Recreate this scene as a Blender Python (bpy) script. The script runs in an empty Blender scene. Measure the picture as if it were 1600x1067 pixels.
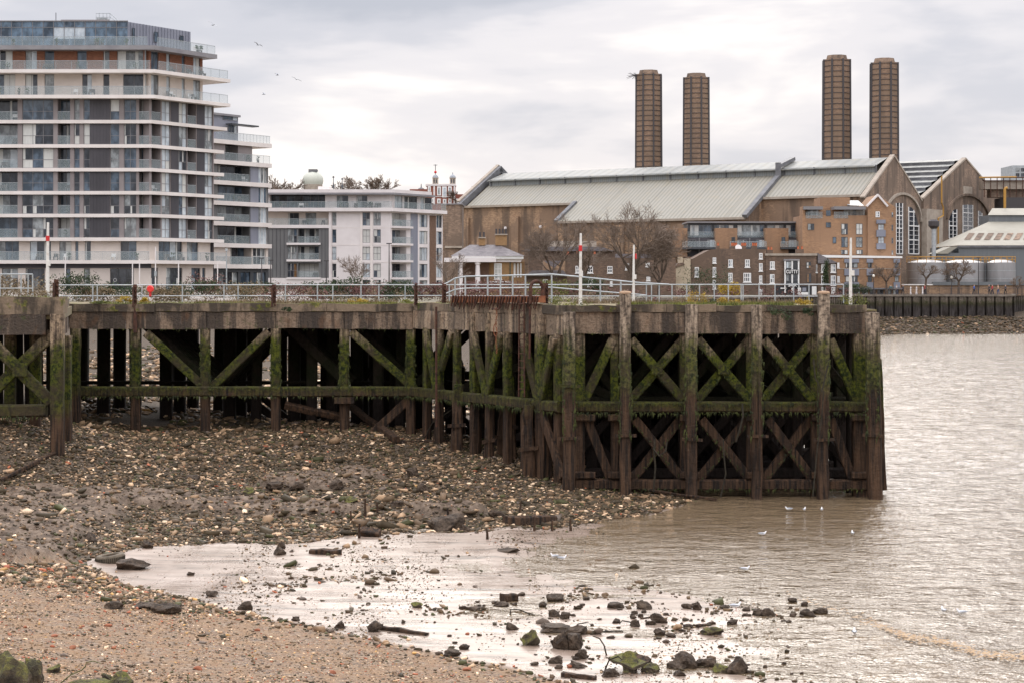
import bpy, bmesh, math, random
import numpy as np
from mathutils import Vector, Matrix
R = math.radians
sc = bpy.context.scene
COL = sc.collection
FX, H0, CX, HY = 2800.0, 8.0, 800.0, 440.0      # lens in photo pixels, eye height above the water, principal column, horizon row
# ------------------------------------------------------------------ camera
cam = bpy.data.cameras.new('camera'); co = bpy.data.objects.new('camera', cam); COL.objects.link(co)
co.location = (0, 0, H0); co.rotation_euler = (R(90), 0, 0)
cam.sensor_width = 36; cam.lens = 36 * FX / 1600; cam.shift_y = -(533.5 - HY) / 1600
cam.clip_start = 0.5; cam.clip_end = 20000
sc.camera = co
sc.view_settings.view_transform = 'Standard'; sc.view_settings.look = 'None'
sc.view_settings.exposure = 0.22; sc.view_settings.gamma = 1
# ------------------------------------------------------------------ sky and sun
SUN_EL, SUN_AZ = R(27), R(4)      # azimuth clockwise from +Y: ahead of the camera, veiled by cloud
w = bpy.data.worlds.new('World'); sc.world = w; w.use_nodes = True
nt = w.node_tree; nt.nodes.clear(); N = nt.nodes.new; L = nt.links.new
def mathn(nt, op, a, b=None):
    n = nt.nodes.new('ShaderNodeMath'); n.operation = op
    for i, v in enumerate((a, b)):
        if v is None: continue
        if isinstance(v, (int, float)): n.inputs[i].default_value = v
        else: nt.links.new(v, n.inputs[i])
    return n.outputs[0]
def rampn(nt, fac, stops, interp='LINEAR'):
    n = nt.nodes.new('ShaderNodeValToRGB'); cr = n.color_ramp; cr.interpolation = interp
    while len(cr.elements) < len(stops): cr.elements.new(0.5)
    for e, (p, c) in zip(cr.elements, stops):
        e.position = p; e.color = (*c, 1) if len(c) == 3 else c
    if fac is not None: nt.links.new(fac, n.inputs[0])
    return n.outputs[0]
def noisen(nt, vec, scale, detail=4, rough=.55, dist=0.0, dims='3D'):
    n = nt.nodes.new('ShaderNodeTexNoise'); n.noise_dimensions = dims
    n.inputs['Scale'].default_value = scale; n.inputs['Detail'].default_value = detail
    n.inputs['Roughness'].default_value = rough; n.inputs['Distortion'].default_value = dist
    if vec is not None: nt.links.new(vec, n.inputs['Vector'])
    return n.outputs[0]
def mapn(nt, vec, scale=(1, 1, 1), loc=(0, 0, 0), rot=(0, 0, 0)):
    n = nt.nodes.new('ShaderNodeMapping'); n.inputs['Scale'].default_value = scale
    n.inputs['Location'].default_value = loc; n.inputs['Rotation'].default_value = rot
    nt.links.new(vec, n.inputs['Vector']); return n.outputs[0]
def mixn(nt, fac, a, b, blend='MIX'):
    n = nt.nodes.new('ShaderNodeMix'); n.data_type = 'RGBA'; n.blend_type = blend
    for s, v in ((n.inputs[0], fac), (n.inputs[6], a), (n.inputs[7], b)):
        if isinstance(v, (int, float)): s.default_value = v
        elif isinstance(v, tuple): s.default_value = (*v, 1) if len(v) == 3 else v
        else: nt.links.new(v, s)
    return n.outputs[2]
tc = N('ShaderNodeTexCoord'); sep = N('ShaderNodeSeparateXYZ'); L(tc.outputs['Generated'], sep.inputs[0])
sky = N('ShaderNodeTexSky'); sky.sky_type = 'NISHITA'; sky.sun_disc = False
sky.sun_elevation = SUN_EL; sky.sun_rotation = SUN_AZ
b1 = N('ShaderNodeBackground'); b1.inputs[1].default_value = 0.08; L(sky.outputs[0], b1.inputs[0])
v1 = mapn(nt, tc.outputs['Generated'], (4.2, 1.0, 15.0), (2.3, 0, 1.1))
n1 = noisen(nt, v1, 1.25, 5, .52, .25)
v2 = mapn(nt, tc.outputs['Generated'], (2.0, 1.0, 9.0), (7.1, 0, .2))
n2 = noisen(nt, v2, 1.7, 4, .5, .15)
nm = mathn(nt, 'ADD', mathn(nt, 'MULTIPLY', n1, .6), mathn(nt, 'MULTIPLY', n2, .4))
hz = mathn(nt, 'MAXIMUM', sep.outputs[2], 0.0)
warm = mathn(nt, 'MULTIPLY', mathn(nt, 'MAXIMUM', mathn(nt, 'SUBTRACT', .07, hz), 0.0), .9)      # paler, warmer near the skyline
nm2 = mathn(nt, 'ADD', nm, warm)
cc = rampn(nt, nm2, [(.36, (.39, .415, .485)), (.45, (.505, .515, .575)), (.53, (.65, .635, .67)), (.61, (.84, .80, .79))], 'EASE')
# an overcast dome is up to three times brighter overhead than at the skyline
lum = mathn(nt, 'ADD', 1.0, mathn(nt, 'MULTIPLY', mathn(nt, 'MAXIMUM', mathn(nt, 'SUBTRACT', hz, .15), 0.0), 3.3))
gd = N('ShaderNodeVectorMath'); gd.operation = 'DOT_PRODUCT'; L(tc.outputs['Generated'], gd.inputs[0])
gd.inputs[1].default_value = (math.sin(SUN_AZ) * math.cos(SUN_EL), math.cos(SUN_AZ) * math.cos(SUN_EL), math.sin(SUN_EL))
lum = mathn(nt, 'ADD', lum, mathn(nt, 'MULTIPLY', mathn(nt, 'POWER', mathn(nt, 'MAXIMUM', gd.outputs['Value'], 0.0), 110.0), 2.2))   # cloud is brightest round the hidden sun
lum = mathn(nt, 'ADD', lum, mathn(nt, 'MULTIPLY', mathn(nt, 'MAXIMUM', mathn(nt, 'MULTIPLY', sep.outputs[1], -1.0), 0.0), .45))      # sky brightened behind the camera, added as fill for front faces
b2 = N('ShaderNodeBackground'); L(cc, b2.inputs[0]); L(mathn(nt, 'MULTIPLY', lum, 1.1), b2.inputs[1])
ms = N('ShaderNodeMixShader'); ms.inputs[0].default_value = .93
L(b1.outputs[0], ms.inputs[1]); L(b2.outputs[0], ms.inputs[2])
ow = N('ShaderNodeOutputWorld'); L(ms.outputs[0], ow.inputs[0])
sl = bpy.data.lights.new('sun', 'SUN'); sl.energy = .9; sl.angle = R(28); sl.color = (1, .93, .84)
so = bpy.data.objects.new('sun', sl); COL.objects.link(so)
sd = Vector((math.sin(SUN_AZ) * math.cos(SUN_EL), math.cos(SUN_AZ) * math.cos(SUN_EL), math.sin(SUN_EL)))
so.rotation_euler = (-sd).to_track_quat('-Z', 'Y').to_euler(); so.location = (0, -20, 60)
# ------------------------------------------------------------------ helpers
def P(px, py, Y): return Vector(((px - CX) * Y / FX, Y, H0 - (py - HY) * Y / FX))
def G(px, py, z=0.0):
    Y = (H0 - z) * FX / (py - HY); return Vector(((px - CX) * Y / FX, Y, z))
OFF = {}
class MB:
    def __init__(s): s.v = []; s.f = []; s.m = []
    def add(s, vs, fs, mi=0):
        b = len(s.v); s.v += [tuple(v) for v in vs]; s.f += [tuple(b + i for i in f) for f in fs]; s.m += [mi] * len(fs); return s
    def quad(s, a, b, c, d, mi=0): return s.add((a, b, c, d), ((0, 1, 2, 3),), mi)
    def poly(s, pts, mi=0): return s.add(pts, (tuple(range(len(pts))),), mi)
    def obox(s, c, ax, ay, az, mi=0):
        c, ax, ay, az = map(Vector, (c, ax, ay, az))
        vs = [c + i * ax + j * ay + k * az for k in (-1, 1) for j in (-1, 1) for i in (-1, 1)]
        return s.add(vs, ((0, 2, 3, 1), (4, 5, 7, 6), (0, 1, 5, 4), (2, 6, 7, 3), (0, 4, 6, 2), (1, 3, 7, 5)), mi)
    def box(s, x0, x1, y0, y1, z0, z1, mi=0):
        return s.obox(((x0 + x1) / 2, (y0 + y1) / 2, (z0 + z1) / 2), ((x1 - x0) / 2, 0, 0), (0, (y1 - y0) / 2, 0), (0, 0, (z1 - z0) / 2), mi)
    def prism(s, pts, z0, z1, mi=0):          # counter-clockwise footprint
        n = len(pts); vs = [(p[0], p[1], z0) for p in pts] + [(p[0], p[1], z1) for p in pts]
        fs = [tuple(range(n - 1, -1, -1)), tuple(range(n, 2 * n))] + [(i, (i + 1) % n, n + (i + 1) % n, n + i) for i in range(n)]
        return s.add(vs, fs, mi)
    def beam(s, a, b, w_, t, up=(0, 0, 1), mi=0):
        a, b, up = Vector(a), Vector(b), Vector(up); d = (b - a); l = d.length; d.normalize()
        x = d.cross(up)
        if x.length < 1e-4: x = d.cross(Vector((0, 1, 0)))
        x.normalize(); y = x.cross(d)
        return s.obox((a + b) / 2, x * w_ / 2, y * t / 2, d * l / 2, mi)
    def timber(s, a, b, w_, t, seg=5, jit=.012, rnd=None, side=(1, 0, 0), mi=0, taper=1.0):   # chamfered, slightly crooked baulk
        rnd = rnd or random; a, b = Vector(a), Vector(b); d = (b - a).normalized()
        x = Vector(side) - d * d.dot(Vector(side)); x.normalize(); y = d.cross(x)
        c = .16 * min(w_, t); hw, ht = w_ / 2, t / 2
        prof = [(hw, -ht + c), (hw, ht - c), (hw - c, ht), (-hw + c, ht), (-hw, ht - c), (-hw, -ht + c), (-hw + c, -ht), (hw - c, -ht)]
        vs = []
        for k in range(seg + 1):
            q = a.lerp(b, k / seg); sc_ = 1 + (taper - 1) * k / seg
            ox, oy = rnd.uniform(-jit, jit), rnd.uniform(-jit, jit)
            for px_, py_ in prof:
                vs.append(q + x * (px_ * sc_ + ox + rnd.uniform(-jit, jit) * .6) + y * (py_ * sc_ + oy + rnd.uniform(-jit, jit) * .6))
        fs = []
        for k in range(seg):
            for i in range(8): fs.append((k * 8 + i, k * 8 + (i + 1) % 8, (k + 1) * 8 + (i + 1) % 8, (k + 1) * 8 + i))
        fs.append(tuple(range(7, -1, -1))); fs.append(tuple(seg * 8 + i for i in range(8)))
        return s.add(vs, fs, mi)
    def tube(s, pts, r, n=6, mi=0, cap=True):
        pts = [Vector(p) for p in pts]; rs = r if isinstance(r, (list, tuple)) else [r] * len(pts); vs = []
        px_ = None
        for i, p in enumerate(pts):
            d = (pts[min(i + 1, len(pts) - 1)] - pts[max(i - 1, 0)])
            if d.length < 1e-9: d = Vector((0, 0, 1))
            d.normalize()
            x = (px_ - d * px_.dot(d)) if px_ is not None else d.cross(Vector((0, 0, 1)) if abs(d.z) < .9 else Vector((1, 0, 0)))
            if x.length < 1e-6: x = d.cross(Vector((1, .3, 0)))
            x.normalize(); px_ = x; y = d.cross(x)
            for k in range(n): a_ = 2 * math.pi * k / n; vs.append(p + (x * math.cos(a_) + y * math.sin(a_)) * rs[i])
        fs = [(i * n + k, i * n + (k + 1) % n, (i + 1) * n + (k + 1) % n, (i + 1) * n + k) for i in range(len(pts) - 1) for k in range(n)]
        if cap: fs += [tuple(range(n - 1, -1, -1)), tuple((len(pts) - 1) * n + k for k in range(n))]
        return s.add(vs, fs, mi)
    def lathe(s, c, prof, n=16, mi=0):       # profile of (radius, z)
        vs = []; c = Vector(c)
        for r, z in prof:
            for k in range(n): a_ = 2 * math.pi * k / n; vs.append((c.x + r * math.cos(a_), c.y + r * math.sin(a_), c.z + z))
        fs = [(i * n + k, i * n + (k + 1) % n, (i + 1) * n + (k + 1) % n, (i + 1) * n + k) for i in range(len(prof) - 1) for k in range(n)]
        fs += [tuple(range(n - 1, -1, -1)), tuple((len(prof) - 1) * n + k for k in range(n))]
        return s.add(vs, fs, mi)
    def build(s, name, mats, parent=None, smooth=False):
        me = bpy.data.meshes.new(name); off = OFF.get(parent.name, Vector()) if parent else Vector()
        vs = [(v[0] - off[0], v[1] - off[1], v[2] - off[2]) for v in s.v]
        me.from_pydata(vs, [], s.f)
        for m in (mats if isinstance(mats, (list, tuple)) else [mats]): me.materials.append(m)
        if any(s.m): me.polygons.foreach_set('material_index', s.m)
        if smooth: me.polygons.foreach_set('use_smooth', [True] * len(s.f))
        me.update()
        o = bpy.data.objects.new(name, me); COL.objects.link(o)
        if parent: o.parent = parent
        OFF[o.name] = off
        return o
def each(mb, name, m, parent, limit=100):     # every connected piece becomes an object of its own
    n = len(mb.v); par = list(range(n))
    def fd(i):
        while par[i] != i: par[i] = par[par[i]]; i = par[i]
        return i
    for f in mb.f:
        for a in f[1:]:
            ra, rb = fd(f[0]), fd(a)
            if ra != rb: par[rb] = ra
    grp = {}
    for k, f in enumerate(mb.f): grp.setdefault(fd(f[0]), []).append(k)
    out = []
    for ks in grp.values():
        q = MB(); mp = {}
        for k in ks:
            for i in mb.f[k]:
                if i not in mp: mp[i] = len(q.v); q.v.append(mb.v[i])
            q.f.append(tuple(mp[i] for i in mb.f[k])); q.m.append(mb.m[k])
        out.append(q.build(name, m, parent))
    return out
def tag(o, label=None, cat=None, group=None, kind=None):
    if label: o['label'] = label
    if cat: o['category'] = cat
    if group: o['group'] = group
    if kind: o['kind'] = kind
    return o
def thing(name, loc, label, cat, group=None):
    o = bpy.data.objects.new(name, None); COL.objects.link(o); o.location = loc; o.empty_display_size = .3
    OFF[o.name] = Vector(loc); return tag(o, label, cat, group)
def rebase(o, loc):                           # move the origin of a single-mesh thing to its base
    loc = Vector(loc); me = o.data
    me.transform(Matrix.Translation(-loc)); o.location = loc; return o
def copy_tree(o, loc, label=None, rotz=None, scale=None):
    def cp(x, par):
        c = x.copy(); COL.objects.link(c); c.parent = par
        for ch in [q for q in bpy.data.objects if q.parent == x]: cp(ch, c)
        return c
    r = cp(o, None); r.location = loc
    if rotz is not None: r.rotation_euler.z = rotz
    if scale: r.scale = scale if isinstance(scale, tuple) else (scale,) * 3
    if label: r['label'] = label
    return r
def mat(name, base=(.5, .5, .5), rough=.8, metal=0.0, spec=None, emit=None):
    m = bpy.data.materials.new(name); m.use_nodes = True; b = m.node_tree.nodes['Principled BSDF']
    b.inputs['Base Color'].default_value = (*base, 1); b.inputs['Roughness'].default_value = rough
    b.inputs['Metallic'].default_value = metal
    if spec is not None: b.inputs['Specular IOR Level'].default_value = spec
    if emit: b.inputs['Emission Color'].default_value = (*emit[0], 1); b.inputs['Emission Strength'].default_value = emit[1]
    return m
def wpos(nt): return nt.nodes.new('ShaderNodeNewGeometry').outputs['Position']
def bump(nt, h, strength=.4, dist=.05):
    n = nt.nodes.new('ShaderNodeBump'); n.inputs['Strength'].default_value = strength; n.inputs['Distance'].default_value = dist
    nt.links.new(h, n.inputs['Height']); nt.links.new(n.outputs[0], nt.nodes['Principled BSDF'].inputs['Normal'])
def noisy(name, c1, c2, scale=1.0, rough=.85, stretch=(1, 1, 1), bumps=0.0, detail=6, c3=None, metal=0.0, lo=.35, hi=.65, bd=.03):
    m = mat(name, c1, rough, metal); nt = m.node_tree; p = wpos(nt)
    v = mapn(nt, p, stretch); f = noisen(nt, v, scale, detail, .62)
    stops = [(lo, c1), (hi, c2)] if c3 is None else [(lo, c1), ((lo + hi) / 2, c2), (hi, c3)]
    c = rampn(nt, f, stops)
    nt.links.new(c, nt.nodes['Principled BSDF'].inputs['Base Color'])
    if bumps: bump(nt, noisen(nt, v, scale * 4, 5, .6), bumps, bd)
    return m
# ---- timber and concrete of the jetty: growth follows the tide line, so it goes by height above the water
def tidal(name, top, top2, green=(.088, .098, .010), mud=(.072, .040, .022), z0=3.2, z1=5.5, grn=1.0, streak=9.0, scale=1.0):
    m = mat(name, top, .8); nt = m.node_tree; p = wpos(nt); s = nt.nodes.new('ShaderNodeSeparateXYZ'); nt.links.new(p, s.inputs[0])
    vs = mapn(nt, p, (streak, streak, .55)); st = noisen(nt, vs, scale, 6, .65)
    bl = noisen(nt, p, 1.1, 6, .7); fine = noisen(nt, p, 7.0, 6, .7)
    ctop = mixn(nt, rampn(nt, st, [(.38, (0, 0, 0)), (.56, (1, 1, 1))]), top2, top)
    ctop = mixn(nt, rampn(nt, fine, [(.42, (0, 0, 0)), (.62, (.8, .8, .8))]), ctop, (.04, .03, .024))
    cgr = mixn(nt, rampn(nt, fine, [(.42, (0, 0, 0)), (.58, (1, 1, 1))]), green, (.014, .022, .005))
    cgr = mixn(nt, rampn(nt, bl, [(.45, (0, 0, 0)), (.62, (.85, .85, .85))]), cgr, (.05, .036, .022))
    cmu = mixn(nt, rampn(nt, st, [(.4, (0, 0, 0)), (.62, (1, 1, 1))]), (.016, .011, .008), tuple(q * 1.35 for q in mud))
    zz = mathn(nt, 'ADD', s.outputs[2], mathn(nt, 'MULTIPLY', mathn(nt, 'SUBTRACT', bl, .5), 1.8))
    zz = mathn(nt, 'ADD', zz, mathn(nt, 'MULTIPLY', mathn(nt, 'SUBTRACT', st, .5), 1.2))
    fg = rampn(nt, mathn(nt, 'DIVIDE', zz, 10.0), [((z1 - .35) / 10, (grn, grn, grn)), ((z1 + .55) / 10, (0, 0, 0))])
    fm = rampn(nt, mathn(nt, 'DIVIDE', zz, 10.0), [((z0 - .25) / 10, (1, 1, 1)), ((z0 + .45) / 10, (0, 0, 0))])
    c = mixn(nt, fg, ctop, cgr); c = mixn(nt, fm, c, cmu)
    b = nt.nodes['Principled BSDF']; nt.links.new(c, b.inputs['Base Color'])
    nt.links.new(rampn(nt, fm, [(0, (.88,) * 3), (1, (.72,) * 3)]), b.inputs['Roughness'])
    b.inputs['Specular IOR Level'].default_value = .25
    bump(nt, mathn(nt, 'ADD', st, fine), .9, .08); return m
M = {}
M['timber'] = tidal('timber_tidal', (.36, .27, .18), (.08, .06, .04))
M['fender'] = tidal('fender_timber', (.46, .36, .26), (.10, .075, .055), z0=3.9, z1=5.75, grn=.9)
M['concrete'] = tidal('concrete_frame', (.42, .31, .2), (.12, .085, .06), z1=5.65)
M['shaded_timber'] = tidal('shaded_timber', (.022, .015, .011), (.012, .009, .007), green=(.02, .028, .006), mud=(.02, .013, .01), z1=5.0, grn=.6)  # jetty timber again, its colour darkened for the shade under the deck
def fascia_mat(name, base, base2, dark=.75):
    m = mat(name, base, .9); nt = m.node_tree; p = wpos(nt)
    v = mapn(nt, p, (.9, .9, .13)); blot = noisen(nt, v, 1.2, 5, .6)
    v3 = mapn(nt, p, (7, 7, .35)); st = noisen(nt, v3, 1.0, 4, .6); fine = noisen(nt, p, 9, 6, .7); big = noisen(nt, mapn(nt, p, (.5, .5, .3), (3, 1, 4)), 1.3, 4, .6)
    c = mixn(nt, rampn(nt, fine, [(.38, (0, 0, 0)), (.6, (1, 1, 1))]), base2, base)
    c = mixn(nt, rampn(nt, fine, [(.5, (0, 0, 0)), (.62, (.75,) * 3)]), c, (.08, .06, .045))
    c = mixn(nt, rampn(nt, blot, [(.46, (0, 0, 0)), (.52, (dark,) * 3)]), c, (.018, .015, .013))
    c = mixn(nt, rampn(nt, big, [(.56, (0, 0, 0)), (.64, (.6,) * 3)]), c, (.17, .085, .04))
    c = mixn(nt, rampn(nt, noisen(nt, mapn(nt, p, (3.2, 3.2, .25), (7, 7, 1)), 1.0, 5, .65), [(.5, (0, 0, 0)), (.6, (.7,) * 3)]), c, (.045, .035, .028))
    c = mixn(nt, rampn(nt, st, [(.69, (0, 0, 0)), (.74, (.75,) * 3)]), c, (.5, .47, .42))
    c = mixn(nt, rampn(nt, noisen(nt, mapn(nt, p, (1, 1, 1), (5, 2, 9)), 1.6, 5, .7), [(.6, (0, 0, 0)), (.68, (.6,) * 3)]), c, (.05, .075, .012))
    nt.links.new(c, nt.nodes['Principled BSDF'].inputs['Base Color']); bump(nt, mathn(nt, 'ADD', fine, blot), 1.0, .12); return m
M['fascia'] = fascia_mat('stained_concrete', (.42, .30, .2), (.2, .14, .095))
M['fascia_pale'] = fascia_mat('pale_concrete', (.62, .46, .31), (.4, .29, .19), .5)
def moss_top(name):
    m = mat(name, (.2, .15, .1), .95); nt = m.node_tree; g = nt.nodes.new('ShaderNodeNewGeometry'); p = g.outputs['Position']
    s = nt.nodes.new('ShaderNodeSeparateXYZ'); nt.links.new(g.outputs['Normal'], s.inputs[0])
    f = noisen(nt, p, 1.2, 6, .7); fine = noisen(nt, p, 8, 6, .7)
    c = mixn(nt, fine, (.1, .075, .05), (.34, .25, .165))
    c = mixn(nt, rampn(nt, noisen(nt, mapn(nt, p, (.7, .7, .2)), 1.6, 5, .6), [(.46, (0, 0, 0)), (.55, (.8,) * 3)]), c, (.03, .024, .018))
    grn = rampn(nt, fine, [(.35, (.13, .105, .016)), (.5, (.06, .08, .01)), (.65, (.3, .26, .03))])
    up = rampn(nt, s.outputs[2], [(.2, (0, 0, 0)), (.6, (1, 1, 1))])
    c = mixn(nt, mathn(nt, 'MULTIPLY', up, rampn(nt, f, [(.4, (.35,) * 3), (.5, (1,) * 3)])), c, grn)
    c = mixn(nt, rampn(nt, f, [(.56, (0, 0, 0)), (.63, (.8,) * 3)]), c, grn)
    nt.links.new(c, nt.nodes['Principled BSDF'].inputs['Base Color']); bump(nt, fine, .8, .06); return m
M['coping'] = moss_top('mossy_coping')
M['deck'] = noisy('deck_soil', (.10, .085, .03), (.2, .15, .09), 1.2, .95, c3=(.14, .13, .03), bumps=.5)
M['rust'] = noisy('rust', (.03, .014, .01), (.11, .045, .025), 6, .9, bumps=.5)
M['rust_bright'] = noisy('bright_rust', (.16, .05, .022), (.32, .12, .05), 5, .9, bumps=.5)
M['galv'] = noisy('galvanised_rail', (.3, .33, .34), (.46, .48, .48), 2, .45, metal=.35)
M['white_paint'] = noisy('weathered_white_paint', (.7, .68, .63), (.5, .42, .33), 5, .6, lo=.5, hi=.8)
M['red_paint'] = mat('red_paint', (.55, .02, .02), .4)
M['rope'] = noisy('weedy_rope', (.015, .013, .008), (.045, .035, .02), 8, .95)
M['pale_wood'] = noisy('end_grain', (.42, .27, .16), (.3, .2, .13), 9, .9)
# ------------------------------------------------------------------ numpy noise
def _h(ix, iy, sd):
    n = (ix.astype(np.int64) * 374761393 + iy.astype(np.int64) * 668265263 + sd * 974711) & 0x7fffffff
    n = ((n ^ (n >> 13)) * 1274126177) & 0x7fffffff
    return ((n ^ (n >> 16)) & 0xffff) / 65535.0
def vnoise(x, y, sd=0):
    ix = np.floor(x); iy = np.floor(y); fx = x - ix; fy = y - iy; fx = fx * fx * (3 - 2 * fx); fy = fy * fy * (3 - 2 * fy)
    a = _h(ix, iy, sd); b = _h(ix + 1, iy, sd); c = _h(ix, iy + 1, sd); d = _h(ix + 1, iy + 1, sd)
    return (a * (1 - fx) + b * fx) * (1 - fy) + (c * (1 - fx) + d * fx) * fy
def fbm(x, y, sd=0, o=4):
    r = 0; a = .5; t = 0
    for k in range(o): r = r + a * vnoise(x * 2 ** k, y * 2 ** k, sd + k * 17); t += a; a *= .5
    return r / t
# ------------------------------------------------------------------ foreshore heights: thin plate through surveyed points
ctrl = [(100, 690, 2.1), (0, 690, 2.3), (-150, 700, 2.4), (200, 672, 1.65), (400, 675, 1.6), (600, 681, 1.5), (700, 697, 1.2), (760, 712, 1.0),
 (820, 730, .8), (890, 757, .42), (960, 772, .2), (1040, 786, .04), (1000, 800, .02), (870, 825, .04), (640, 831, .05), (440, 850, .06), (230, 853, .14),
 (150, 868, .2), (900, 905, -.02), (600, 905, .04), (700, 985, .035), (300, 895, .08), (420, 925, .06), (850, 1035, .035), (1100, 1050, .02), (1180, 960, .0),
 (1060, 905, -.06), (1320, 1060, -.03), (1560, 1060, -.15), (1500, 900, -.8), (1250, 860, -.5), (1400, 790, -1.5), (1120, 800, -.12), (1200, 790, -.4), (1380, 770, -1.2),
 (130, 884, .2), (200, 915, .16), (400, 962, .11), (560, 993, .1), (700, 1023, .1), (900, 1064, .08), (0, 1067, 1.3), (300, 1067, .8), (600, 1067, .4),
 (0, 960, .9), (200, 1000, .65), (0, 880, .75), (0, 800, .8), (100, 770, .75), (300, 750, .65), (500, 760, .5), (700, 770, .35), (0, 730, 1.5), (300, 710, 1.15), (600, 720, .75), (800, 780, .22)]
cp = [tuple(G(a, b, c)) for a, b, c in ctrl]
cp += [(-24, 105, 2.1), (-33, 140, 3.0), (-38, 166, 3.6), (-10, 168, 3.3), (-12, 100, 1.2), (-10, 130, 1.6), (-4, 95, .5), (2, 92, -.2), (3, 100, -.3), (4, 130, .1), (-2, 85, .4), (6, 80, -.6), (13, 80, -1.4),
 (60, 288, 2.0), (80, 288, 2.1), (60, 274, .1), (78, 274, .1), (60, 262, -.6), (80, 255, -.8), (25, 235, 2.2), (25, 215, -.2), (10, 190, 2.4), (14, 165, -.2), (45, 150, -2.5), (60, 200, -2.5), (60, 80, -3), (60, 40, -2.5),
 (95, 300, 2.0), (150, 300, 1.5), (150, 250, -2), (-60, 90, 3), (-70, 160, 4), (-50, 60, 3), (-15, 10, 3.0), (10, 15, 1.6), (30, 15, -.5), (-40, 20, 4), (0, -10, 4), (-30, -30, 5.5), (30, -30, 3), (-12, 26, 1.6), (4, 28, .5), (70, 0, -3)]
cp = np.array(cp); SCL = 40.0
def _tps(d2): return np.where(d2 > 1e-12, .5 * d2 * np.log(np.maximum(d2, 1e-12)), 0.0)
def _cx(x, y): return x / SCL, y / SCL
_a = np.stack(_cx(cp[:, 0], cp[:, 1]), 1); n_ = len(_a)
K_ = _tps(((_a[:, None] - _a[None]) ** 2).sum(-1)) + np.eye(n_) * 2e-4; Pm = np.c_[np.ones(n_), _a]
A_ = np.block([[K_, Pm], [Pm.T, np.zeros((3, 3))]]); W_ = np.linalg.solve(A_, np.r_[cp[:, 2], 0, 0, 0])
def _poly_side(pts, px): return np.interp(px, [p[0] for p in pts], [p[1] for p in pts])
B1 = [(-400, 810), (-50, 845), (60, 868), (130, 880), (200, 913), (300, 937), (400, 962), (560, 993), (700, 1023), (900, 1066), (1000, 1086), (1400, 1180)]
B2 = [(-400, 990), (110, 884), (160, 868), (230, 853), (440, 849), (540, 838), (640, 831), (870, 826), (1000, 806), (1090, 787), (1150, 772), (1600, 700)]
def pxy(x, y):
    y_ = np.maximum(y, 5.0); return CX + x * FX / y_, HY + H0 * FX / y_       # where a low-tide survey point lies on the zero-level plan
def zones(x, y, z):
    yy = np.maximum(y, 8.0); px = CX + x * FX / yy; py = HY + (H0 - z) * FX / yy
    e1 = _poly_side(B1, px) + 9 * (fbm(x * .9, y * .5, 5) - .5); e2 = _poly_side(B2, px) + 10 * (fbm(x * .7, y * .3, 9) - .5)
    beach = np.clip((py - e1) / 5 + .5, 0, 1); bank = np.clip((e2 - py) / 3 + .5, 0, 1) * (1 - beach)
    return px, py, beach, bank, py - e1, e2 - py
def hbase(x, y):
    x = np.asarray(x, float); y = np.asarray(y, float); X, Y_ = _cx(x.ravel(), y.ravel()); out = np.empty(X.size)
    for i in range(0, X.size, 20000):
        q = np.stack((X[i:i + 20000], Y_[i:i + 20000]), 1)
        out[i:i + 20000] = _tps(((q[:, None] - _a[None]) ** 2).sum(-1)) @ W_[:n_] + W_[n_] + q @ W_[n_ + 1:]
    return out.reshape(x.shape)
MUDS = [(60, 805, 190, 26), (110, 778, 210, 12), (40, 835, 120, 22), (20, 868, 110, 12), (420, 795, 190, 13), (480, 758, 90, 11), (560, 745, 50, 8), (250, 882, 60, 9), (690, 800, 70, 10), (300, 790, 140, 11)]
def mudmask(px, py, x, y):
    m = np.zeros_like(px)
    for a, b, rw, rh in MUDS:
        d = np.sqrt(((px - a) / rw) ** 2 + ((py - b) / rh) ** 2) + .9 * (fbm(x * .8, y * .25, 31) - .5)
        m = np.maximum(m, np.clip((1.0 - d) / .25, 0, 1))
    return m
def ground_all(x, y):
    z = hbase(x, y); px, py, beach, bank, d1, d2 = zones(x, y, z)
    mm = mudmask(px, py, x, y) * np.maximum(bank, beach) * (y < 74)
    near = np.clip((250 - y) / 100, 0, 1)
    z = z + bank * near * (.26 * (fbm(x * .45, y * .45, 3) - .5) + .12 * (fbm(x * 2, y * 2, 4) - .5))
    z = z + mm * (.02 + .42 * fbm(x * .9, y * .5, 11) + .10 * (fbm(x * 5, y * 2, 12)))
    z = z + beach * (.06 * (fbm(x * .5, y * .5, 21) - .5) + .015 * fbm(x * 4, y * 4, 22))
    flat = (1 - beach) * (1 - bank)
    lump = np.clip(fbm(x * .8, y * .16, 41) - .6, 0, 1) * flat * np.clip((d2 + 95) / 60, 0, 1) * np.clip((1000 - px) / 120, 0, 1)
    z = z + lump * .35 + flat * (.055 * (fbm(x * .22, y * .8, 51) - .5) + .022 * (fbm(x * 1.1, y * 3.4, 52) - .5) + .02 * (fbm(x * .35, y * .12, 53) - .5))
    z = np.where((y > 5) & (z > 6.0), 6.0, z)
    return z, beach, bank, mm, flat
def gz(x, y):
    return float(ground_all(np.array([x]), np.array([y]))[0][0])
def GP(px, py):                                 # the point of the foreshore seen at this photo pixel
    z = .1
    for _ in range(8):
        p = G(px, py, z); z = max(gz(p.x, p.y), 0.0)
    p.z = z; return p
xs = np.unique(np.r_[np.arange(-120, -36, 4.), np.arange(-36, 26, .25), np.arange(26, 164, 4.)])
ys = np.unique(np.r_[np.arange(-44, 27, 2.), np.arange(27, 48, .16), np.arange(48, 95, .25), np.arange(95, 312, 2.)])
XX, YY = np.meshgrid(xs, ys); ZZ, BE, BK, MM, FL = ground_all(XX, YY)
BT_ = BE
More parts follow.
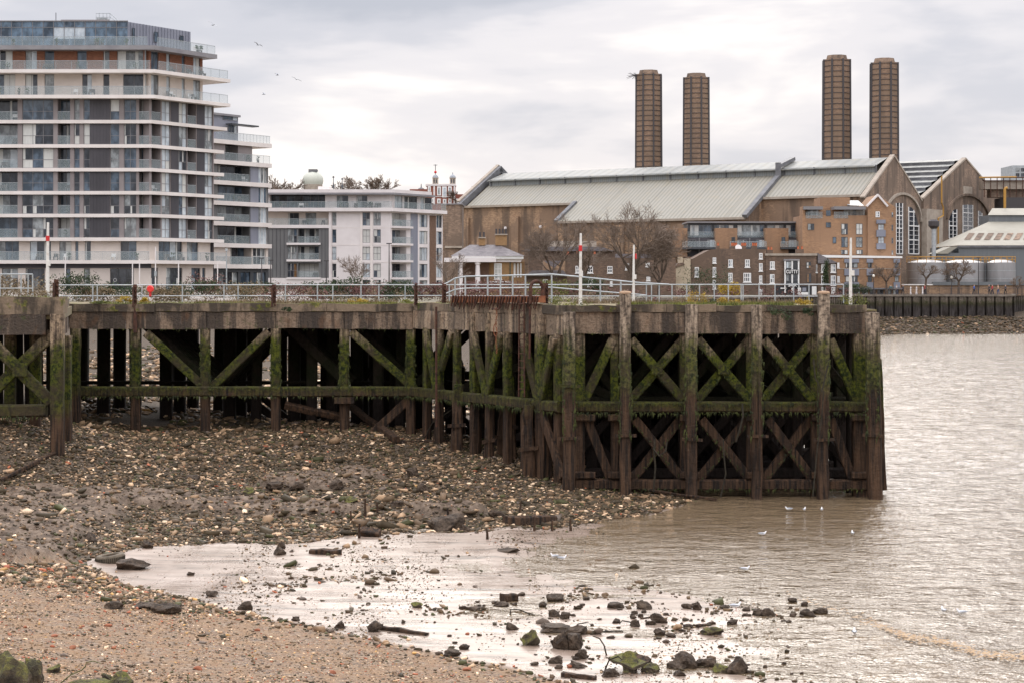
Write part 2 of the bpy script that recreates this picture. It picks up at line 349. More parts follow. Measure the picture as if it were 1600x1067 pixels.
def grid_mesh(name, XX, YY, ZZ, attr=None):
    ny, nx = XX.shape; me = bpy.data.meshes.new(name); co_ = np.stack((XX, YY, ZZ), -1).reshape(-1, 3)
    i = np.arange(ny * nx).reshape(ny, nx); f = np.stack((i[:-1, :-1], i[:-1, 1:], i[1:, 1:], i[1:, :-1]), -1).reshape(-1, 4)
    np_mesh(me, co_, f); me.polygons.foreach_set('use_smooth', np.ones(len(f), bool))
    if attr is not None:
        ca = me.color_attributes.new('Col', 'FLOAT_COLOR', 'POINT'); ca.data.foreach_set('color', attr.reshape(-1).astype(np.float32))
    return me
def np_mesh(me, co_, f):
    me.vertices.add(len(co_)); me.vertices.foreach_set('co', np.ascontiguousarray(co_, np.float32).ravel())
    k = f.shape[1]; me.loops.add(f.size); me.loops.foreach_set('vertex_index', np.ascontiguousarray(f, np.int32).ravel())
    me.polygons.add(len(f)); me.polygons.foreach_set('loop_start', np.arange(0, f.size, k, dtype=np.int32))
    me.polygons.foreach_set('loop_total', np.full(len(f), k, np.int32)); me.update(calc_edges=True); me.validate()
gm = mat('foreshore_ground', (.2, .15, .1), .6); nt = gm.node_tree; at = nt.nodes.new('ShaderNodeVertexColor'); at.layer_name = 'Col'
sp = nt.nodes.new('ShaderNodeSeparateColor'); nt.links.new(at.outputs[0], sp.inputs[0]); p = wpos(nt)
fine = noisen(nt, p, 14, 5, .75); mid = noisen(nt, p, 1.6, 6, .65); grit = noisen(nt, p, 38, 2, .8)
vor = nt.nodes.new('ShaderNodeTexVoronoi'); vor.inputs['Scale'].default_value = 17; nt.links.new(p, vor.inputs['Vector'])
vs_ = nt.nodes.new('ShaderNodeSeparateColor'); nt.links.new(vor.outputs['Color'], vs_.inputs[0])
sandc = rampn(nt, vs_.outputs[0], [(0, (.07, .055, .048)), (.25, (.24, .18, .125)), (.6, (.32, .24, .165)), (.8, (.2, .1, .055)), (1, (.42, .34, .26))])
sandc = mixn(nt, rampn(nt, mid, [(.42, (0, 0, 0)), (.6, (.6,) * 3)]), sandc, (.31, .19, .10))
sandc = mixn(nt, rampn(nt, grit, [(.38, (.7,) * 3), (.5, (0, 0, 0))]), sandc, (.06, .045, .038))
bankc = rampn(nt, fine, [(.35, (.025, .02, .014)), (.5, (.08, .06, .042)), (.68, (.2, .155, .11))])
mudc = rampn(nt, noisen(nt, mapn(nt, p, (1, .5, 1)), 3.5, 6, .7), [(.35, (.045, .03, .02)), (.5, (.13, .092, .064)), (.65, (.22, .165, .12))])
flatc = rampn(nt, noisen(nt, mapn(nt, p, (.3, 2.2, 1)), 1.0, 7, .72), [(.38, (.07, .048, .034)), (.46, (.25, .185, .14)), (.62, (.36, .28, .225))])
c = mixn(nt, sp.outputs[1], flatc, bankc); c = mixn(nt, sp.outputs[0], c, sandc); c = mixn(nt, sp.outputs[2], c, mudc)
b = nt.nodes['Principled BSDF']; nt.links.new(c, b.inputs['Base Color'])
rg = rampn(nt, noisen(nt, mapn(nt, p, (.5, .12, 1)), 1.0, 6, .65), [(.4, (.2,) * 3), (.62, (.38,) * 3)])
rg = mixn(nt, mathn(nt, 'MAXIMUM', sp.outputs[0], sp.outputs[1]), rg, (.85, .85, .85)); rg = mixn(nt, sp.outputs[2], rg, (.75, .75, .75))
nt.links.new(rg, b.inputs['Roughness']); nt.links.new(mixn(nt, mathn(nt, 'MAXIMUM', mathn(nt, 'MAXIMUM', sp.outputs[0], sp.outputs[1]), sp.outputs[2]), (.38, .38, .38), (.15, .15, .15)), b.inputs['Specular IOR Level'])
nt.links.new(mixn(nt, mathn(nt, 'MAXIMUM', sp.outputs[0], sp.outputs[1]), rampn(nt, noisen(nt, mapn(nt, p, (.6, .14, 1), (4, 1, 0)), 1.0, 6, .65), [(.4, (.0,) * 3), (.58, (.12,) * 3)]), (0, 0, 0)), b.inputs['Coat Weight']); b.inputs['Coat Roughness'].default_value = .26
dry = mathn(nt, 'MAXIMUM', mathn(nt, 'MAXIMUM', sp.outputs[0], sp.outputs[1]), sp.outputs[2])
hh = mathn(nt, 'ADD', mathn(nt, 'MULTIPLY', mathn(nt, 'ADD', fine, vor.outputs['Distance']), mathn(nt, 'MULTIPLY', dry, .5)),
           mathn(nt, 'MULTIPLY', noisen(nt, mapn(nt, p, (1.3, 4.5, 1)), 1.5, 6, .65), .3))
bump(nt, hh, .6, .07); nt.links.new(b.inputs['Normal'].links[0].from_socket, b.inputs['Coat Normal'])
M['ground'] = gm
BK = np.maximum(BK, ((YY > 200) & (ZZ > -.3)) * 1.0)
go = bpy.data.objects.new('foreshore', grid_mesh('foreshore', XX, YY, ZZ, np.stack((BE, BK, MM, np.ones_like(BE)), -1))); COL.objects.link(go)
go.data.materials.append(gm); tag(go, kind='structure')
# ------------------------------------------------------------------ river: real wavelets near, bump beyond
def waves(x, y):
    a = .8 * (fbm(x * .45 + y * .1, y * .62, 61, 3) - .5) + .4 * (fbm(x * 1.3 - y * .3, y * 1.5, 62, 3) - .5)
    near = .35 + .65 * np.clip((y - 52) / 30, 0, 1)
    calm = np.clip((x * FX / np.maximum(y, 1) + 60) / 260, .12, 1)
    return a * .17 * near * calm
xw = np.unique(np.r_[np.arange(-400, -30, 30.), np.arange(-30, 60, .3), np.arange(60, 1500, 40.)]); yw = np.unique(np.r_[np.arange(-400, 20, 20.), 25, 30, 33, np.arange(35, 95, .14), np.arange(95, 200, .6), np.arange(200, 320, 4.)])
XW, YW = np.meshgrid(xw, yw); ZW = waves(XW, YW) * np.clip((260 - YW) / 100, 0, 1) * (YW > 30)
wm = mat('river_water', (.2, .13, .075), .1); nt = wm.node_tree; b = nt.nodes['Principled BSDF']; b.inputs['IOR'].default_value = 1.5
p = wpos(nt)
ww = mathn(nt, 'ADD', noisen(nt, mapn(nt, p, (.8, 1.15, 1)), 1.0, 5, .6, .4), mathn(nt, 'MULTIPLY', noisen(nt, mapn(nt, p, (2.4, 3.4, 1)), 1.2, 3, .6), .3))
bump(nt, ww, 1.0, .24)
fm_ = noisen(nt, mapn(nt, p, (.5, 1.2, 1), (1, 3, 0)), 1.4, 7, .68)
nt.links.new(mixn(nt, rampn(nt, fm_, [(.62, (0, 0, 0)), (.7, (.5,) * 3)]), (.165, .118, .07), (.42, .31, .2)), b.inputs['Base Color'])
b.inputs['Roughness'].default_value = .05
M['water'] = wm
wo = bpy.data.objects.new('river_water', grid_mesh('river_water', XW, YW, ZW)); COL.objects.link(wo); wo.data.materials.append(wm); tag(wo, kind='structure')
# ------------------------------------------------------------------ shingle, pebbles and stones
_t = (1 + 5 ** .5) / 2
ICO = np.array([(-1, _t, 0), (1, _t, 0), (-1, -_t, 0), (1, -_t, 0), (0, -1, _t), (0, 1, _t), (0, -1, -_t), (0, 1, -_t), (_t, 0, -1), (_t, 0, 1), (-_t, 0, -1), (-_t, 0, 1)]) / math.sqrt(1 + _t * _t)
ICF = np.array([(0, 11, 5), (0, 5, 1), (0, 1, 7), (0, 7, 10), (0, 10, 11), (1, 5, 9), (5, 11, 4), (11, 10, 2), (10, 7, 6), (7, 1, 8), (3, 9, 4), (3, 4, 2), (3, 2, 6), (3, 6, 8), (3, 8, 9), (4, 9, 5), (2, 4, 11), (6, 2, 10), (8, 6, 7), (9, 8, 1)])
CUBE = np.array([(i, j, k) for k in (-.62, .62) for j in (-.7, .7) for i in (-.8, .8)]); CUF = np.array([(0, 2, 3), (0, 3, 1), (4, 5, 7), (4, 7, 6), (0, 1, 5), (0, 5, 4), (2, 6, 7), (2, 7, 3), (0, 4, 6), (0, 6, 2), (1, 3, 7), (1, 7, 5)])
PAL = np.array([1.42, 1.33, 1.2]) * np.array([(.035, .026, .014), (.055, .04, .022), (.085, .056, .033), (.045, .046, .016), (.125, .085, .05), (.23, .155, .095), (.42, .30, .2), (.62, .49, .36), (.28, .09, .045), (.10, .08, .068), (.42, .26, .1)])
def pebbles(name, pts, size, pal_w, seed, m, flat=(.35, .75), sink=.25, cube=.25):
    rg = np.random.default_rng(seed); n = len(pts); allv, allf, allc, base = [], [], [], 0
    for shp, fc, sel in ((ICO, ICF, rg.random(n) >= cube), (CUBE, CUF, None)):
        if sel is None: sel = ~prev
        prev = sel; q = pts[sel]; k = len(q)
        if k == 0: continue
        s = size[sel][:, None, None] * .5
        v = np.repeat(shp[None], k, 0) * (1 + rg.uniform(-.36, .36, (k, len(shp), 1)))
        v = v * np.stack((rg.uniform(.8, 1.5, k), rg.uniform(.6, 1.1, k), rg.uniform(*flat, k)), 1)[:, None]
        a = rg.uniform(0, 6.28, k); tl = rg.normal(0, .3, k)
        ct, st_ = np.cos(tl), np.sin(tl); x, y, z = v[..., 0], v[..., 1], v[..., 2]
        x, z = x * ct[:, None] - z * st_[:, None], x * st_[:, None] + z * ct[:, None]
        ca, sa = np.cos(a)[:, None], np.sin(a)[:, None]; x, y = x * ca - y * sa, x * sa + y * ca
        v = np.stack((x, y, z), -1) * s; v[..., 2] += size[sel][:, None] * .5 * (.5 - sink)
        v += q[:, None]
        c_ = PAL[rg.choice(len(PAL), k, p=np.array(pal_w) / sum(pal_w))] * rg.uniform(.7, 1.35, (k, 1))
        allv.append(v.reshape(-1, 3)); allf.append((fc[None] + base + (np.arange(k) * len(shp))[:, None, None]).reshape(-1, 3))
        allc.append(np.repeat(np.c_[c_, np.ones(k)], len(shp), 0)); base += k * len(shp)
    me = bpy.data.meshes.new(name); np_mesh(me, np.concatenate(allv), np.concatenate(allf))
    ca = me.color_attributes.new('Col', 'FLOAT_COLOR', 'POINT'); ca.data.foreach_set('color', np.concatenate(allc).astype(np.float32).ravel())
    me.materials.append(m); o = bpy.data.objects.new(name, me); COL.objects.link(o); return o
pm = mat('pebble', (.1, .1, .1), .68, spec=.3); nt = pm.node_tree; at = nt.nodes.new('ShaderNodeVertexColor'); at.layer_name = 'Col'; p = wpos(nt)
c = mixn(nt, rampn(nt, noisen(nt, p, 22, 4, .7), [(.35, (.65,) * 3), (.6, (1,) * 3)]), (.03, .03, .015), at.outputs[0])
nt.links.new(c, nt.nodes['Principled BSDF'].inputs['Base Color']); M['pebble'] = pm
def scatter(n, x0, x1, y0, y1, seed, fn, lift=0.0):
    rg = np.random.default_rng(seed); x = rg.uniform(x0, x1, n); y = rg.uniform(y0, y1, n)
    z, be, bk, mm, fl = ground_all(x, y); zb = hbase(x, y); px, py, _, _, d1, d2 = zones(x, y, zb)
    pr = fn(x, y, z, be, bk, mm, fl, px, py, d1, d2); k = rg.random(n) < pr
    return np.stack((x, y, z + lift), 1)[k], rg
wet = lambda z: np.clip((z + .06) / .08, 0, 1)
view = lambda px: (px > -160) & (px < 1700)
# bank
pts, rg = scatter(200000, -24, 12, 44, 79, 1, lambda x, y, z, be, bk, mm, fl, px, py, d1, d2: bk * (1 - .8 * mm) * wet(z) * view(px))
sz = np.clip(rg.lognormal(math.log(.07), .5, len(pts)), .035, .36)
tag(pebbles('shingle', pts, sz, (24, 22, 14, 9, 13, 11, 8, 3, .8, 4, .2), 2, pm, flat=(.25, .7), cube=.5), kind='stuff')
pts, rg = scatter(42000, -48, 10, 78, 168, 3, lambda x, y, z, be, bk, mm, fl, px, py, d1, d2: wet(z) * (px > 60) * (px < 1000) * (fbm(x * .3, y * .15, 71) > .42) * np.clip((150 - y) / 40, 0, 1))
tag(pebbles('shingle', pts, np.clip(rg.lognormal(math.log(.22), .4, len(pts)), .1, .5), (12, 12, 14, 8, 16, 16, 13, 6, 1, 5, .5), 4, pm), kind='stuff')
pts, rg = scatter(1200, -24, 12, 44, 79, 29, lambda x, y, z, be, bk, mm, fl, px, py, d1, d2: bk * wet(z) * view(px) * (fbm(x * .5, y * .5, 78) > .5))
tag(pebbles('cobbles', pts, np.clip(rg.lognormal(math.log(.28), .3, len(pts)), .18, .6), (20, 20, 18, 10, 10, 6, 2, .5, 1, 3, 0), 30, pm, flat=(.4, .8), cube=.5), kind='stuff')
pts, rg = scatter(9000, 50, 96, 262, 290, 33, lambda x, y, z, be, bk, mm, fl, px, py, d1, d2: (z > -.05) * 1.0)
tag(pebbles('shingle', pts, np.clip(rg.lognormal(math.log(.3), .4, len(pts)), .12, .8), (24, 22, 16, 3, 8, 2, .6, .2, .2, 8, 0), 34, pm, flat=(.3, .6), cube=.5), kind='stuff')
# beach: green and brown cobbles along its upper edge, grit and brick chips on the sand
pts, rg = scatter(60000, -22, 6, 28, 54, 5, lambda x, y, z, be, bk, mm, fl, px, py, d1, d2: be * (1 - .75 * mm) * view(px) * np.clip((np.where(px < 330, 62 - px * .1, 16) - d1) / 16, .0, 1))
tag(pebbles('cobbles', pts, np.clip(rg.lognormal(math.log(.078), .42, len(pts)), .03, .3), (9, 12, 12, 13, 14, 13, 9, 4, 4, 5, 2), 6, pm), kind='stuff')
pts, rg = scatter(90000, -16, 6, 26, 47, 7, lambda x, y, z, be, bk, mm, fl, px, py, d1, d2: be * view(px) * np.clip((d1 - 6) / 20, 0, 1) * (.4 + .6 * (fbm(x * .9, y * .9, 81) > .5)))
tag(pebbles('beach_gravel', pts, np.clip(rg.lognormal(math.log(.026), .5, len(pts)), .012, .13), (7, 9, 12, 6, 13, 15, 13, 7, 8, 9, 3), 8, pm, cube=.4), kind='stuff')
# thin scatter on the wet mud, in drifts
def drift(x, y, z, be, bk, mm, fl, px, py, d1, d2):
    f = fbm(x * .35, y * .12, 91); g = fbm(x * 1.6, y * .9, 92)
    reg = np.clip((px - 250) / 250, 0, 1) * np.clip((1330 - px) / 250, 0, 1)
    belt = np.exp(-((py - np.interp(px, [400, 700, 900, 1100, 1300], [880, 925, 945, 960, 960])) / 42) ** 2) + .8 * np.exp(-((py - np.interp(px, [700, 900, 1200], [980, 1030, 1055])) / 26) ** 2) * (px > 700)
    return fl * reg * np.clip((f - .40) * 5, .03, 1) * np.clip((g - .42) * 6, 0, 1) * np.clip(belt, .12, 1) * (z > -.1)
def specks(x, y, z, be, bk, mm, fl, px, py, d1, d2): return fl * (z > -.03) * np.clip((fbm(x * .8, y * .22, 95) - .46) * 6, .04, 1) * np.clip((px - 150) / 200, 0, 1)
pts, rg = scatter(60000, -16, 14, 33, 62, 19, specks)
tag(pebbles('grit', pts, np.clip(rg.lognormal(math.log(.024), .5, len(pts)), .01, .09), (18, 18, 16, 8, 10, 5, 2, 1, 1, 6, .3), 20, pm), kind='stuff')
pts, rg = scatter(60000, -14, 14, 33, 60, 9, drift)
tag(pebbles('mud_stones', pts, np.clip(rg.lognormal(math.log(.06), .6, len(pts)), .02, .34), (18, 18, 16, 8, 10, 5, 3, 1, 2, 6, .3), 10, pm), kind='stuff')
# ------------------------------------------------------------------ the jetty
YR, YL, YK = 66.7, 76.5, 65.0
rj = random.Random(7)
jet = thing('jetty', (0, YR, 0), 'derelict jetty with a stained concrete deck on mossy cross-braced timber frames', 'jetty')
def part(mb, name, m, par=jet, **k): return mb.build(name, m, par, **k)
ZM0, ZM1 = 3.12, 3.55          # middle beam
# deck
dk = MB().prism([(-44, YK + .1), (-16.3, YK + .1), (-18.8, YL + .1), (-4.2, YL + .1), (2.1, YR + .15), (13.6, YR + .15), (13.6, 91), (-44, 91)], 6.62, 6.95)
part(dk, 'deck', [M['deck']])
def along(a, b, t): return Vector(a).lerp(Vector(b), t)
def fascia(a, b, z0, z1, d, n, name, m, jz=.02, jd=.03):
    a, b = Vector((*a, 0)), Vector((*b, 0)); e = (b - a).normalized(); nn = Vector((e.y, -e.x, 0)); ts = [i / n for i in range(n + 1)]
    for i in range(n):
        p0, p1 = a.lerp(b, ts[i]), a.lerp(b, ts[i + 1]); o_ = rj.uniform(-jd, jd) ; c_ = (p0 + p1) / 2 + nn * (o_ - d / 2)
        l_ = (p1 - p0).length / 2 - .008; za, zb = z0 + rj.uniform(-jz, jz), z1 + rj.uniform(-jz, jz)
        mb = MB(); seg = max(2, int(l_ * 4)); vs = []
        for k in range(seg + 1):
            q = p0.lerp(p1, .004 + .992 * k / seg); ja, jb = rj.uniform(-.025, .025), rj.uniform(-.02, .03)
            for dd, zz in ((o_, za + ja), (o_, zb + jb), (o_ - d, zb + jb), (o_ - d, za + ja)): vs.append((q.x + nn.x * dd, q.y + nn.y * dd, zz))
        fs = [(k * 4 + i_, (k + 1) * 4 + i_, (k + 1) * 4 + (i_ + 1) % 4, k * 4 + (i_ + 1) % 4) for k in range(seg) for i_ in range(4)] + [(0, 1, 2, 3), (seg * 4 + 3, seg * 4 + 2, seg * 4 + 1, seg * 4)]
        mb.add(vs, fs); part(mb, name, m)
KL, KR = (-40, YK), (-16.25, YK); L0, L1 = (-18.9, YL), (-4.23, YL); R0, R1 = (2.02, YR), (13.55, YR)
fascia(KL, (-16.9, YK), 6.05, 6.80, .5, 5, 'fascia_panel', M['fascia']); fascia(KL, KR, 6.81, 7.42, .6, 5, 'coping', M['coping'])
fascia(KR, L0, 6.02, 6.78, .4, 3, 'fascia_panel', M['fascia']); fascia(KR, L0, 6.79, 7.3, .45, 2, 'coping', M['coping'])
fascia(L0, L1, 5.98, 6.70, .4, 5, 'fascia_panel', M['fascia']); fascia((L0[0], L0[1] - .06), (L1[0], L1[1] - .06), 6.71, 7.06, .6, 4, 'coping', M['coping'])
fascia(L1, R0, 6.0, 6.74, .4, 5, 'fascia_panel', M['fascia_pale'])
mm0, mm1 = along((*L1, 0), (*R0, 0), .30), along((*L1, 0), (*R0, 0), .86)
fascia(L1, mm0.xy, 6.75, 7.08, .5, 1, 'coping', M['coping']); fascia(mm1.xy, R0, 6.75, 7.08, .5, 1, 'coping', M['coping'])
fascia(mm0.xy, mm1.xy, 6.75, 7.16, .5, 3, 'coping', M['fascia_pale'])
fascia(R0, R1, 6.07, 6.86, .4, 5, 'fascia_panel', M['fascia']); fascia((R0[0], YR - .07), (R1[0] - .35, YR - .07), 6.87, 7.12, .6, 6, 'coping', M['coping'])
# rusted fender strip with hooked teeth over the pale middle length
e = (mm1 - mm0).normalized(); nn = Vector((e.y, -e.x, 0))
mb = MB(); mb.beam(mm0 + nn * .0 + Vector((0, 0, 7.26)), mm1 + Vector((0, 0, 7.32)), .32, .26); part(mb, 'fender_strip', M['rust_bright'])
mb = MB(); nT = 30
for i in range(nT):
    q = mm0.lerp(mm1, (i + .5) / nT) + nn * .19; a_ = rj.uniform(-.05, .22)
    mb.tube([q + Vector((0, 0, 7.42)) + e * .1, q + Vector((0, 0, 7.2)) + e * (.04 - a_ * .3), q + Vector((0, 0, 6.98 - rj.random() * .12)) - e * a_], [.045, .04, .02], 5)
each(mb, 'fender_tooth', M['rust'], jet)
# ---- right front
def col(px, Y, w_, zt, zb, m=None, name='pile', t=None, lean=0.0, jit=.012):
    x = (px - CX) * Y / FX; mb = MB(); mb.timber((x + lean, Y, zb), (x, Y, zt), w_, t or w_, 7, jit, rj); return part(mb, name, m or M['timber'])
def brace(px0, py0, px1, py1, Y, w_=.34, t=.2, m=None, zsh=0):
    a, b = P(px0, py0, Y), P(px1, py1, Y); mb = MB(); mb.timber(a, b, w_, t, 5, .01, rj, side=(b - a).cross(Vector((0, 1, 0)))); return part(mb, 'brace', m or M['timber'])
YB = YR + .22
for px, w_ in ((905, .42), (960, .3), (1068, .28), (1172, .3), (1272, .28), (1345, .62)): col(px, YB + .1, w_, 6.1, -.6)
mb = MB(); mb.timber(P(898, 635, YB - .1), (P(1352, 635, YB - .1)), .4, .38, 14, .008, rj, side=(0, 0, 1)); part(mb, 'middle_beam', M['timber'])
mb = MB(); mb.timber(P(900, 756, YB - .1), (P(1362, 757, YB - .1)), .4, .38, 14, .01, rj, side=(0, 0, 1)); part(mb, 'bottom_beam', M['timber'])
for a, b in ((899, 930), (950, 988), (1062, 1092), (1166, 1192), (1268, 1296), (1330, 1356)):
    mb = MB(); mb.timber(P(a, 652, YB - .25), P(b, 652, YB - .25), .26, .26, 3, .01, rj, side=(0, 0, 1)); part(mb, 'waling', M['timber'])
    mb = MB(); mb.timber(P(a, 742, YB - .25), P(b, 742, YB - .25), .26, .26, 3, .01, rj, side=(0, 0, 1)); part(mb, 'waling', M['timber'])
for x0, x1 in ((986, 1067), (1090, 1171), (1193, 1270)):
    brace(x0, 530, x1, 624, YB - .02); brace(x1 + 2, 528, x0, 624, YB + .24)
    brace(x0 + 6, 654, x1 - 2, 746, YB - .02); brace(x1 - 2, 652, x0 + 2, 748, YB + .24)
    c_ = P((x0 + x1) / 2, 577, YB - .14); part(MB().obox(c_, (.2, 0, 0), (0, .05, 0), (0, 0, .17)), 'bolt_plate', M['timber'])
brace(958, 530, 914, 624, YB); brace(917, 652, 955, 752, YB); brace(1297, 530, 1338, 624, YB); brace(1298, 654, 1332, 750, YB)
for k_, (px, w_, yt, yb, px2) in enumerate(((889, .46, 488, 770, 0), (977, .40, 459, 778, 0), (1080, .42, 476, 786, 0), (1183, .38, 477, 790, 0), (1287, .42, 459, 788, -2), (1363, .5, 489, 786, 4))):
    Yf = YR - .55; a, b = P(px + px2, yb, Yf), P(px, yt, Yf); b.z = b.z; mb = MB(); mb.timber(a, b, w_, w_ * .9, 12, .02, rj); fo = part(mb, 'fender_pile', M['fender'])
    if yt < 470: part(MB().lathe((b.x, b.y, b.z - .02), [(.23, 0), (.235, .05), (.18, .1), (.05, .115)], 10), 'pile_cap', M['pale_wood'], fo)
    for yy in (rj.uniform(600, 612) if k_ < 1 else 0, 683 + rj.uniform(-5, 5)):
        if yy: part(MB().beam(P(px - 16, yy + rj.uniform(-2, 2), Yf - .25), P(px + 18, yy + rj.uniform(-2, 2), Yf - .25), .06, .11), 'strap', M['timber'], fo)
mb = MB(); mb.timber(P(1187, 735, YR - .8), P(1187, 478, YR - .8), .09, .08, 6, .008, rj); part(mb, 'rubbing_strip', M['fender'])
for px, yb_, yt_, ln in ((1381, 765, 560, -.1), (1374, 770, 600, .02)):
    a, b = P(px, yb_, YR + 1.2), P(px - 8, yt_, YR + 1.2); mb = MB(); mb.timber(a, b, .2, .2, 6, .02, rj); part(mb, 'raking_timber', M['timber'])
# ---- frames behind the right front: timber colour darkened for the shade under the deck
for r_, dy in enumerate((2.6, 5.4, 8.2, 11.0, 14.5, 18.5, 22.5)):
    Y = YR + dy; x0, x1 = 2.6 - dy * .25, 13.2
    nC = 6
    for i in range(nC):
        x = x0 + (x1 - x0) * (i + .12 * rj.random()) / (nC - 1); mb = MB(); mb.timber((x, Y, -1), (x, Y, 6.62), .42, .4, 3, .01, rj); part(mb, 'inner_pile', M['shaded_timber'])
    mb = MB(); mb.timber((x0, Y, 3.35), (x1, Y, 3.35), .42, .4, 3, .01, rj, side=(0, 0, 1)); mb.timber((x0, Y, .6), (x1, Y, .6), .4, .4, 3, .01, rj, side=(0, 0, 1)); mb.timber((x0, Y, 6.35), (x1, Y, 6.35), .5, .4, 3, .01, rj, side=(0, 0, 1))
    each(mb, 'inner_beam', M['shaded_timber'], jet)
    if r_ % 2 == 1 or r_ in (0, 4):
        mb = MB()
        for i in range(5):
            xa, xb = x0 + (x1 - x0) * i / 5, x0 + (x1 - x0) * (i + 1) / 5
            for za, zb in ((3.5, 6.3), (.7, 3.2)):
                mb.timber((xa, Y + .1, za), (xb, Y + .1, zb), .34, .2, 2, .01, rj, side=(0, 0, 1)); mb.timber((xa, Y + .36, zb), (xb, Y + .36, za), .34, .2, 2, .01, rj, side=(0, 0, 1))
        each(mb, 'inner_brace', M['shaded_timber'], jet)
for y_ in (68.3, 71.0): mb = MB(); mb.timber((13.0, y_, -1), (13.0, y_, 6.62), .5, .42, 3, .01, rj); part(mb, 'inner_pile', M['shaded_timber'])
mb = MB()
for i in range(26):           # boards added behind the frames to keep the interior dark, with gaps
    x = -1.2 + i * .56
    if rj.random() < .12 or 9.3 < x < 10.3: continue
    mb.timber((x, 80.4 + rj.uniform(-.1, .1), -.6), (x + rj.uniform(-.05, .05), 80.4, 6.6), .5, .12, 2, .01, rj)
each(mb, 'added_backing_board', M['shaded_timber'], jet)
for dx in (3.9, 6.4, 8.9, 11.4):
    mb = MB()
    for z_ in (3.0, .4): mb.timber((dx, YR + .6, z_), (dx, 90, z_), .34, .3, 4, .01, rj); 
    each(mb, 'longitudinal_beam', M['shaded_timber'], jet)
# ---- middle, running back to the left length
eM = (Vector((*R0, 0)) - Vector((*L1, 0))); LM = eM.length; eM.normalize(); nM = Vector((eM.y, -eM.x, 0))
def mu(px):
    r_ = (px - CX) / FX; a = Vector((*L1, 0)); return (r_ * a.y - a.x) / (eM.x - r_ * eM.y)
def mpt(px, d, z): q = Vector((*L1, 0)) + eM * mu(px) + nM * d; q.z = z; return q
for px, w_, dpt in ((664, .3, -.1), (684, .3, -.1), (711, .3, -.1), (738, .34, -.1), (762, .32, -.1), (790, .32, -.1), (817, .3, -.1), (846, .55, -.1), (868, .4, -.2)):
    mb = MB(); mb.timber(mpt(px, dpt, -.3), mpt(px, dpt, 6.05 if px not in (738, 762, 817, 846) else 6.75), w_, w_, 8, .014, rj, side=tuple(eM)); part(mb, 'pile', M['concrete'])
mb = MB(); mb.timber(mpt(646, 0, 3.32), mpt(876, 0, 3.32), .42, .36, 12, .01, rj, side=(0, 0, 1)); part(mb, 'middle_beam', M['timber'])
for a, za, b, zb in ((668, 5.95, 684, 3.5), (709, 5.95, 692, 4.4), (742, 5.95, 762, 3.5), (786, 5.95, 764, 3.5), (820, 5.95, 843, 3.5), (868, 5.9, 848, 3.5), (850, 3.0, 882, .7)):
    mb = MB(); mb.timber(mpt(a, .08, za), mpt(b, .08, zb), .34, .2, 4, .01, rj, side=tuple(eM)); part(mb, 'brace', M['concrete'])
for k in range(1, 5):
    for i in range(4):
        q = Vector((*L1, 0)) + eM * (LM * (i + .3) / 4) - nM * (k * 2.6); mb = MB(); mb.timber((q.x, q.y, 0), (q.x, q.y, 6.62), .45, .42, 3, .01, rj); part(mb, 'inner_pile', M['shaded_timber'])
    a, b = Vector((*L1, 0)) - nM * (k * 2.6), Vector((*R0, 0)) - nM * (k * 2.6); mb = MB()
    for z_ in (3.3, 6.3): mb.timber(a + Vector((0, 0, z_)), b + Vector((0, 0, z_)), .42, .4, 3, .01, rj, side=(0, 0, 1))
    for z_, z2 in ((3.4, 6.2), (6.2, 3.4), (.6, 3.2)): mb.timber(a + Vector((0, 0, z_)), b + Vector((0, 0, z2)), .34, .2, 3, .01, rj, side=(0, 0, 1))
    each(mb, 'inner_brace', M['shaded_timber'], jet)
# ---- left length
for px in (212, 321, 431, 538, 642): col(px, YL + .2, .40, 5.99 if px != 212 else 5.99, 1.0, M['concrete'])
col(118, YL - .2, .4, 6.0, 1.0, M['concrete'])
mb = MB(); mb.timber((L0[0] + .3, YL + .12, 3.32), (L1[0] + .2, YL + .12, 3.32), .44, .4, 16, .01, rj, side=(0, 0, 1)); part(mb, 'middle_beam', M['timber'])
for a in ((228, 520, 318, 604), (420, 518, 332, 604), (548, 518, 642, 602), (636, 626, 574, 684)): brace(*a, YL + .2, .36, .22, M['concrete'])
part(MB().obox(P(538, 625, YL - .15), (.42, 0, 0), (0, .12, 0), (0, 0, .13)), 'waling', M['timber'])
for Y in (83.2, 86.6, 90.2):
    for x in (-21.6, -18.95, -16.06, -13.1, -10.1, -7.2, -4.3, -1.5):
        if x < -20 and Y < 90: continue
        mb = MB(); mb.timber((x, Y, .5), (x, Y, 6.62), .56, .5, 3, .01, rj); part(mb, 'inner_pile', M['shaded_timber'])
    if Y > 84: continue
    mb = MB(); mb.timber((-22, Y - .3, 3.35), (-1, Y - .3, 3.35), .16, .3, 3, .01, rj, side=(0, 0, 1)); each(mb, 'inner_beam', M['shaded_timber'], jet)
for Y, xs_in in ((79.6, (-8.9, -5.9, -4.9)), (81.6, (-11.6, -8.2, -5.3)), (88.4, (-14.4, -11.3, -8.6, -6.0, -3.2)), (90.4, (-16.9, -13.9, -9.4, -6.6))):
    for x in xs_in: mb = MB(); mb.timber((x + rj.uniform(-.15, .15), Y, .5), (x, Y, 6.62), .46, .42, 3, .02, rj); part(mb, 'inner_pile', M['shaded_timber'])
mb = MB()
for x0, z_ in ((-13.0, 1), (-9.8, 0), (-7.0, 1), (-6.2, 0), (-4.6, 1)): mb.timber((x0, 85, 3.5 if z_ else 6.3), (x0 + 2.6, 85, 6.3 if z_ else 3.5), .34, .22, 3, .02, rj, side=(0, 0, 1)); mb.timber((x0 + .4, 85.5, 3.1 if z_ else 1), (x0 + 2.8, 85.5, 1 if z_ else 3.1), .3, .22, 3, .02, rj, side=(0, 0, 1))
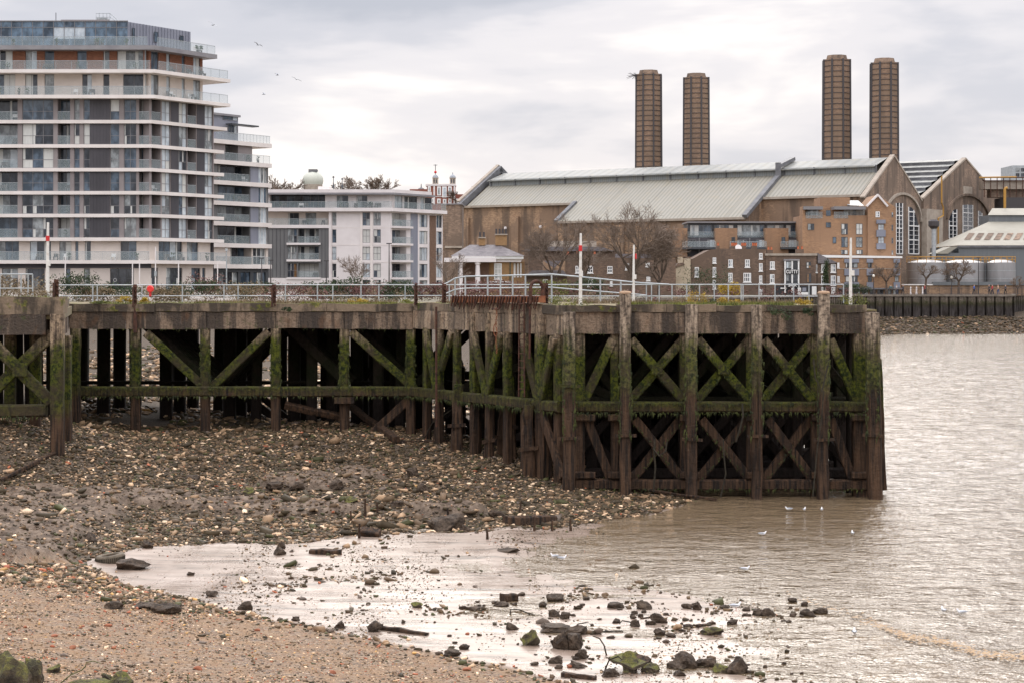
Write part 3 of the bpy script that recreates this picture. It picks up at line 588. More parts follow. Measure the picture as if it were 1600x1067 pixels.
each(mb, 'inner_brace', M['shaded_timber'], jet)
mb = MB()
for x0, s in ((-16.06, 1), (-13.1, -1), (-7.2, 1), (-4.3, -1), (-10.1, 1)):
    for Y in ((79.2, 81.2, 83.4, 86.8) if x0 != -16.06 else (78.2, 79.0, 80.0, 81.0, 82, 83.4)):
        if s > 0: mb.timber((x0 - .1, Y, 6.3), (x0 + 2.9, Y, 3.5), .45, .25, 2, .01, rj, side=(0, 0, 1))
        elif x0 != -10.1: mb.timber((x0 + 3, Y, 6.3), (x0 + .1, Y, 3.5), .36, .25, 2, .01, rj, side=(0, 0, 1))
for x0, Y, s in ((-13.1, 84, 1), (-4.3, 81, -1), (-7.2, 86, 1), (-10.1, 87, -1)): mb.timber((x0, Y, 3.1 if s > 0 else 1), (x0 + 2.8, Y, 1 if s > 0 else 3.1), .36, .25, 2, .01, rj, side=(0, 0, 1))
each(mb, 'inner_brace', M['shaded_timber'], jet)
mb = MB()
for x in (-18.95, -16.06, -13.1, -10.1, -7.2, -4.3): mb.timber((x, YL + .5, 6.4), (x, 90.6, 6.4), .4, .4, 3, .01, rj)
each(mb, 'longitudinal_beam', M['shaded_timber'], jet)
# ---- left block
col(90, YK - .05, .46, 6.82, 1.4, M['concrete']); col(104, YK + 1.4, .36, 6.0, 1.4, M['concrete'])
mb = MB(); mb.timber((-36, YK + .1, 3.33), (-16.9, YK + .1, 3.33), .46, .4, 16, .01, rj, side=(0, 0, 1)); part(mb, 'middle_beam', M['timber'])
brace(-20, 527, 80, 628, YK + .1, .42, .24, M['concrete']); brace(82, 522, -22, 622, YK + .36, .42, .24, M['concrete'])
part(MB().obox(P(31, 577, YK - .05), (.26, 0, 0), (0, .05, 0), (0, 0, .24)), 'bolt_plate', M['timber'])
for x in (-19.6, -22.8, -26, -29.2, -32.4): 
    mb = MB(); mb.timber((x, YK + .3, 1.2), (x, YK + .3, 6.1), .42, .4, 4, .01, rj); 
    if x < -20: part(mb, 'pile', M['concrete'])
    brx = x
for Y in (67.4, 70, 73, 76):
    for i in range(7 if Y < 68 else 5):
        x = -17.3 - i * (.95 if Y < 68 else 3.0) - (Y - 65) * .26; mb = MB(); mb.timber((x, Y, 1.2), (x, Y, 6.6), .4, .34, 3, .01, rj); part(mb, 'inner_pile', M['shaded_timber'] if Y > 68 else M['concrete'])
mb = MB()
for i in range(14): mb.timber((-20.0 - i * .9, 78.5, 1.5), (-20.0 - i * .9 + rj.uniform(-.1, .1), 78.5, 6.6), .8, .15, 2, .01, rj)  # same added backing, closing off the left block's dark interior
each(mb, 'added_backing_board', M['shaded_timber'], jet)
# ladder, hoop, chains
lad = thing('iron_ladder', mpt(829, .35, 3.4), 'rusty iron ladder with an arched hoop handrail hanging down the pale concrete jetty face', 'ladder')
mb = MB(); c0, c1 = mpt(827, .35, 0), mpt(849, .1, 0)
for off in (-.17, .17): mb.tube([c0 + eM * off + Vector((0, 0, 7.45)), c0 + eM * off * 1.2 + Vector((0, 0, 3.6))], .032, 6)
part(mb, 'rail', M['rust'], lad)
mb = MB()
for i in range(13): z_ = 3.9 + i * .27; mb.tube([c0 - eM * .17 + Vector((0, 0, z_)), c0 + eM * .17 + Vector((0, 0, z_))], .018, 5)
each(mb, 'rung', M['rust'], lad)
mb = MB(); Yh = mpt(838, .3, 0).y
arc = [P(829, 475, Yh)] + [P(838.5 - 9.5 * math.cos(t_), 450 - 10 * math.sin(t_), Yh + .3 * t_ / 3.14) for t_ in [i * math.pi / 10 for i in range(11)]] + [P(846, 474, Yh + .3)]
mb.tube(arc, .07, 7); part(mb, 'hoop', M['rust'], lad)
part(MB().tube([P(828, 480, Yh), P(827.5, 560, Yh)], .05, 6), 'stringer', M['rust'], lad)
ch = thing('mooring_chain', mpt(786, .3, 5.2), 'rusty chain with a hook hanging from a bar on the pale jetty face', 'chain')
part(MB().tube([mpt(779, .3, 6.92), mpt(790, .3, 6.92)], .035, 6), 'bar', M['rust'], ch)
mb = MB()
for i in range(16):
    z_ = 6.9 - i * .11; q = mpt(786 + .6 * math.sin(i), .31, z_); ax = eM if i % 2 else nM
    mb.tube([q + ax * .035 * math.cos(t_) + Vector((0, 0, .06 * math.sin(t_))) for t_ in [k * math.pi / 4 for k in range(9)]], .012, 4, cap=False)
part(mb, 'chain', M['rust_bright'], ch)
part(MB().tube([mpt(786 - 3.5 * math.sin(t_), .33, 6.3 - .2 + .35 * math.cos(t_) * .7) for t_ in [i * math.pi / 8 for i in range(9)]], .02, 5), 'hook', M['rust_bright'], ch)
part(MB().tube([mpt(693, .35, 6.95), mpt(693.5, .35, 2.0)], .05, 6), 'standpipe', M['rust'])
# rusty stubs on the edge
def stub(px, y0, y1, Y, wpx, label, ragged=True):
    t = thing('rusty_bollard', P(px, y1, Y), label, 'bollard'); a = P(px, y1 + 4, Y); b = P(px, y0, Y); w_ = wpx * Y / FX
    mb = MB(); mb.box(a.x - w_ / 2, a.x + w_ / 2, a.y - .03, a.y + .03, a.z, b.z); mb.box(a.x - w_ / 2, a.x - w_ / 2 + .05, a.y + .031, a.y + .22, a.z, b.z - .05); mb.box(a.x - w_ / 2, a.x - w_ / 2 + .05, a.y - .22, a.y - .031, a.z, b.z - .12)
    part(mb, 'post', M['rust'], t); mb = MB()
    for i in range(5): mb.lathe((a.x + w_ * .3, a.y - .06, a.z + (b.z - a.z) * (i + .5) / 5), [(.035, -.03), (.045, 0), (.03, .03)], 6)
    each(mb, 'bolt', M['rust'], t); return t
stub(88, 437, 465, YK + .6, 7, 'short jagged rusty post on the coping at the jetty left corner')
stub(211, 445, 476, YL, 5.5, 'rusty post on the jetty edge left of the red disc on the railing')
stub(428, 445, 476, YL, 6.5, 'rusty post on the jetty edge below the white apartment block')
stub(650, 444, 473, YL - .2, 5, 'thin rusty post left of the rise in the railing')
stub(694, 444, 470, 75, 6.5, 'rusty post at the foot of the rising ramp railing')
stub(853, 443, 472, 69.5, 7, 'rusty post just right of the arched ladder hoop')
part(MB().tube([P(211, 476, YL), P(211.5, 520, YL - .1)], .09, 6), 'drain_pipe', M['rust'])
# ---- broken fender posts in front of the middle
for i, (px, yt, yb, w_, lab) in enumerate(((723, 573, 682, .34, 'broken timber post standing furthest left below the pale jetty face'), (712, 600, 700, .5, 'stumpy dark post tight against the jetty below its thin standpipe'), (747, 560, 703, .34, 'tall broken post between the standpipe and the hanging chain'),
  (762, 640, 716, .36, 'short capped post right of the tall broken post'), (801, 588, 722, .32, 'leaning split post just left of the iron ladder foot'), (782, 634, 712, .42, 'stocky sawn post below the hanging chain'), (826, 632, 732, .5, 'thick rounded post with rivets at the foot of the iron ladder'), (683, 600, 690, .36, 'dark broken post under the left end of the pale concrete'))):
    g = GP(px, yb); b = P(px + (4 if i % 2 else -1), yt, g.y); t = thing('old_mooring_post', g, lab, 'post'); mb = MB(); a = g + Vector((0, 0, -.3))
    mb.timber(a, b, w_, w_ * .9, 8, .03, rj, taper=.75); part(mb, 'post', M['timber'], t)
    mb = MB()
    for k in range(3): q = b + Vector((rj.uniform(-.1, .1), 0, -.1)); mb.timber(q, q + Vector((rj.uniform(-.08, .08), 0, rj.uniform(.15, .5))), .1, .08, 2, .02, rj, taper=.3)
    each(mb, 'splinter', M['timber'], t)
    h = a.lerp(b, .45); part(MB().obox(h + Vector((0, -w_ * .5 - .03, 0)), (w_ * .75, 0, rj.uniform(-.05, .05)), (0, .03, 0), (0, 0, .07)), 'strap', M['timber'], t)
def hang(name, pts, r, label, cat='rope'):
    o = MB().tube(pts, r, 5).build(name, M['rope']); tag(o, label, cat); rebase(o, pts[-1]); return o
hang('rope', [P(1023, 685, 66.3), P(1022, 705, 66.2), P(1024, 730, 66.2), P(1021, 768, 66.2)], .035, 'weedy rope hanging on the first lower cross brace')
hang('rope', [P(1130, 685, 66.3), P(1131, 710, 66.2), P(1134, 740, 66.2), P(1126, 776, 66.2)], .03, 'weedy rope hanging on the second lower cross brace from the left')
hang('rope', [P(1160, 630, 66.1), P(1161, 650, 66), P(1156, 670, 66), P(1150, 690, 66.1)], .035, 'short looped rope beside the third thick fender post')
hang('rope', [P(1287, 610, 65.7), P(1284, 650, 65.7), P(1277, 700, 65.7), P(1270, 775, 65.7)], .025, 'long rope slanting down the fifth fender post to the water')
hang('rope', [P(1271, 560, 66), P(1274, 590, 65.9), P(1284, 612, 65.7), P(1296, 560, 65.9)], .03, 'thin rope looped round the top of the fifth fender post')
hang('rope', [P(722, 612, 75) + Vector((.4, -1, 0)), P(705, 640, 74.5), P(676, 660, 75), P(660, 690, 75.5)], .025, 'dark rope trailing beside the posts at the left end of the pale concrete')
hang('rope', [P(1042, 690, 66.2), P(1040, 705, 66.1), P(1030, 712, 66.1), P(1020, 700, 66.2)], .03, 'small loop of rope on the first lower cross brace')
# hanging weed on beams and posts between the tide lines
rwd = random.Random(91); mb = MB()
def weed(a, b, n, l0, l1, s):
    for _ in range(int(n * .6)):
        q = Vector(a).lerp(Vector(b), rwd.random()) + Vector((rwd.uniform(-.05, .05), -rwd.uniform(.0, .06), rwd.uniform(-.05, .05))); l = rwd.uniform(l0, l1); w_ = rwd.uniform(.3, 1) * s; sx = rwd.uniform(-.04, .04)
        mb.add((q + Vector((-w_, 0, 0)), q + Vector((w_, 0, 0)), q + Vector((sx + w_ * .5, -.03, -l * .6)), q + Vector((sx, -.01, -l)), q + Vector((sx - w_ * .6, -.03, -l * .5))), ((0, 1, 2, 3, 4),))
weed((2.4, YR - .1, 3.14), (13.2, YR - .1, 3.14), 520, .04, .22, .03); weed((2.4, YR - .12, 3.5), (13.2, YR - .12, 3.5), 300, .04, .16, .03); weed((2.4, YR - .1, .3), (13.2, YR - .1, .3), 300, .04, .2, .03)
weed((-18.6, YL - .12, 3.12), (-4.2, YL - .12, 3.12), 420, .04, .2, .03); weed((-18.6, YL - .12, 3.5), (-4.2, YL - .12, 3.5), 240, .04, .16, .03); weed((-34, YK - .1, 3.12), (-17, YK - .1, 3.12), 420, .04, .25, .03)
qa, qb = mpt(648, .24, 3.14), mpt(874, .24, 3.14); weed(qa, qb, 420, .04, .25, .03)
weed((2.2, YR - .1, 6.08), (13.4, YR - .1, 6.08), 160, .03, .15, .02); weed((-18.6, YL - .02, 5.98), (-4.3, YL - .02, 5.98), 160, .03, .15, .02)
for px in (889, 977, 1080, 1183, 1287, 1363): x_ = (px - CX) * (YR - .85) / FX; weed((x_ - .2, YR - .83, 2.2), (x_ - .2, YR - .83, 5.2), 70, .06, .3, .03); weed((x_ + .2, YR - .83, 2.2), (x_ + .2, YR - .83, 5.2), 70, .06, .3, .03)
for px in (212, 321, 431, 538, 642): x_ = (px - CX) * YL / FX; weed((x_ - .2, YL - .04, 3.4), (x_ - .2, YL - .04, 5.4), 50, .05, .25, .03); weed((x_ + .2, YL - .04, 3.4), (x_ + .2, YL - .04, 5.4), 50, .05, .25, .03)
for x0, x1 in ((986, 1067), (1090, 1171), (1193, 1270)):
    for a, b in (((x0, 536), (x1, 630)), ((x1, 534), (x0, 630)), ((x0 + 4, 660), (x1, 750)), ((x1, 658), (x0 + 2, 752))): weed(P(*a, YB - .14), P(*b, YB - .14), 60, .03, .16, .025)
wd = mb.build('weed', noisy('hanging_weed', (.014, .02, .005), (.06, .068, .01), 3, .9)); tag(wd, kind='stuff')
# ---- timbers lying about
def baulk(px0, py0, px1, py1, w_, label, lift0=0.0, lift1=0.0, m=None, name='driftwood_baulk', cat='timber'):
    a, b = GP(px0, py0), GP(px1, py1); a.z += w_ * .3 + lift0; b.z += w_ * .3 + lift1; mb = MB(); mb.timber(a, b, w_, w_ * .8, 5, .02, rj)
    o = mb.build(name, m or M['timber']); tag(o, label, cat); rebase(o, a); return o
baulk(445, 678, 545, 690, .3, 'fallen timber baulk leaning across the left length of the jetty', 1.0, .3)
baulk(542, 684, 620, 692, .3, 'fallen timber leaning at the last left bay of the jetty', .9, .1)
baulk(625, 684, 700, 690, .16, 'thin plank on the shingle at the corner of the jetty')
baulk(980, 765, 1120, 782, .1, 'long thin pole lying at the waterline under the jetty', .12, .02)
baulk(0, 692, 92, 694, .14, 'pole lying on stones under the left block of the jetty')
baulk(790, 820, 866, 818, .42, 'thick brown timber baulk half buried where the shingle meets the mud')
baulk(564, 837, 594, 838, .3, 'short brown log end beside a stake at the edge of the shingle')
baulk(484, 864, 533, 866, .2, 'pale waterlogged plank lying on the mud below the shingle')
baulk(594, 983, 668, 992, .12, 'straight grey pipe lying on the wet mud')
baulk(878, 1056, 930, 1062, .12, 'wooden stick at the edge of the gravel by the bottom of the frame')
baulk(1088, 980, 1116, 974, .08, 'small stick pointing to the rock with the gull')
for i, (px, yb, h, lab) in enumerate(((549, 800, .38, 'leftmost thin stake in the shingle'), (571, 806, .6, 'tallest thin stake in the shingle below the jetty'), (590, 800, .4, 'thin stake right of the tallest stake'), (701, 817, .5, 'thin stake left of the brown baulk'),
  (835, 829, .45, 'wooden stake in front of the brown baulk'), (862, 829, .35, 'broad stake at the right end of the brown baulk'), (892, 829, .4, 'stake standing right of the brown baulk'), (762, 842, .35, 'short stake standing alone in the wet mud'), (561, 840, .45, 'stake beside the short brown log end'), (812, 800, .35, 'stake just behind the brown baulk'))):
    g = GP(px, yb); mb = MB(); mb.timber(g - Vector((0, 0, .1)), g + Vector((rj.uniform(-.04, .04), 0, h)), .09, .09, 3, .008, rj, taper=.6)
    o = mb.build('wooden_stake', M['timber']); tag(o, lab, 'stake', 'thin stakes in the foreshore'); rebase(o, g)
# ---- railings
def railing(name, tops, lows, posts, zb, label, r=.033):
    t = thing(name, (posts[0].x, posts[0].y, zb if not callable(zb) else zb(0)), label, 'railing')
    part(MB().tube(tops, r, 6), 'top_rail', M['galv'], t)
    part(MB().tube(lows, r * .85, 6), 'lower_rail', M['galv'], t)
    for p_ in posts: part(MB().tube([(p_.x, p_.y, zb), p_], r, 6), 'post', M['galv'], t)
    return t
Yr = 87.5; pxs = [145, 152, 222, 285, 350, 372, 446, 496, 520, 564, 592, 633]
railing('tubular_railing', [P(92, 446, Yr), P(692, 445.5, Yr)], [P(92, 463, Yr), P(692, 462.5, Yr)], [P(x, 446, Yr) for x in pxs], 6.9, 'long galvanised tube railing along the left length of the jetty')
railing('tubular_railing', [P(-60, 429, 84), P(51, 429, 84)], [P(-60, 451, 84), P(51, 451, 84)], [P(x, 429, 84) for x in (-40, 0, 33, 44, 51)], 6.95, 'short end of galvanised railing at the far left above the jetty block')
top = [(692, 446), (700, 442), (711, 435.5), (727, 432.5), (775, 431.5), (862, 429), (900, 432.5), (945, 437), (1000, 442.5), (1045, 445)]
low = [(696, 459.5), (711, 453), (727, 451), (775, 450.5), (862, 449.5), (900, 453), (945, 456.5), (990, 460), (1010, 462)]
railing('ramp_railing', [P(a, b, 86) for a, b in top], [P(a, b, 86) for a, b in low], [P(x, float(np.interp(x, [q[0] for q in top], [q[1] for q in top])), 86) for x in (711, 727, 762, 782, 801, 821, 862, 938, 970)], 6.9, 'arched galvanised railing of the ramp rising over the middle of the jetty', .045)
railing('tubular_railing', [P(694, 445.5, 90.5), P(1318, 445, 90.5)], [P(694, 463, 90.5), P(1318, 463.5, 90.5)], [P(x, 445, 90.5) for x in (702, 1010, 1018, 1030, 1050, 1073, 1093, 1116, 1138, 1158, 1161, 1186, 1211, 1240, 1264, 1318)], 6.9, 'straight galvanised railing across the back of the right jetty head')
# ---- tide poles
def pole(px, yt, yb, Y, wpx, label, band=None, box_=None):
    t = thing('marker_pole', P(px, yb, Y), label, 'marker pole', 'white marker poles on the jetty'); w_ = wpx * Y / FX
    part(MB().tube([P(px, yb + 6, Y), P(px, (yt + yb) / 2, Y), P(px + .5, yt, Y)], [w_ * .62, w_ * .5, w_ * .38], 8), 'pole', M['white_paint'], t)
    if band: part(MB().tube([P(px + band[2], band[0], Y), P(px + band[2], band[1], Y)], w_ * band[3], 8), 'red_band', M['red_paint'], t)
    if box_: q = P(px + box_[0], box_[1], Y); part(MB().obox(q, (.07, 0, 0), (0, .07, 0), (0, 0, .11)), 'junction_box', M['white_paint'], t)
pole(74.5, 348, 463, 72, 5, 'tall white marker pole with a red band at the left end of the jetty', (369, 377, 0, .62), (1, 412))
pole(907, 365, 474, 70, 4.6, 'tallest white marker pole, red band near its top, beside the ramp railing', (384, 393, 0, .6), (1, 428))
pole(990, 383, 470, 86, 3.6, 'white marker pole with a small red plate, standing before a bare tree', (397, 405, 3.5, .4), (2, 433))
pole(1329, 372, 470, 72, 4.4, 'peeling white marker pole at the right end of the jetty', None, (3, 427))
t = thing('life_ring', P(235, 462, 87.2), 'red round lifebuoy holder hanging on the jetty railing', 'lifebuoy')
mb = MB(); c_ = P(235, 452, 87.2); ring = []
mb.add([(c_.x + 0.17 * math.cos(a_), c_.y - .06, c_.z + 0.17 * math.sin(a_)) for a_ in [k * math.pi / 8 for k in range(16)]] + [(c_.x + 0.14 * math.cos(a_), c_.y - .12, c_.z + 0.14 * math.sin(a_)) for a_ in [k * math.pi / 8 for k in range(16)]] + [(c_.x + 0.17 * math.cos(a_), c_.y + .04, c_.z + 0.17 * math.sin(a_)) for a_ in [k * math.pi / 8 for k in range(16)]],
       [(k, (k + 1) % 16, 16 + (k + 1) % 16, 16 + k) for k in range(16)] + [tuple(range(16, 32))] + [(32 + k, 32 + (k + 1) % 16, (k + 1) % 16, k) for k in range(16)] + [tuple(range(47, 31, -1))])
part(mb, 'disc', mat('lifebuoy_red', (.7, .03, .025), .4), t); part(MB().obox(c_ + Vector((0, -.02, -.24)), (.05, 0, 0), (0, .03, 0), (0, 0, .12)), 'holder', M['red_paint'], t)
# ------------------------------------------------------------------ land behind the river walls
M['land'] = noisy('land', (.09, .085, .05), (.2, .17, .12), .3, .95)
M['paving'] = noisy('paving', (.25, .22, .19), (.35, .31, .27), .6, .9)
ZL = 5.75
WL = [(-140, 160), (-60, 166), (-12, 172), (22, 232), (56, 290), (81.3, 290), (85, 303), (90, 312), (420, 318)]
vs = [(x, y, ZL) for x, y in WL] + [(6000, 318, ZL), (9000, 9000, ZL), (-9000, 9000, ZL), (-9000, 150, ZL)]
ld = MB().poly(vs).build('riverside_land', M['land']); tag(ld, kind='structure')
M['piling'] = tidal('sheet_piling', (.23, .19, .15), (.12, .1, .08), green=(.06, .055, .02), mud=(.05, .043, .04), z0=4.0, z1=4.7, streak=3)
M['wall_cap'] = noisy('wall_cap', (.13, .11, .085), (.25, .21, .17), 1.0, .9)
def river_wall(pts, zb, zt, step, label, depth=.5, fr=.55):
    t = thing('river_wall', (*pts[0], zb), label, 'river wall')
    mb = MB(); cap = MB()
    for a, b in zip(pts, pts[1:]):
        a, b = Vector((*a, 0)), Vector((*b, 0)); e = (b - a); l = e.length; e.normalize(); n = Vector((e.y, -e.x, 0)); k = max(1, round(l / step)); s_ = l / k; pr = []
        for i in range(k): u = i * s_; pr += [(u, depth), (u + s_ * fr, depth), (u + s_ * (fr + .13), 0), (u + s_ * .92, 0)]
        pr.append((l, depth)); vs = []
        for u, d in pr: q = a + e * u + n * (d - depth); vs += [(q.x, q.y, zb), (q.x, q.y, zt)]
        mb.add(vs, [(2 * i, 2 * i + 2, 2 * i + 3, 2 * i + 1) for i in range(len(pr) - 1)])
        cap.obox((a + b) / 2 + Vector((0, 0, zt + .06)) + n * (.12 - depth / 2), e * l / 2, n * (depth / 2 + .1), (0, 0, .16))
    mb.build('piling', M['piling'], t); cap.build('coping', M['wall_cap'], t); return t
river_wall(WL[0:3], 2.0, 5.72, .5, 'grey sheet pile wall seen through the left jetty bays', .3)
river_wall(WL[2:5], -1, 5.72, 1.0, 'sheet pile wall running along behind the jetty head', .4)
river_wall(WL[4:8], .5, 5.65, 1.52, 'tall dark sheet pile river wall of broad bays at the right', .45, .76)
river_wall(WL[7:9], .5, 5.3, 3.0, 'low plain river wall at the far right edge', .3)
# ------------------------------------------------------------------ facade tools
EV = Vector((.564, .826, 0)).normalized()
class Fac:
    def __init__(s, p, e): s.p = Vector((p[0], p[1], 0)); s.e = Vector((e[0], e[1], 0)).normalized(); s.n = Vector((s.e.y, -s.e.x, 0))
    def u(s, px):
        r = (px - CX) / FX; return (r * s.p.y - s.p.x) / (s.e.x - r * s.e.y)
    def z(s, py, u=0.0): return H0 - (py - HY) * (s.p.y + s.e.y * u) / FX
    def pt(s, u, d, z): q = s.p + s.e * u + s.n * d; return Vector((q.x, q.y, z))
    def box(s, mb, u0, u1, d0, d1, z0, z1, mi=0):
        return mb.obox(s.pt((u0 + u1) / 2, (d0 + d1) / 2, (z0 + z1) / 2), s.e * (u1 - u0) / 2, s.n * (d1 - d0) / 2, (0, 0, (z1 - z0) / 2), mi)
GL = {}
def glass(name, c, rough=.08, spec=.5, bright=None):
    m = mat(name, c, rough); nt = m.node_tree; b = nt.nodes['Principled BSDF']; p = wpos(nt)
    f = noisen(nt, mapn(nt, p, (1.1, 1.1, .7)), .9, 4, .6)
    c1 = mixn(nt, rampn(nt, f, [(.42, (0, 0, 0)), (.6, (1, 1, 1))]), c, bright or tuple(min(1, x * 2.6 + .02) for x in c)); nt.links.new(c1, b.inputs['Base Color'])
    b.inputs['Specular IOR Level'].default_value = spec; return m
GL['dark'] = glass('window_dark', (.012, .015, .02)); GL['blue'] = glass('window_blue', (.03, .045, .062), .06, .5); GL['curtain'] = noisy('window_curtain', (.5, .5, .46), (.62, .62, .58), 3, .3, (6, 6, .3))
GL['warm'] = glass('window_warm', (.06, .035, .02), bright=(.25, .13, .05)); GL['grey'] = glass('window_grey', (.13, .14, .14), .1); GL['pale'] = glass('window_pale', (.36, .41, .44), .08, .8, (.55, .6, .62))
GLN = ['dark', 'blue', 'curtain', 'warm', 'grey', 'pale']; GLM = [GL[k] for k in GLN]
def wall(fac, u0, u1, z0, z1, rects, m, root, name='wall', rev=.22, d=0.0):
    us = sorted({u0, u1, *[r[0] for r in rects], *[r[1] for r in rects]}); zs = sorted({z0, z1, *[r[2] for r in rects], *[r[3] for r in rects]})
    us = [x for x in us if u0 - 1e-6 <= x <= u1 + 1e-6]; zs = [x for x in zs if z0 - 1e-6 <= x <= z1 + 1e-6]; mb = MB()
    for i in range(len(us) - 1):
        for j in range(len(zs) - 1):
            cu, cz = (us[i] + us[i + 1]) / 2, (zs[j] + zs[j + 1]) / 2
            if any(r[0] < cu < r[1] and r[2] < cz < r[3] for r in rects): continue
            mb.quad(fac.pt(us[i], d, zs[j]), fac.pt(us[i + 1], d, zs[j]), fac.pt(us[i + 1], d, zs[j + 1]), fac.pt(us[i], d, zs[j + 1]))
    for r in rects:
        a, b, c, e_ = r[:4]; rv = r[4] if len(r) > 4 else rev; q = [(a, c), (b, c), (b, e_), (a, e_)]
        for k in range(4):
            p0, p1 = q[k], q[(k + 1) % 4]; mb.quad(fac.pt(p0[0], d, p0[1]), fac.pt(p0[0], d - rv, p0[1]), fac.pt(p1[0], d - rv, p1[1]), fac.pt(p1[0], d, p1[1]))
    return mb.build(name, m, root)
def window(fac, u0, u1, z0, z1, nx, nz, root, fm, mix, rnd, d=-.2, fw=.06, name='window', splits=None, sill=None):
    mb = MB(); fd = .05
    def bar(a, b, c, e_): fac.box(mb, a, b, d, d + fd, c, e_, 0)
    g_ = .004
    bar(u0 + g_, u0 + fw, z0 + g_, z1 - g_); bar(u1 - fw, u1 - g_, z0 + g_, z1 - g_); bar(u0 + fw, u1 - fw, z0 + g_, z0 + fw); bar(u0 + fw, u1 - fw, z1 - fw, z1 - g_)
    zsp = [z0 + fw + (z1 - z0 - 2 * fw) * (k / nz if not splits else splits[k]) for k in range(nz + 1)]
    for i in range(1, nx): x = u0 + (u1 - u0) * i / nx; bar(x - fw * .4, x + fw * .4, z0 + fw, z1 - fw)
    for k in range(1, nz):
        for i in range(nx): xa = u0 + (u1 - u0) * i / nx + (fw if i == 0 else fw * .4); xb = u0 + (u1 - u0) * (i + 1) / nx - (fw if i == nx - 1 else fw * .4); bar(xa, xb, zsp[k] - fw * .4, zsp[k] + fw * .4)
    base = rnd.choices(range(6), mix)[0]
    for i in range(nx):
        colm = base if rnd.random() < .6 else rnd.choices(range(6), mix)[0]
        for k in range(nz):
            g = colm if rnd.random() < .8 else rnd.choices(range(6), mix)[0]; xa, xb = u0 + (u1 - u0) * i / nx, u0 + (u1 - u0) * (i + 1) / nx
            mb.quad(fac.pt(xa, d + .012, zsp[k]), fac.pt(xb, d + .012, zsp[k]), fac.pt(xb, d + .012, zsp[k + 1]), fac.pt(xa, d + .012, zsp[k + 1]), 1 + g)
            if g in (0, 4) and rnd.random() < .35 and xb - xa > .5: w_ = (xb - xa) * rnd.uniform(.18, .4); mb.quad(fac.pt(xa, d + .02, zsp[k]), fac.pt(xa + w_, d + .02, zsp[k]), fac.pt(xa + w_, d + .02, zsp[k + 1]), fac.pt(xa, d + .02, zsp[k + 1]), 3)
    o = mb.build(name, [fm] + GLM, root)
    if sill: fac.box(s2 := MB(), u0 - .08, u1 + .08, -.02, .12, z0 - .14, z0 - .005); s2.build('sill', sill, o)
    return o
M['cream'] = noisy('cream_render', (.58, .51, .45), (.68, .60, .53), .5, .8); M['taupe'] = noisy('taupe_cladding', (.22, .19, .185), (.27, .235, .225), .5, .7)
M['charcoal'] = noisy('charcoal_cladding', (.045, .042, .047), (.065, .06, .067), .6, .6, (1, 1, .2)); M['charcoal2'] = noisy('grey_cladding', (.12, .12, .12), (.16, .16, .155), .5, .6, (1, 1, .2))
M['lilac'] = noisy('blue_grey_cladding', (.19, .2, .24), (.25, .26, .3), .5, .5, (1, 1, .2)); M['white'] = noisy('white_render', (.66, .61, .585), (.76, .71, .685), .3, .8)
M['wood'] = noisy('cedar_cladding', (.15, .055, .03), (.28, .12, .065), 2.5, .8, (1, 1, 6)); M['frame_grey'] = mat('frame_grey', (.2, .19, .19), .5); M['frame_dark'] = mat('frame_dark', (.05, .055, .06), .5); M['frame_white'] = mat('frame_white', (.78, .77, .74), .5)
M['slab'] = noisy('pale_slab', (.68, .62, .57), (.78, .72, .67), .35, .8, (1, 1, .4)); M['roof_grey'] = noisy('roof_grey', (.2, .19, .2), (.28, .27, .27), .5, .7)
bg = mat('balustrade_glass', (.4, .47, .48), .05); b = bg.node_tree.nodes['Principled BSDF']; b.inputs['Alpha'].default_value = .2; M['balu'] = bg
M['plant'] = noisy('balcony_plant', (.02, .04, .01), (.08, .1, .03), 6, .9); M['furn'] = noisy('balcony_furniture', (.05, .045, .04), (.2, .17, .15), 2, .8)
def balustrade(fac, u0, u1, d, z, root, h=1.1, panel=1.4, name='balustrade', inset=0):
    mb = MB(); fac.box(mb, u0, u1, d - .008, d + .008, z + .02, z + h - .03, 0); fac.box(mb, u0, u1, d - .025, d + .025, z + h - .03, z + h + .02, 1); n = max(1, round((u1 - u0) / panel))
    for i in range(n + 1): x = u0 + (u1 - u0) * i / n; x = min(max(x, u0 + .02), u1 - .02); fac.box(mb, x - .018, x + .018, d - .03, d - .009, z + .02, z + h - .03, 1)
    return mb.build(name, [M['balu'], M['galv']], root)
def bits(fac, u0, u1, d, z, n, rnd, root):            # chairs, tables and pots standing on a balcony, as a part each
    for _ in range(n):
        u = rnd.uniform(u0, u1); mb = MB()
        if rnd.random() < .45:
            r = rnd.uniform(.15, .22); c_ = fac.pt(u, d, z); mb.lathe(c_, [(r * .8, 0.01), (r, .4)], 8, 0)
            for k in range(26): a_ = rnd.uniform(0, 6.28); q = c_ + Vector((math.cos(a_) * r * rnd.random() * 1.6, math.sin(a_) * r * rnd.random() * 1.6, .4 + rnd.random() * .6)); s_ = .12; v1_ = Vector((rnd.uniform(-1, 1), rnd.uniform(-1, 1), rnd.uniform(-1, 1))) * s_; v2_ = Vector((rnd.uniform(-1, 1), rnd.uniform(-1, 1), rnd.uniform(-1, 1))) * s_; mb.quad(q - v1_, q + v2_, q + v1_, q - v2_, 1)
            mb.build('plant_pot', [M['furn'], M['plant']], root)
        else:
            w_ = rnd.uniform(.25, .5); fac.box(mb, u - w_, u + w_, d - .25, d + .25, z + .4, z + .46)
            for a_ in (-1, 1): fac.box(mb, u + a_ * (w_ - .04) - .03, u + a_ * (w_ - .04) + .03, d - .22, d + .22, z + .01, z + .4)
            fac.box(mb, u - w_, u + w_, d - .27, d - .24, z + .46, z + .85); mb.build('balcony_seat', M['furn'] if rnd.random() < .7 else M['frame_white'], root)
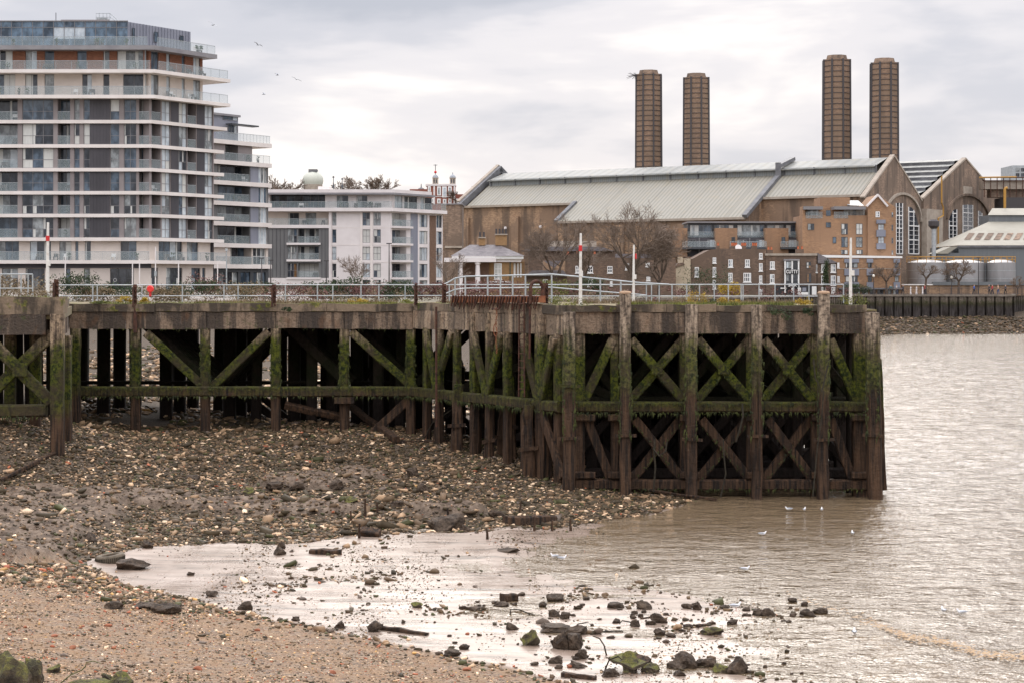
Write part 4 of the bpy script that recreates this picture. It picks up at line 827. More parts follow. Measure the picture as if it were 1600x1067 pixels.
# ------------------------------------------------------------------ A: big apartment block at the left
rA = random.Random(11); YA = 229.0; CA = (-46.1, YA); FF = Fac((0, YA), (1, 0)); FS = Fac(CA, EV[:2]); UE = 11.4
A = thing('apartment_block', (-60, YA, ZL), 'tall apartment block with cream floor bands, glass penthouse and charcoal panels at the left', 'apartment block')
def slabpoly(d, uend, z0, z1, name, m=None, left=-94, back=14):
    c = FS.pt(0, d, 0); d0 = YA - d; ctop = Vector((FS.p.x + (d * .42), d0, 0)); s1 = FS.pt(uend, d, 0); bk = FS.pt(uend, -back, 0)
    cx_ = -46.1 + d * 1.0 - d * .2; ctop = Vector((FS.p.x + (FS.n * d).x + (d0 - (FS.p.y + (FS.n * d).y)) / EV.y * EV.x, d0, 0))
    return MB().prism([(left, d0), (ctop.x, ctop.y), (s1.x, s1.y), (bk.x, bk.y), (left, bk.y)], z0, z1).build(name, m or M['slab'], A)
SLY = [75.5, 113.3, 153, 191, 229, 266, 302, 337.5, 374.5, 410]     # centre rows of the bands
zsl = [H0 - (y - HY) * YA / FX for y in SLY]; TH = .44
def X(px): return (px - CX) * YA / FX
def sidepx(px): return FS.u(px)
nb = len(SLY)
def opening(fac, u0, u1, z0, z1, kind, opens, root, rnd, fm, mix, nx=1, nz=2, splits=None):
    if kind == 'w': opens.append((u0, u1, z0, z1)); window(fac, u0, u1, z0, z1, nx, nz, root, fm, mix, rnd, -.2, .07, splits=splits)
    elif kind == 'r':
        opens.append((u0, u1, z0, z1, 1.5)); window(fac, u0, u1, z0, z1, nx, 1, root, fm, mix, rnd, -1.5, .07, name='balcony_door')
        balustrade(fac, u0, u1, -.05, z0, root)
        if rnd.random() < .8: bits(fac, u0 + .4, u1 - .4, -.8, z0, 1, rnd, root)
front = [(-255, -222, 'w', 2, 2), (-180, -120, 'w', 3, 2), (-90, -62, 'w', 2, 2), (-40, 27.5, 'r', 4, 1), (34.5, 83.5, 'w', 3, 2), (90, 109.5, 'r', 2, 1), (115.5, 124.5, 'w', 1, 2), (130.5, 140.5, 'w', 1, 2), (172, 186.5, 'w', 1, 2), (193.5, 213, 'w', 2, 2), (217, 233, 'r', 2, 1)]
side = [(236.5, 251, 'r', 1, 1), (253, 266.5, 'w', 2, 2), (279.5, 292.5, 'w', 2, 2), (293, 306.5, 'r', 1, 1), (320, 333, 'w', 2, 2)]
mixN = (9, 3, 2, .8, 3, 1); mixS = (1, 1, 1, .2, 1.5, 7)
for k in range(nb - 1):
    z1 = zsl[k] - TH / 2; z0 = zsl[k + 1] + TH / 2
    if 2 <= k <= 7:
        of, os_ = [], []
        for a, b_, kd, nx, nz in front: opening(FF, X(a), X(b_), z0, z1, kd, of, A, rA, M['frame_grey'], mixN, nx, nz, (0, .42, 1))
        for a, b_, kd, nx, nz in side: opening(FS, max(.05, sidepx(a)), sidepx(b_), z0, z1, kd, os_, A, rA, M['frame_grey'], mixS, nx, nz, (0, .42, 1))
        wall(FF, -94, -46.1, z0, z1, of, M['taupe'], A); wall(FS, 0, UE, z0, z1, os_, M['taupe'], A)
        FF.box(mb := MB(), X(141), X(171.5), .004, .06, z0, z1); n_p = 6
        for i in range(n_p + 1): x = X(141) + (X(171.5) - X(141)) * i / n_p; FF.box(mb, x - .02, x + .02, .061, .085, z0, z1)
        mb.build('charcoal_panel', M['charcoal'], A)
        for a, b_ in ((267, 279), (307.5, 319.5)): FS.box(mb := MB(), sidepx(a), sidepx(b_), .004, .06, z0, z1); mb.build('charcoal_panel', M['charcoal'], A)
        slabpoly(.35, 13.0 if k > 2 else 13.6, zsl[k + 1] - TH / 2, zsl[k + 1] + TH / 2, 'floor_slab')
    else:
        top = k < 2; zin = 0 if not top else -.6; FF2 = Fac((0, YA + .5), (1, 0)); FS2 = Fac(tuple(FS.pt(0, -.5, 0))[:2], EV[:2])
        wl = M['wood'] if k == 0 else M['cream']; uend = sidepx(321 if top else 333)
        fr = [(-240, -200, 2), (-150, -110, 2), (-70, -40, 2), (-5, 18, 2), (38, 56, 2), (68, 83, 1), (119, 134, 1), (160, 169.5, 1), (181.5, 223, 3)] if k == 0 else \
             [(-240, -200, 2), (-150, -110, 2), (-70, -40, 2), (-5, 22, 3), (37.5, 57, 2), (68, 83, 1), (127, 142, 2), (160, 169.5, 1), (191, 225, 2)] if k == 1 else \
             [(-240, -200, 2), (-150, -110, 2), (-70, -40, 2), (-5, 28, 3), (45, 78, 3), (91, 110, 2), (116, 121, 1), (131, 140.5, 1), (187, 212, 2)]
        of, os_ = [], []
        for a, b_, nx in fr: of.append((X(a), X(b_), z0, z1)); window(FF2, X(a), X(b_), z0, z1, nx, 1, A, M['frame_grey'], (3, 2, 3, 0, 4, 1), rA, -.2, .06, name='terrace_window')
        sd_ = [(226, 230, 1), (236, 248, 2), (260, 266, 1), (284, 289, 1), (302, 313, 2)] if top else [(248, 285, 4), (292, 310, 2)]
        for a, b_, nx in sd_: os_.append((FS2.u(a), FS2.u(b_), z0, z1)); window(FS2, FS2.u(a), FS2.u(b_), z0, z1, nx, 1, A, M['frame_grey'], mixS if top else mixN, rA, -.2, .06, name='terrace_window')
        wall(FF2, -94, FS2.p.x, z0, z1, of, wl, A); wall(FS2, 0, uend, z0, z1, os_, wl, A)
        slabpoly(1.3 if k != 8 else .9, 13.2 if k != 8 else 13, zsl[k + 1] - TH / 2, zsl[k + 1] + TH / 2, 'floor_slab')
        dd = 1.2 if k != 8 else .8
        balustrade(FF, -94, -46.6 + dd * .5, dd, zsl[k + 1] + TH / 2, A, panel=2.0); balustrade(FS, .1, 12.8, dd, zsl[k + 1] + TH / 2, A, panel=1.5)
        bits(FF, X(-20), X(215), .3, zsl[k + 1] + TH / 2, 6, rA, A); bits(FS, 2, 11, .3, zsl[k + 1] + TH / 2, 4, rA, A)
# top floor: dark roof slab, glass front, standing-seam side, plant room
slabpoly(1.1, 10.9, zsl[0] - .35, zsl[0] + .2, 'roof_slab', M['roof_grey'])
zt0 = zsl[0] + .2; zt1 = H0 - (32 - HY) * YA / FX; zt1b = zt1
FP = Fac((0, YA + 1.3), (1, 0)); CP = (X(199.5) * 1.006, YA + 1.3); FPS = Fac(CP, EV[:2]); uP = FPS.u(298)
mb = MB(); gx = [-94 + i * 1.35 for i in range(60)]; gx = [x for x in gx if x < CP[0] - .3] + [CP[0]]; fr_ = MB(); rG = random.Random(4)
for i in range(len(gx) - 1):
    zz = [zt0, zt0 + 1.15, zt1 - .75, zt1]
    for j in range(3): mb.quad(FP.pt(gx[i], 0, zz[j]), FP.pt(gx[i + 1], 0, zz[j]), FP.pt(gx[i + 1], 0, zz[j + 1]), FP.pt(gx[i], 0, zz[j + 1]), rG.choices([0, 1, 2], (6, 2, .6 if j == 1 else 0))[0])
    FP.box(fr_, gx[i] - .03, gx[i] + .03, .003, .06, zt0, zt1)
FP.box(fr_, gx[0], CP[0], .062, .1, zt1 - .79, zt1 - .73); FP.box(fr_, gx[0], CP[0] + .05, -.1, .14, zt1, zt1 + .12)
gz_ = glass('penthouse_glass', (.035, .06, .085), .05, .9); mb.build('penthouse_glazing', [gz_, GL['blue'], GL['pale']], A); fr_.build('glazing_frame', M['frame_grey'], A)
mb = MB(); mb.prism([(-94, YA + 1.35), (CP[0] - .03, YA + 1.35), tuple(FPS.pt(uP, -.03, 0))[:2], tuple(FPS.pt(uP, -9, 0))[:2], (-94, FPS.pt(uP, -9, 0).y)], zt0, zt1 - .02); i_ = 0
u_ = 0
while u_ < uP: FPS.box(mb, u_, u_ + .045, -.02, .06, zt0, zt1 - .02); u_ += .55
mb.build('seamed_cladding', M['lilac'], A)
for a, b_, y0, y1 in ((206, 210, 44, 71), (240, 246, 50, 66), (280, 286, 56, 64)): window(FPS, FPS.u(a), FPS.u(b_), FPS.z(y1, FPS.u(a)), FPS.z(y0, FPS.u(a)), 1, 1, A, M['frame_dark'], (1, 1, 0, 0, 0, 0), rA, .07, .05)
balustrade(FF, -94, -46.4, 1.0, zt0, A, panel=2); balustrade(FS, .1, 10.6, 1.0, zt0, A, panel=1.5); bits(FF, X(-10), X(215), .2, zt0, 6, rA, A); bits(FS, 4, 9, .3, zt0, 3, rA, A)
MB().box(X(86), X(161), YA + 3, YA + 8, zt1 - .1, H0 - (26 - HY) * YA / FX).build('plant_room', M['taupe'], A)
mb = MB(); xs_ = X(141), X(158)
mb.box(xs_[0], xs_[1], YA + 3.5, YA + 5, zt1 + .4, H0 - (22 - HY) * YA / FX); mb.build('roof_vent', M['galv'], A)
mb = MB(); zr = H0 - (15.5 - HY) * YA / FX; zr0 = H0 - (25 - HY) * YA / FX; mb.tube([(xs_[0], YA + 3.2, zr0), (xs_[0], YA + 3.2, zr), (X(163), YA + 3.2, zr), (X(180), YA + 3.2, zt1 + .1)], .05, 5); mb.tube([(xs_[0], YA + 3.2, zr - .5), (X(163), YA + 3.2, zr - .5), (X(177), YA + 3.2, zt1 + .1)], .04, 5)
for a in (146, 152, 158, 163): mb.tube([(X(a), YA + 3.2, zr0), (X(a), YA + 3.2, zr)], .04, 5)
mb.build('roof_guard_rail', M['galv'], A); MB().tube([(X(78), YA + 3, zt1), (X(78), YA + 3, H0 - (15 - HY) * YA / FX)], .05, 5).build('aerial', M['frame_dark'], A)
# ground floor
z1 = zsl[9] - TH / 2; of, os_ = [], []
for a, b_, nx in ((-240, -190, 4), (-150, -110, 3), (-80, -40, 3), (3, 28, 2), (40, 70, 3), (103, 110, 1), (131, 140.5, 1), (172, 209, 3)): of.append((X(a), X(b_), ZL, z1 - .6)); window(FF, X(a), X(b_), ZL, z1 - .6, nx, 2, A, M['frame_dark'], (6, 2, 0, 0, 1, 0), rA, -.2, .06, name='shop_window', splits=(0, .68, 1))
for a, b_, nx in ((236, 247, 1), (259.5, 285, 3), (299, 313, 2), (316, 321, 1)): os_.append((FS.u(a), FS.u(b_), ZL, z1 - .5)); window(FS, FS.u(a), FS.u(b_), ZL, z1 - .5, nx, 2, A, M['frame_dark'], (5, 2, 1, 0, 1, 1), rA, -.2, .06, name='shop_window', splits=(0, .68, 1))
wall(FF, -94, -46.1, ZL, z1, of, M['cream'], A); wall(FS, 0, sidepx(333), ZL, z1, os_, M['cream'], A)
FF.box(mb := MB(), -94, -46.1, .01, .1, z1 - .55, z1 - .02); mb.build('fascia_band', M['charcoal'], A)
# small round white emblem over the shop door (illegible at this distance)
for q, f_ in ((179.5, FF), ): mb = MB(); c_ = FF.pt(X(q), -.08, ZL + 2.4); pts_ = [c_ + Vector((.2 * math.cos(t_), 0, .2 * math.sin(t_))) for t_ in [k * math.pi / 8 for k in range(17)]]; mb.tube(pts_, .02, 4); mb.build('round_emblem', M['frame_white'], A)
# core so that nothing shows through
cr = [( -93.5, YA + 1.9), (-47.2, YA + 1.9), tuple(FS.pt(10.2, -2.1, 0))[:2], tuple(FS.pt(10.2, -13, 0))[:2], (-93.5, FS.pt(10.2, -13, 0).y)]
MB().prism(cr, ZL, zsl[0] - .36).build('core', M['taupe'], A)
MB().quad(FS.pt(UE, 0, ZL), FS.pt(UE, -13.5, ZL), FS.pt(UE, -13.5, zsl[2]), FS.pt(UE, 0, zsl[2])).build('end_wall', M['charcoal'], A)
# ------------------------------------------------------------------ A2: lower wing behind
rW = random.Random(5); FW = Fac((-42.2, 254), EV[:2]); uW = 11.3
W2 = thing('apartment_block', (-40, 256, ZL), 'lower apartment wing with balconies behind the tall block, its roof terrace rail against the sky', 'apartment block')
ws = [(225, 'w'), (256.5, 'w'), (288, 'n'), (319.5, 'n'), (351, 'n'), (384.5, 'n'), (417, 'n')]
zw = [FW.z(y, FW.u(378)) for y, _ in ws]
def wslab(d, z0, z1, u0=-9): MB().prism([tuple(FW.pt(u0, d, 0))[:2], tuple(FW.pt(uW + .25, d, 0))[:2], tuple(FW.pt(uW + .25, -12, 0))[:2], tuple(FW.pt(u0, -12, 0))[:2]], z0, z1).build('floor_slab', M['slab'], W2)
for z_ in zw: wslab(.5, z_ - .3, z_ + .3)
for k in range(len(zw) - 1):
    z1, z0 = zw[k] - .3, zw[k + 1] + .3; op = []; ua, ub = FW.u(340), FW.u(390)
    if k == 0:
        op = [(FW.u(352), FW.u(372), z0, z1, 1.6)]; window(FW, FW.u(352), FW.u(372), z0, z1, 3, 1, W2, M['frame_grey'], mixN, rW, -1.6, .06, name='balcony_door'); wall(FW, -9, FW.u(394), z0, z1, op, M['taupe'], W2); balustrade(FW, 0, uW, .35, z0, W2); bits(FW, 6, 10, 0, z0, 3, rW, W2)
        continue
    if k < 5:
        opening(FW, ua, ub, z0, z1, 'r', op, W2, rW, M['frame_grey'], mixN, 4); opening(FW, FW.u(404), FW.u(417.5), z0, z1, 'w', op, W2, rW, M['frame_white'], (0, 1, 1, 1, 2, 5), 3, 1)
        wall(FW, -9, uW, z0, z1, op, M['charcoal2'], W2); FW.box(mb := MB(), FW.u(391), FW.u(403.5), .004, .06, z0, z1); mb.build('blue_grey_panel', M['lilac'], W2)
        if k < 5: bits(FW, ua + .3, ub - .3, -.6, z0, 2, rW, W2)
    else:
        opening(FW, FW.u(360), FW.u(393), z0, z1, 'r', op, W2, rW, M['frame_grey'], mixN, 3); opening(FW, FW.u(395), FW.u(415), z0, z1, 'w', op, W2, rW, M['frame_white'], (2, 1, 3, 0, 2, 3), 3, 2); wall(FW, -9, uW, z0, z1, op, M['cream'], W2); balustrade(FW, 0, uW, .4, z0, W2)
op = []
for a, b_, nx in ((337, 351, 2), (355, 372, 2), (376, 391, 2), (396, 415, 3)): op.append((FW.u(a), FW.u(b_), ZL, zw[-1] - .8)); window(FW, FW.u(a), FW.u(b_), ZL, zw[-1] - .8, nx, 2, W2, M['frame_dark'], (5, 2, 0, .2, 2, 0), rW)
wall(FW, -9, uW, ZL, zw[-1] - .3, op, M['frame_dark'], W2)
MB().prism([tuple(FW.pt(u, d, 0))[:2] for u, d in ((-9, -1.7), (uW - .05, -1.7), (uW - .05, -11.5), (-9, -11.5))], ZL, zw[1]).build('core', M['charcoal2'], W2)
MB().prism([tuple(FW.pt(u, d, 0))[:2] for u, d in ((-9, -1.7), (FW.u(394), -1.7), (FW.u(394), -9), (-9, -9))], zw[1], zw[0]).build('core', M['taupe'], W2)
balustrade(FW, 0, uW, .35, zw[0] + .3, W2, panel=.7)
u0, u1 = -6, FW.u(372); zb_, zt_ = zw[0] + .3, FW.z(178, FW.u(372))
FW3 = Fac(tuple(FW.pt(0, -2, 0))[:2], EV[:2]); MB().prism([tuple(FW3.pt(u, d, 0))[:2] for u, d in ((u0, 0), (FW3.u(372), 0), (FW3.u(372), -6), (u0, -6))], zb_, zt_ - .3).build('penthouse', M['lilac'], W2)
MB().prism([tuple(FW3.pt(u, d, 0))[:2] for u, d in ((u0, .4), (FW3.u(373), .4), (FW3.u(373), -6.3), (u0, -6.3))], zt_ - .3, zt_).build('penthouse_roof', M['roof_grey'], W2)
FW3.box(mb := MB(), FW3.u(350), FW3.u(392), .3, 1.6, zt_ - 1.6, zt_ - 1.4); mb.build('canopy', M['frame_dark'], W2)
for a, b_, y0, y1 in ((348, 371, 181, 190), (356, 370, 197, 210)): window(FW3, FW3.u(a), FW3.u(b_), FW3.z(y1, 7), FW3.z(y0, 7), 3, 1, W2, M['frame_grey'], (2, 4, 0, 0, 0, 2), rW, .02, .06)
# ------------------------------------------------------------------ B: white block
rB = random.Random(9); YB_ = 315.0; XB = lambda px: (px - CX) * YB_ / FX; FB = Fac((0, YB_), (1, 0)); CB = (XB(610), YB_); FBS = Fac(CB, EV[:2]); uB = 15.4
Bk = thing('apartment_block', (-35, YB_, ZL), 'white and charcoal apartment block of five floors behind the left jetty railing', 'apartment block')
zB = lambda y: H0 - (y - HY) * YB_ / FX
def bslab(y0, y1, d, xl, ue, name='floor_slab', m=None):
    s = FBS.pt(0, d, 0); d0 = YB_ - d; ct = (s.x + (d0 - s.y) / EV.y * EV.x, d0); e1 = FBS.pt(ue, d, 0); e2 = FBS.pt(ue, -14, 0)
    MB().prism([(xl, d0), ct, (e1.x, e1.y), (e2.x, e2.y), (xl, e2.y)], zB(y1), zB(y0)).build(name, m or M['white'], Bk)
xl = XB(405)
bslab(325.5, 331, .9, xl, uB + .2); bslab(297, 302, 1.2, xl, 10.5, 'roof', M['white']); bslab(302.2, 305, 1.3, xl, 11.5, 'roof', M['roof_grey'])
# top floor
of = [(XB(422), XB(508), zB(325.5), zB(305), 2.0), (XB(515), XB(596), zB(325.5), zB(305), 1.2)]
window(FB, *of[0][:2], of[0][2], of[0][3], 7, 1, Bk, M['frame_grey'], (3, 3, 0, 0, 2, 0), rB, -1.9, .05, name='terrace_window')
mbx = [(XB(526), XB(544)), (XB(557), XB(574)), (XB(599), XB(612))]
wall(FB, xl, CB[0], zB(325.5), zB(305), [of[0][:4] + (2.0,)] + [(a, b_, zB(325.5), zB(306)) for a, b_ in mbx[:2]], M['white'], Bk)
for a, b_ in mbx[:2]: window(FB, a, b_, zB(325.5), zB(306), 2, 1, Bk, M['frame_grey'], (4, 2, 0, 0, 3, 0), rB, -.2, .05, name='terrace_window')
us_ = [FBS.u(p_) for p_ in (617, 629, 631, 652, 657, 675)]; zt_ = zB(305)
wall(FBS, 0, 10.3, zB(325.5), zt_, [(us_[0], us_[1], zB(325), zt_ - .1), (us_[2], us_[3], zB(325), zt_ - .1), (us_[4], us_[5], zB(325), zt_ - .1)], M['white'], Bk)
for i, nx in ((0, 2), (2, 3), (4, 3)): window(FBS, us_[i], us_[i + 1], zB(325), zt_ - .1, nx, 1, Bk, M['frame_dark'], (4, 2, 0, 0, 0, 2), rB, -.2, .05, name='terrace_window')
balustrade(FB, xl, CB[0] + .3, .8, zB(325.4), Bk); balustrade(FBS, .2, uB, .8, zB(325.4), Bk); bits(FB, XB(520), XB(600), .3, zB(325.4), 9, rB, Bk); bits(FB, XB(425), XB(510), .3, zB(325.4), 4, rB, Bk)
YS = [331, 357, 384, 410.5, 437]
# left recessed terrace row, then charcoal area
z1, z0 = zB(331), zB(352); wl_ = [(XB(449), XB(466)), (XB(476), XB(493))]; wall(Fac((0, YB_ + 1.2), (1, 0)), xl, XB(514), z0, z1, [(a, b_, z0, z1 - .2) for a, b_ in wl_], M['cream'], Bk)
for a, b_ in wl_: window(Fac((0, YB_ + 1.2), (1, 0)), a, b_, z0, z1 - .2, 2, 1, Bk, M['frame_grey'], (4, 2, 0, 0, 3, 0), rB, -.2, .05)
FB.box(mb := MB(), xl, XB(514), -1.3, .25, zB(357), zB(352)); mb.build('floor_slab', M['white'], Bk); balustrade(FB, xl, XB(512), .15, zB(352), Bk); bits(FB, XB(425), XB(510), -.4, zB(352), 4, rB, Bk)
op = []; 
for j, (ya, yb) in enumerate(((358, 380), (385.5, 406), (412, 434))):
    opening(FB, XB(449), XB(464), zB(yb), zB(ya), 'w', op, Bk, rB, M['frame_grey'], mixN, 3, 2); opening(FB, XB(466), XB(498), zB(yb), zB(ya), 'r', op, Bk, rB, M['frame_grey'], (3, 1, 2, 0, 2, 0), 4)
    FB.box(mb := MB(), XB(448), XB(501), .005, .35, zB(yb + 3.2), zB(yb)); mb.build('floor_slab', M['white'], Bk)
wall(FB, xl, XB(514), zB(434.5), zB(357.2), op, M['charcoal2'], Bk); mb = MB()
for px in list(range(420, 448, 6)) + [503, 508]: FB.box(mb, XB(px) - .03, XB(px) + .03, .004, .06, zB(434), zB(358))
mb.build('cladding_seam', M['charcoal'], Bk); FB.box(mb := MB(), xl, XB(514), -.3, .2, zB(446), zB(435)); mb.build('plinth', M['white'], Bk)
FB.box(mb := MB(), XB(514), XB(517.5), -1.3, .3, zB(446), zB(331)); mb.build('fin', M['white'], Bk)
op = []
for (ya, yb) in ((332.5, 353), (359, 380), (386, 407), (412.5, 434), (438, 446)):
    for a, b_, nx in ((519, 525.5, 1), (566.5, 578, 2), (583.5, 595, 2)): opening(FB, XB(a), XB(b_), zB(yb), zB(ya), 'w', op, Bk, rB, M['frame_grey'], (3, 1, 3, .3, 3, 1), nx, 2)
wall(FB, XB(517.5), CB[0], zB(446), zB(331), op, M['white'], Bk)
mb = MB()
for y_ in (356, 383, 410): FB.box(mb, XB(517.6), CB[0] - .02, .003, .04, zB(y_ + .5), zB(y_))
for px in (580.5, 564.5): FB.box(mb, XB(px) - .2, XB(px) + .2, .041, .12, zB(446), zB(331.5))
mb.build('band_course', M['slab'], Bk)
op = []; uq = FBS.u
for (ya, yb) in ((333, 353.5), (359.5, 380.5), (386, 407), (412.5, 434), (438.5, 447)):
    opening(FBS, uq(612.5), uq(635), zB(yb), zB(ya), 'r', op, Bk, rB, M['frame_grey'], (4, 1, 1, 0, 3, 0), 3)
    opening(FBS, uq(655.5), uq(668), zB(yb), zB(ya), 'w', op, Bk, rB, M['frame_grey'], (1, 2, 2, 0, 3, 3), 3, 1); opening(FBS, uq(682), uq(690.5), zB(yb), zB(ya), 'w', op, Bk, rB, M['frame_grey'], (1, 2, 2, 0, 3, 3), 2, 1)
    FBS.box(mb := MB(), uq(611), uq(641), .005, .7, zB(yb + 3.2), zB(yb)); mb.build('floor_slab', M['white'], Bk); balustrade(FBS, uq(612), uq(640), .65, zB(yb), Bk)
wall(FBS, 0, uB, zB(447), zB(331), op, M['white'], Bk)
FBS.box(mb := MB(), uq(641.5), uq(652.5), .004, .06, zB(447), zB(332.5)); mb.build('blue_grey_panel', M['lilac'], Bk)
M['brown_brick'] = noisy('brown_brick', (.13, .075, .05), (.19, .115, .075), 3, .9)
FBS.box(mb := MB(), uq(671), uq(681), .004, .06, zB(447), zB(334)); mb.build('brown_panel', M['brown_brick'], Bk)
MB().prism([(xl, YB_ + 2.2), (CB[0] - .8, YB_ + 2.2), tuple(FBS.pt(uB - .05, -1.7, 0))[:2], tuple(FBS.pt(uB - .05, -13, 0))[:2], (xl, FBS.pt(uB, -13, 0).y)], ZL, zB(326)).build('core', M['white'], Bk)
MB().prism([(xl, YB_ + 2.2), (CB[0] - .8, YB_ + 2.2), tuple(FBS.pt(10, -1.2, 0))[:2], tuple(FBS.pt(10, -9, 0))[:2], (xl, FBS.pt(10, -9, 0).y)], zB(326), zB(305)).build('core', M['charcoal2'], Bk)
mb = MB(); mb.box(XB(493), XB(511), YB_ + 4, YB_ + 7, zB(297), zB(290)); mb.build('roof_box', M['white'], Bk)
for px, y0 in ((516.5, 273), (530.5, 276)): mb = MB(); mb.tube([(XB(px), YB_ + 5, zB(297)), (XB(px), YB_ + 5, zB(y0))], .07, 5); mb.lathe((XB(px), YB_ + 5, zB(292)), [(.15, 0), (.22, .3), (.12, .6)], 8); mb.lathe((XB(px), YB_ + 5, zB(y0 + 3)), [(.1, 0), (.22, .1), (.1, .3)], 8); mb.build('aerial', M['frame_dark'], Bk)
# ------------------------------------------------------------------ power station hall
S_ = 1.15; HO = (63.7 * S_, 300 * S_); EU = Vector((-EV.y, EV.x, 0))
def brickmat(name, c1, c2, c3, sc=.35, soot=.7):
    m = mat(name, c1, .9); nt = m.node_tree; p = wpos(nt); big = noisen(nt, p, sc * .35, 5, .6); fine = noisen(nt, mapn(nt, p, (1, 1, 3)), 1.6, 6, .75); st = noisen(nt, mapn(nt, p, (1, 1, .12)), .55, 5, .6)
    c = mixn(nt, rampn(nt, fine, [(.42, (0, 0, 0)), (.58, (1, 1, 1))]), c1, c2); c = mixn(nt, rampn(nt, big, [(.47, (0, 0, 0)), (.54, (.85,) * 3)]), c, c3)
    c = mixn(nt, rampn(nt, st, [(.48, (0, 0, 0)), (.6, (soot,) * 3)]), c, (.075, .055, .042))
    nt.links.new(c, nt.nodes['Principled BSDF'].inputs['Base Color']); return m
M['stock'] = brickmat('yellow_stock_brick', (.42, .275, .165), (.25, .16, .10), (.22, .145, .095))
M['gable'] = brickmat('shaded_sooty_gable_brick', (.30, .21, .145), (.17, .12, .088), (.16, .115, .083), .5)  # soot streaks, plus base colour darkened for the shaded right-facing gables
M['pub'] = brickmat('old_brown_brick', (.22, .145, .1), (.11, .075, .055), (.13, .088, .062), .8, .35)
M['red_brick'] = brickmat('orange_brick', (.38, .225, .125), (.26, .155, .09), (.3, .18, .105), .8, .15)
M['stone'] = noisy('weathered_stone', (.3, .25, .2), (.42, .36, .29), .8, .9)
def roofm(name, c1, c2, period, ax, dark=.55):
    m = mat(name, c1, .6); nt = m.node_tree; p = wpos(nt); g = nt.nodes.new('ShaderNodeVectorMath'); g.operation = 'DOT_PRODUCT'; nt.links.new(p, g.inputs[0]); g.inputs[1].default_value = ax
    t_ = mathn(nt, 'FRACT', mathn(nt, 'DIVIDE', g.outputs['Value'], period)); st = rampn(nt, t_, [(0, (dark,) * 3), (.12, (1,) * 3), (.55, (1,) * 3), (.7, (.8,) * 3), (1, (dark,) * 3)])
    t2 = mathn(nt, 'FRACT', mathn(nt, 'DIVIDE', g.outputs['Value'], period * 11.7)); st2 = rampn(nt, t2, [(0, (.75,) * 3), (.05, (1,) * 3), (1, (1,) * 3)])
    f = noisen(nt, p, .25, 6, .65); sv = noisen(nt, mapn(nt, p, (.8, .8, .1)), 1.0, 4, .6)
    c = mixn(nt, f, c1, c2); c = mixn(nt, rampn(nt, sv, [(.5, (0, 0, 0)), (.7, (.5,) * 3)]), c, (.3, .26, .18)); c = mixn(nt, 1.0, c, st, 'MULTIPLY'); c = mixn(nt, 1.0, c, st2, 'MULTIPLY')
    nt.links.new(c, nt.nodes['Principled BSDF'].inputs['Base Color']); return m
M['hall_roof'] = roofm('corrugated_roof', (.31, .295, .245), (.235, .22, .175), .85, tuple(EU), .68); M['monitor_roof'] = roofm('monitor_roof', (.25, .255, .235), (.21, .215, .2), 2.2, tuple(EU), .85)
M['clerestory'] = roofm('clerestory_sheet', (.27, .29, .28), (.24, .25, .25), .5, tuple(EU), .9); M['lead'] = noisy('lead_flashing', (.09, .09, .095), (.16, .16, .165), .8, .6)
def HP(u, v, z): q = Vector((HO[0], HO[1], 0)) + EU * u * S_ + EV * v * S_; q.z = H0 + (z - 8) * S_; return q
hall = thing('power_station', (HO[0], HO[1], ZL), 'vast brick power station with a long pale roof and two pointed gables at its right', 'power station')
def hbuild(mb, name, m): return mb.build(name, m, hall)
# walls (front one stepped out under the lower roof)
mb = MB(); mb.quad(HP(80, -12, 0), HP(55, -12, 0), HP(55, -12, 22), HP(80, -12, 22)); mb.quad(HP(18.2, -12, 0), HP(0, -12, 0), HP(0, -12, 22), HP(18.2, -12, 22)); mb.quad(HP(55, -18, 0), HP(18.2, -18, 0), HP(18.2, -18, 18.5), HP(55, -18, 18.5))
mb.poly([HP(55, -12, 0), HP(55, -18, 0), HP(55, -18, 18.5), HP(55, -12, 22)]); mb.poly([HP(18.2, -18, 0), HP(18.2, -12, 0), HP(18.2, -12, 22), HP(18.2, -18, 18.5)]); mb.poly([HP(80, 12, 0), HP(80, -12, 0), HP(80, -12, 22), HP(80, 0, 28.9), HP(80, 12, 22)]); hbuild(mb, 'wall', M['stock'])
mb = MB()
for u in (79.2, 68, 42, 30, 6): mb.obox(HP(u, -12.3 if u > 55 or u < 18 else -18.3, 9), EU * .9, EV * .35, (0, 0, 12.5 if u > 55 or u < 18 else 10)); 
each(mb, 'pilaster', M['stock'], hall)
mb = MB()
for u0_, u1_, v, z in ((80, 55.1, -12, 22), (54.9, 18.3, -18, 18.5), (18.1, .5, -12, 22)): mb.obox(HP((u0_ + u1_) / 2, v - .25, z - .12), EU * abs(u0_ - u1_) / 2 * S_, EV * .35, (0, 0, .22))
each(mb, 'gutter', M['stone'], hall)
def rz(v): return 22 + .575 * (12 + v) + .05
mb = MB(); th_ = Vector((0, 0, .3))
for (ua, ub, va) in ((79.2, 55, -12), (54.95, 18.2, -18.1), (18.15, .6, -12)):
    a = [HP(ua, va - .2, rz(va - .2)), HP(ub, va - .2, rz(va - .2)), HP(ub, -4.8, rz(-4.8)), HP(ua, -4.8, rz(-4.8))]; mb.add(a + [p_ - th_ for p_ in a], ((0, 1, 2, 3), (7, 6, 5, 4), (0, 4, 5, 1), (1, 5, 6, 2), (3, 7, 4, 0)))
hbuild(mb, 'roof', M['hall_roof'])
mb = MB(); mb.quad(HP(79, -5, 25), HP(.8, -5, 25), HP(.8, -5, 27.25), HP(79, -5, 27.25)); hbuild(mb, 'clerestory', M['clerestory'])
mb = MB()
for i in range(15): u = 78.5 - i * 5.55; mb.obox(HP(u, -5.1, 26.6), EU * .14, EV * .14, (0, 0, .75))
each(mb, 'clerestory_post', M['lead'], hall)
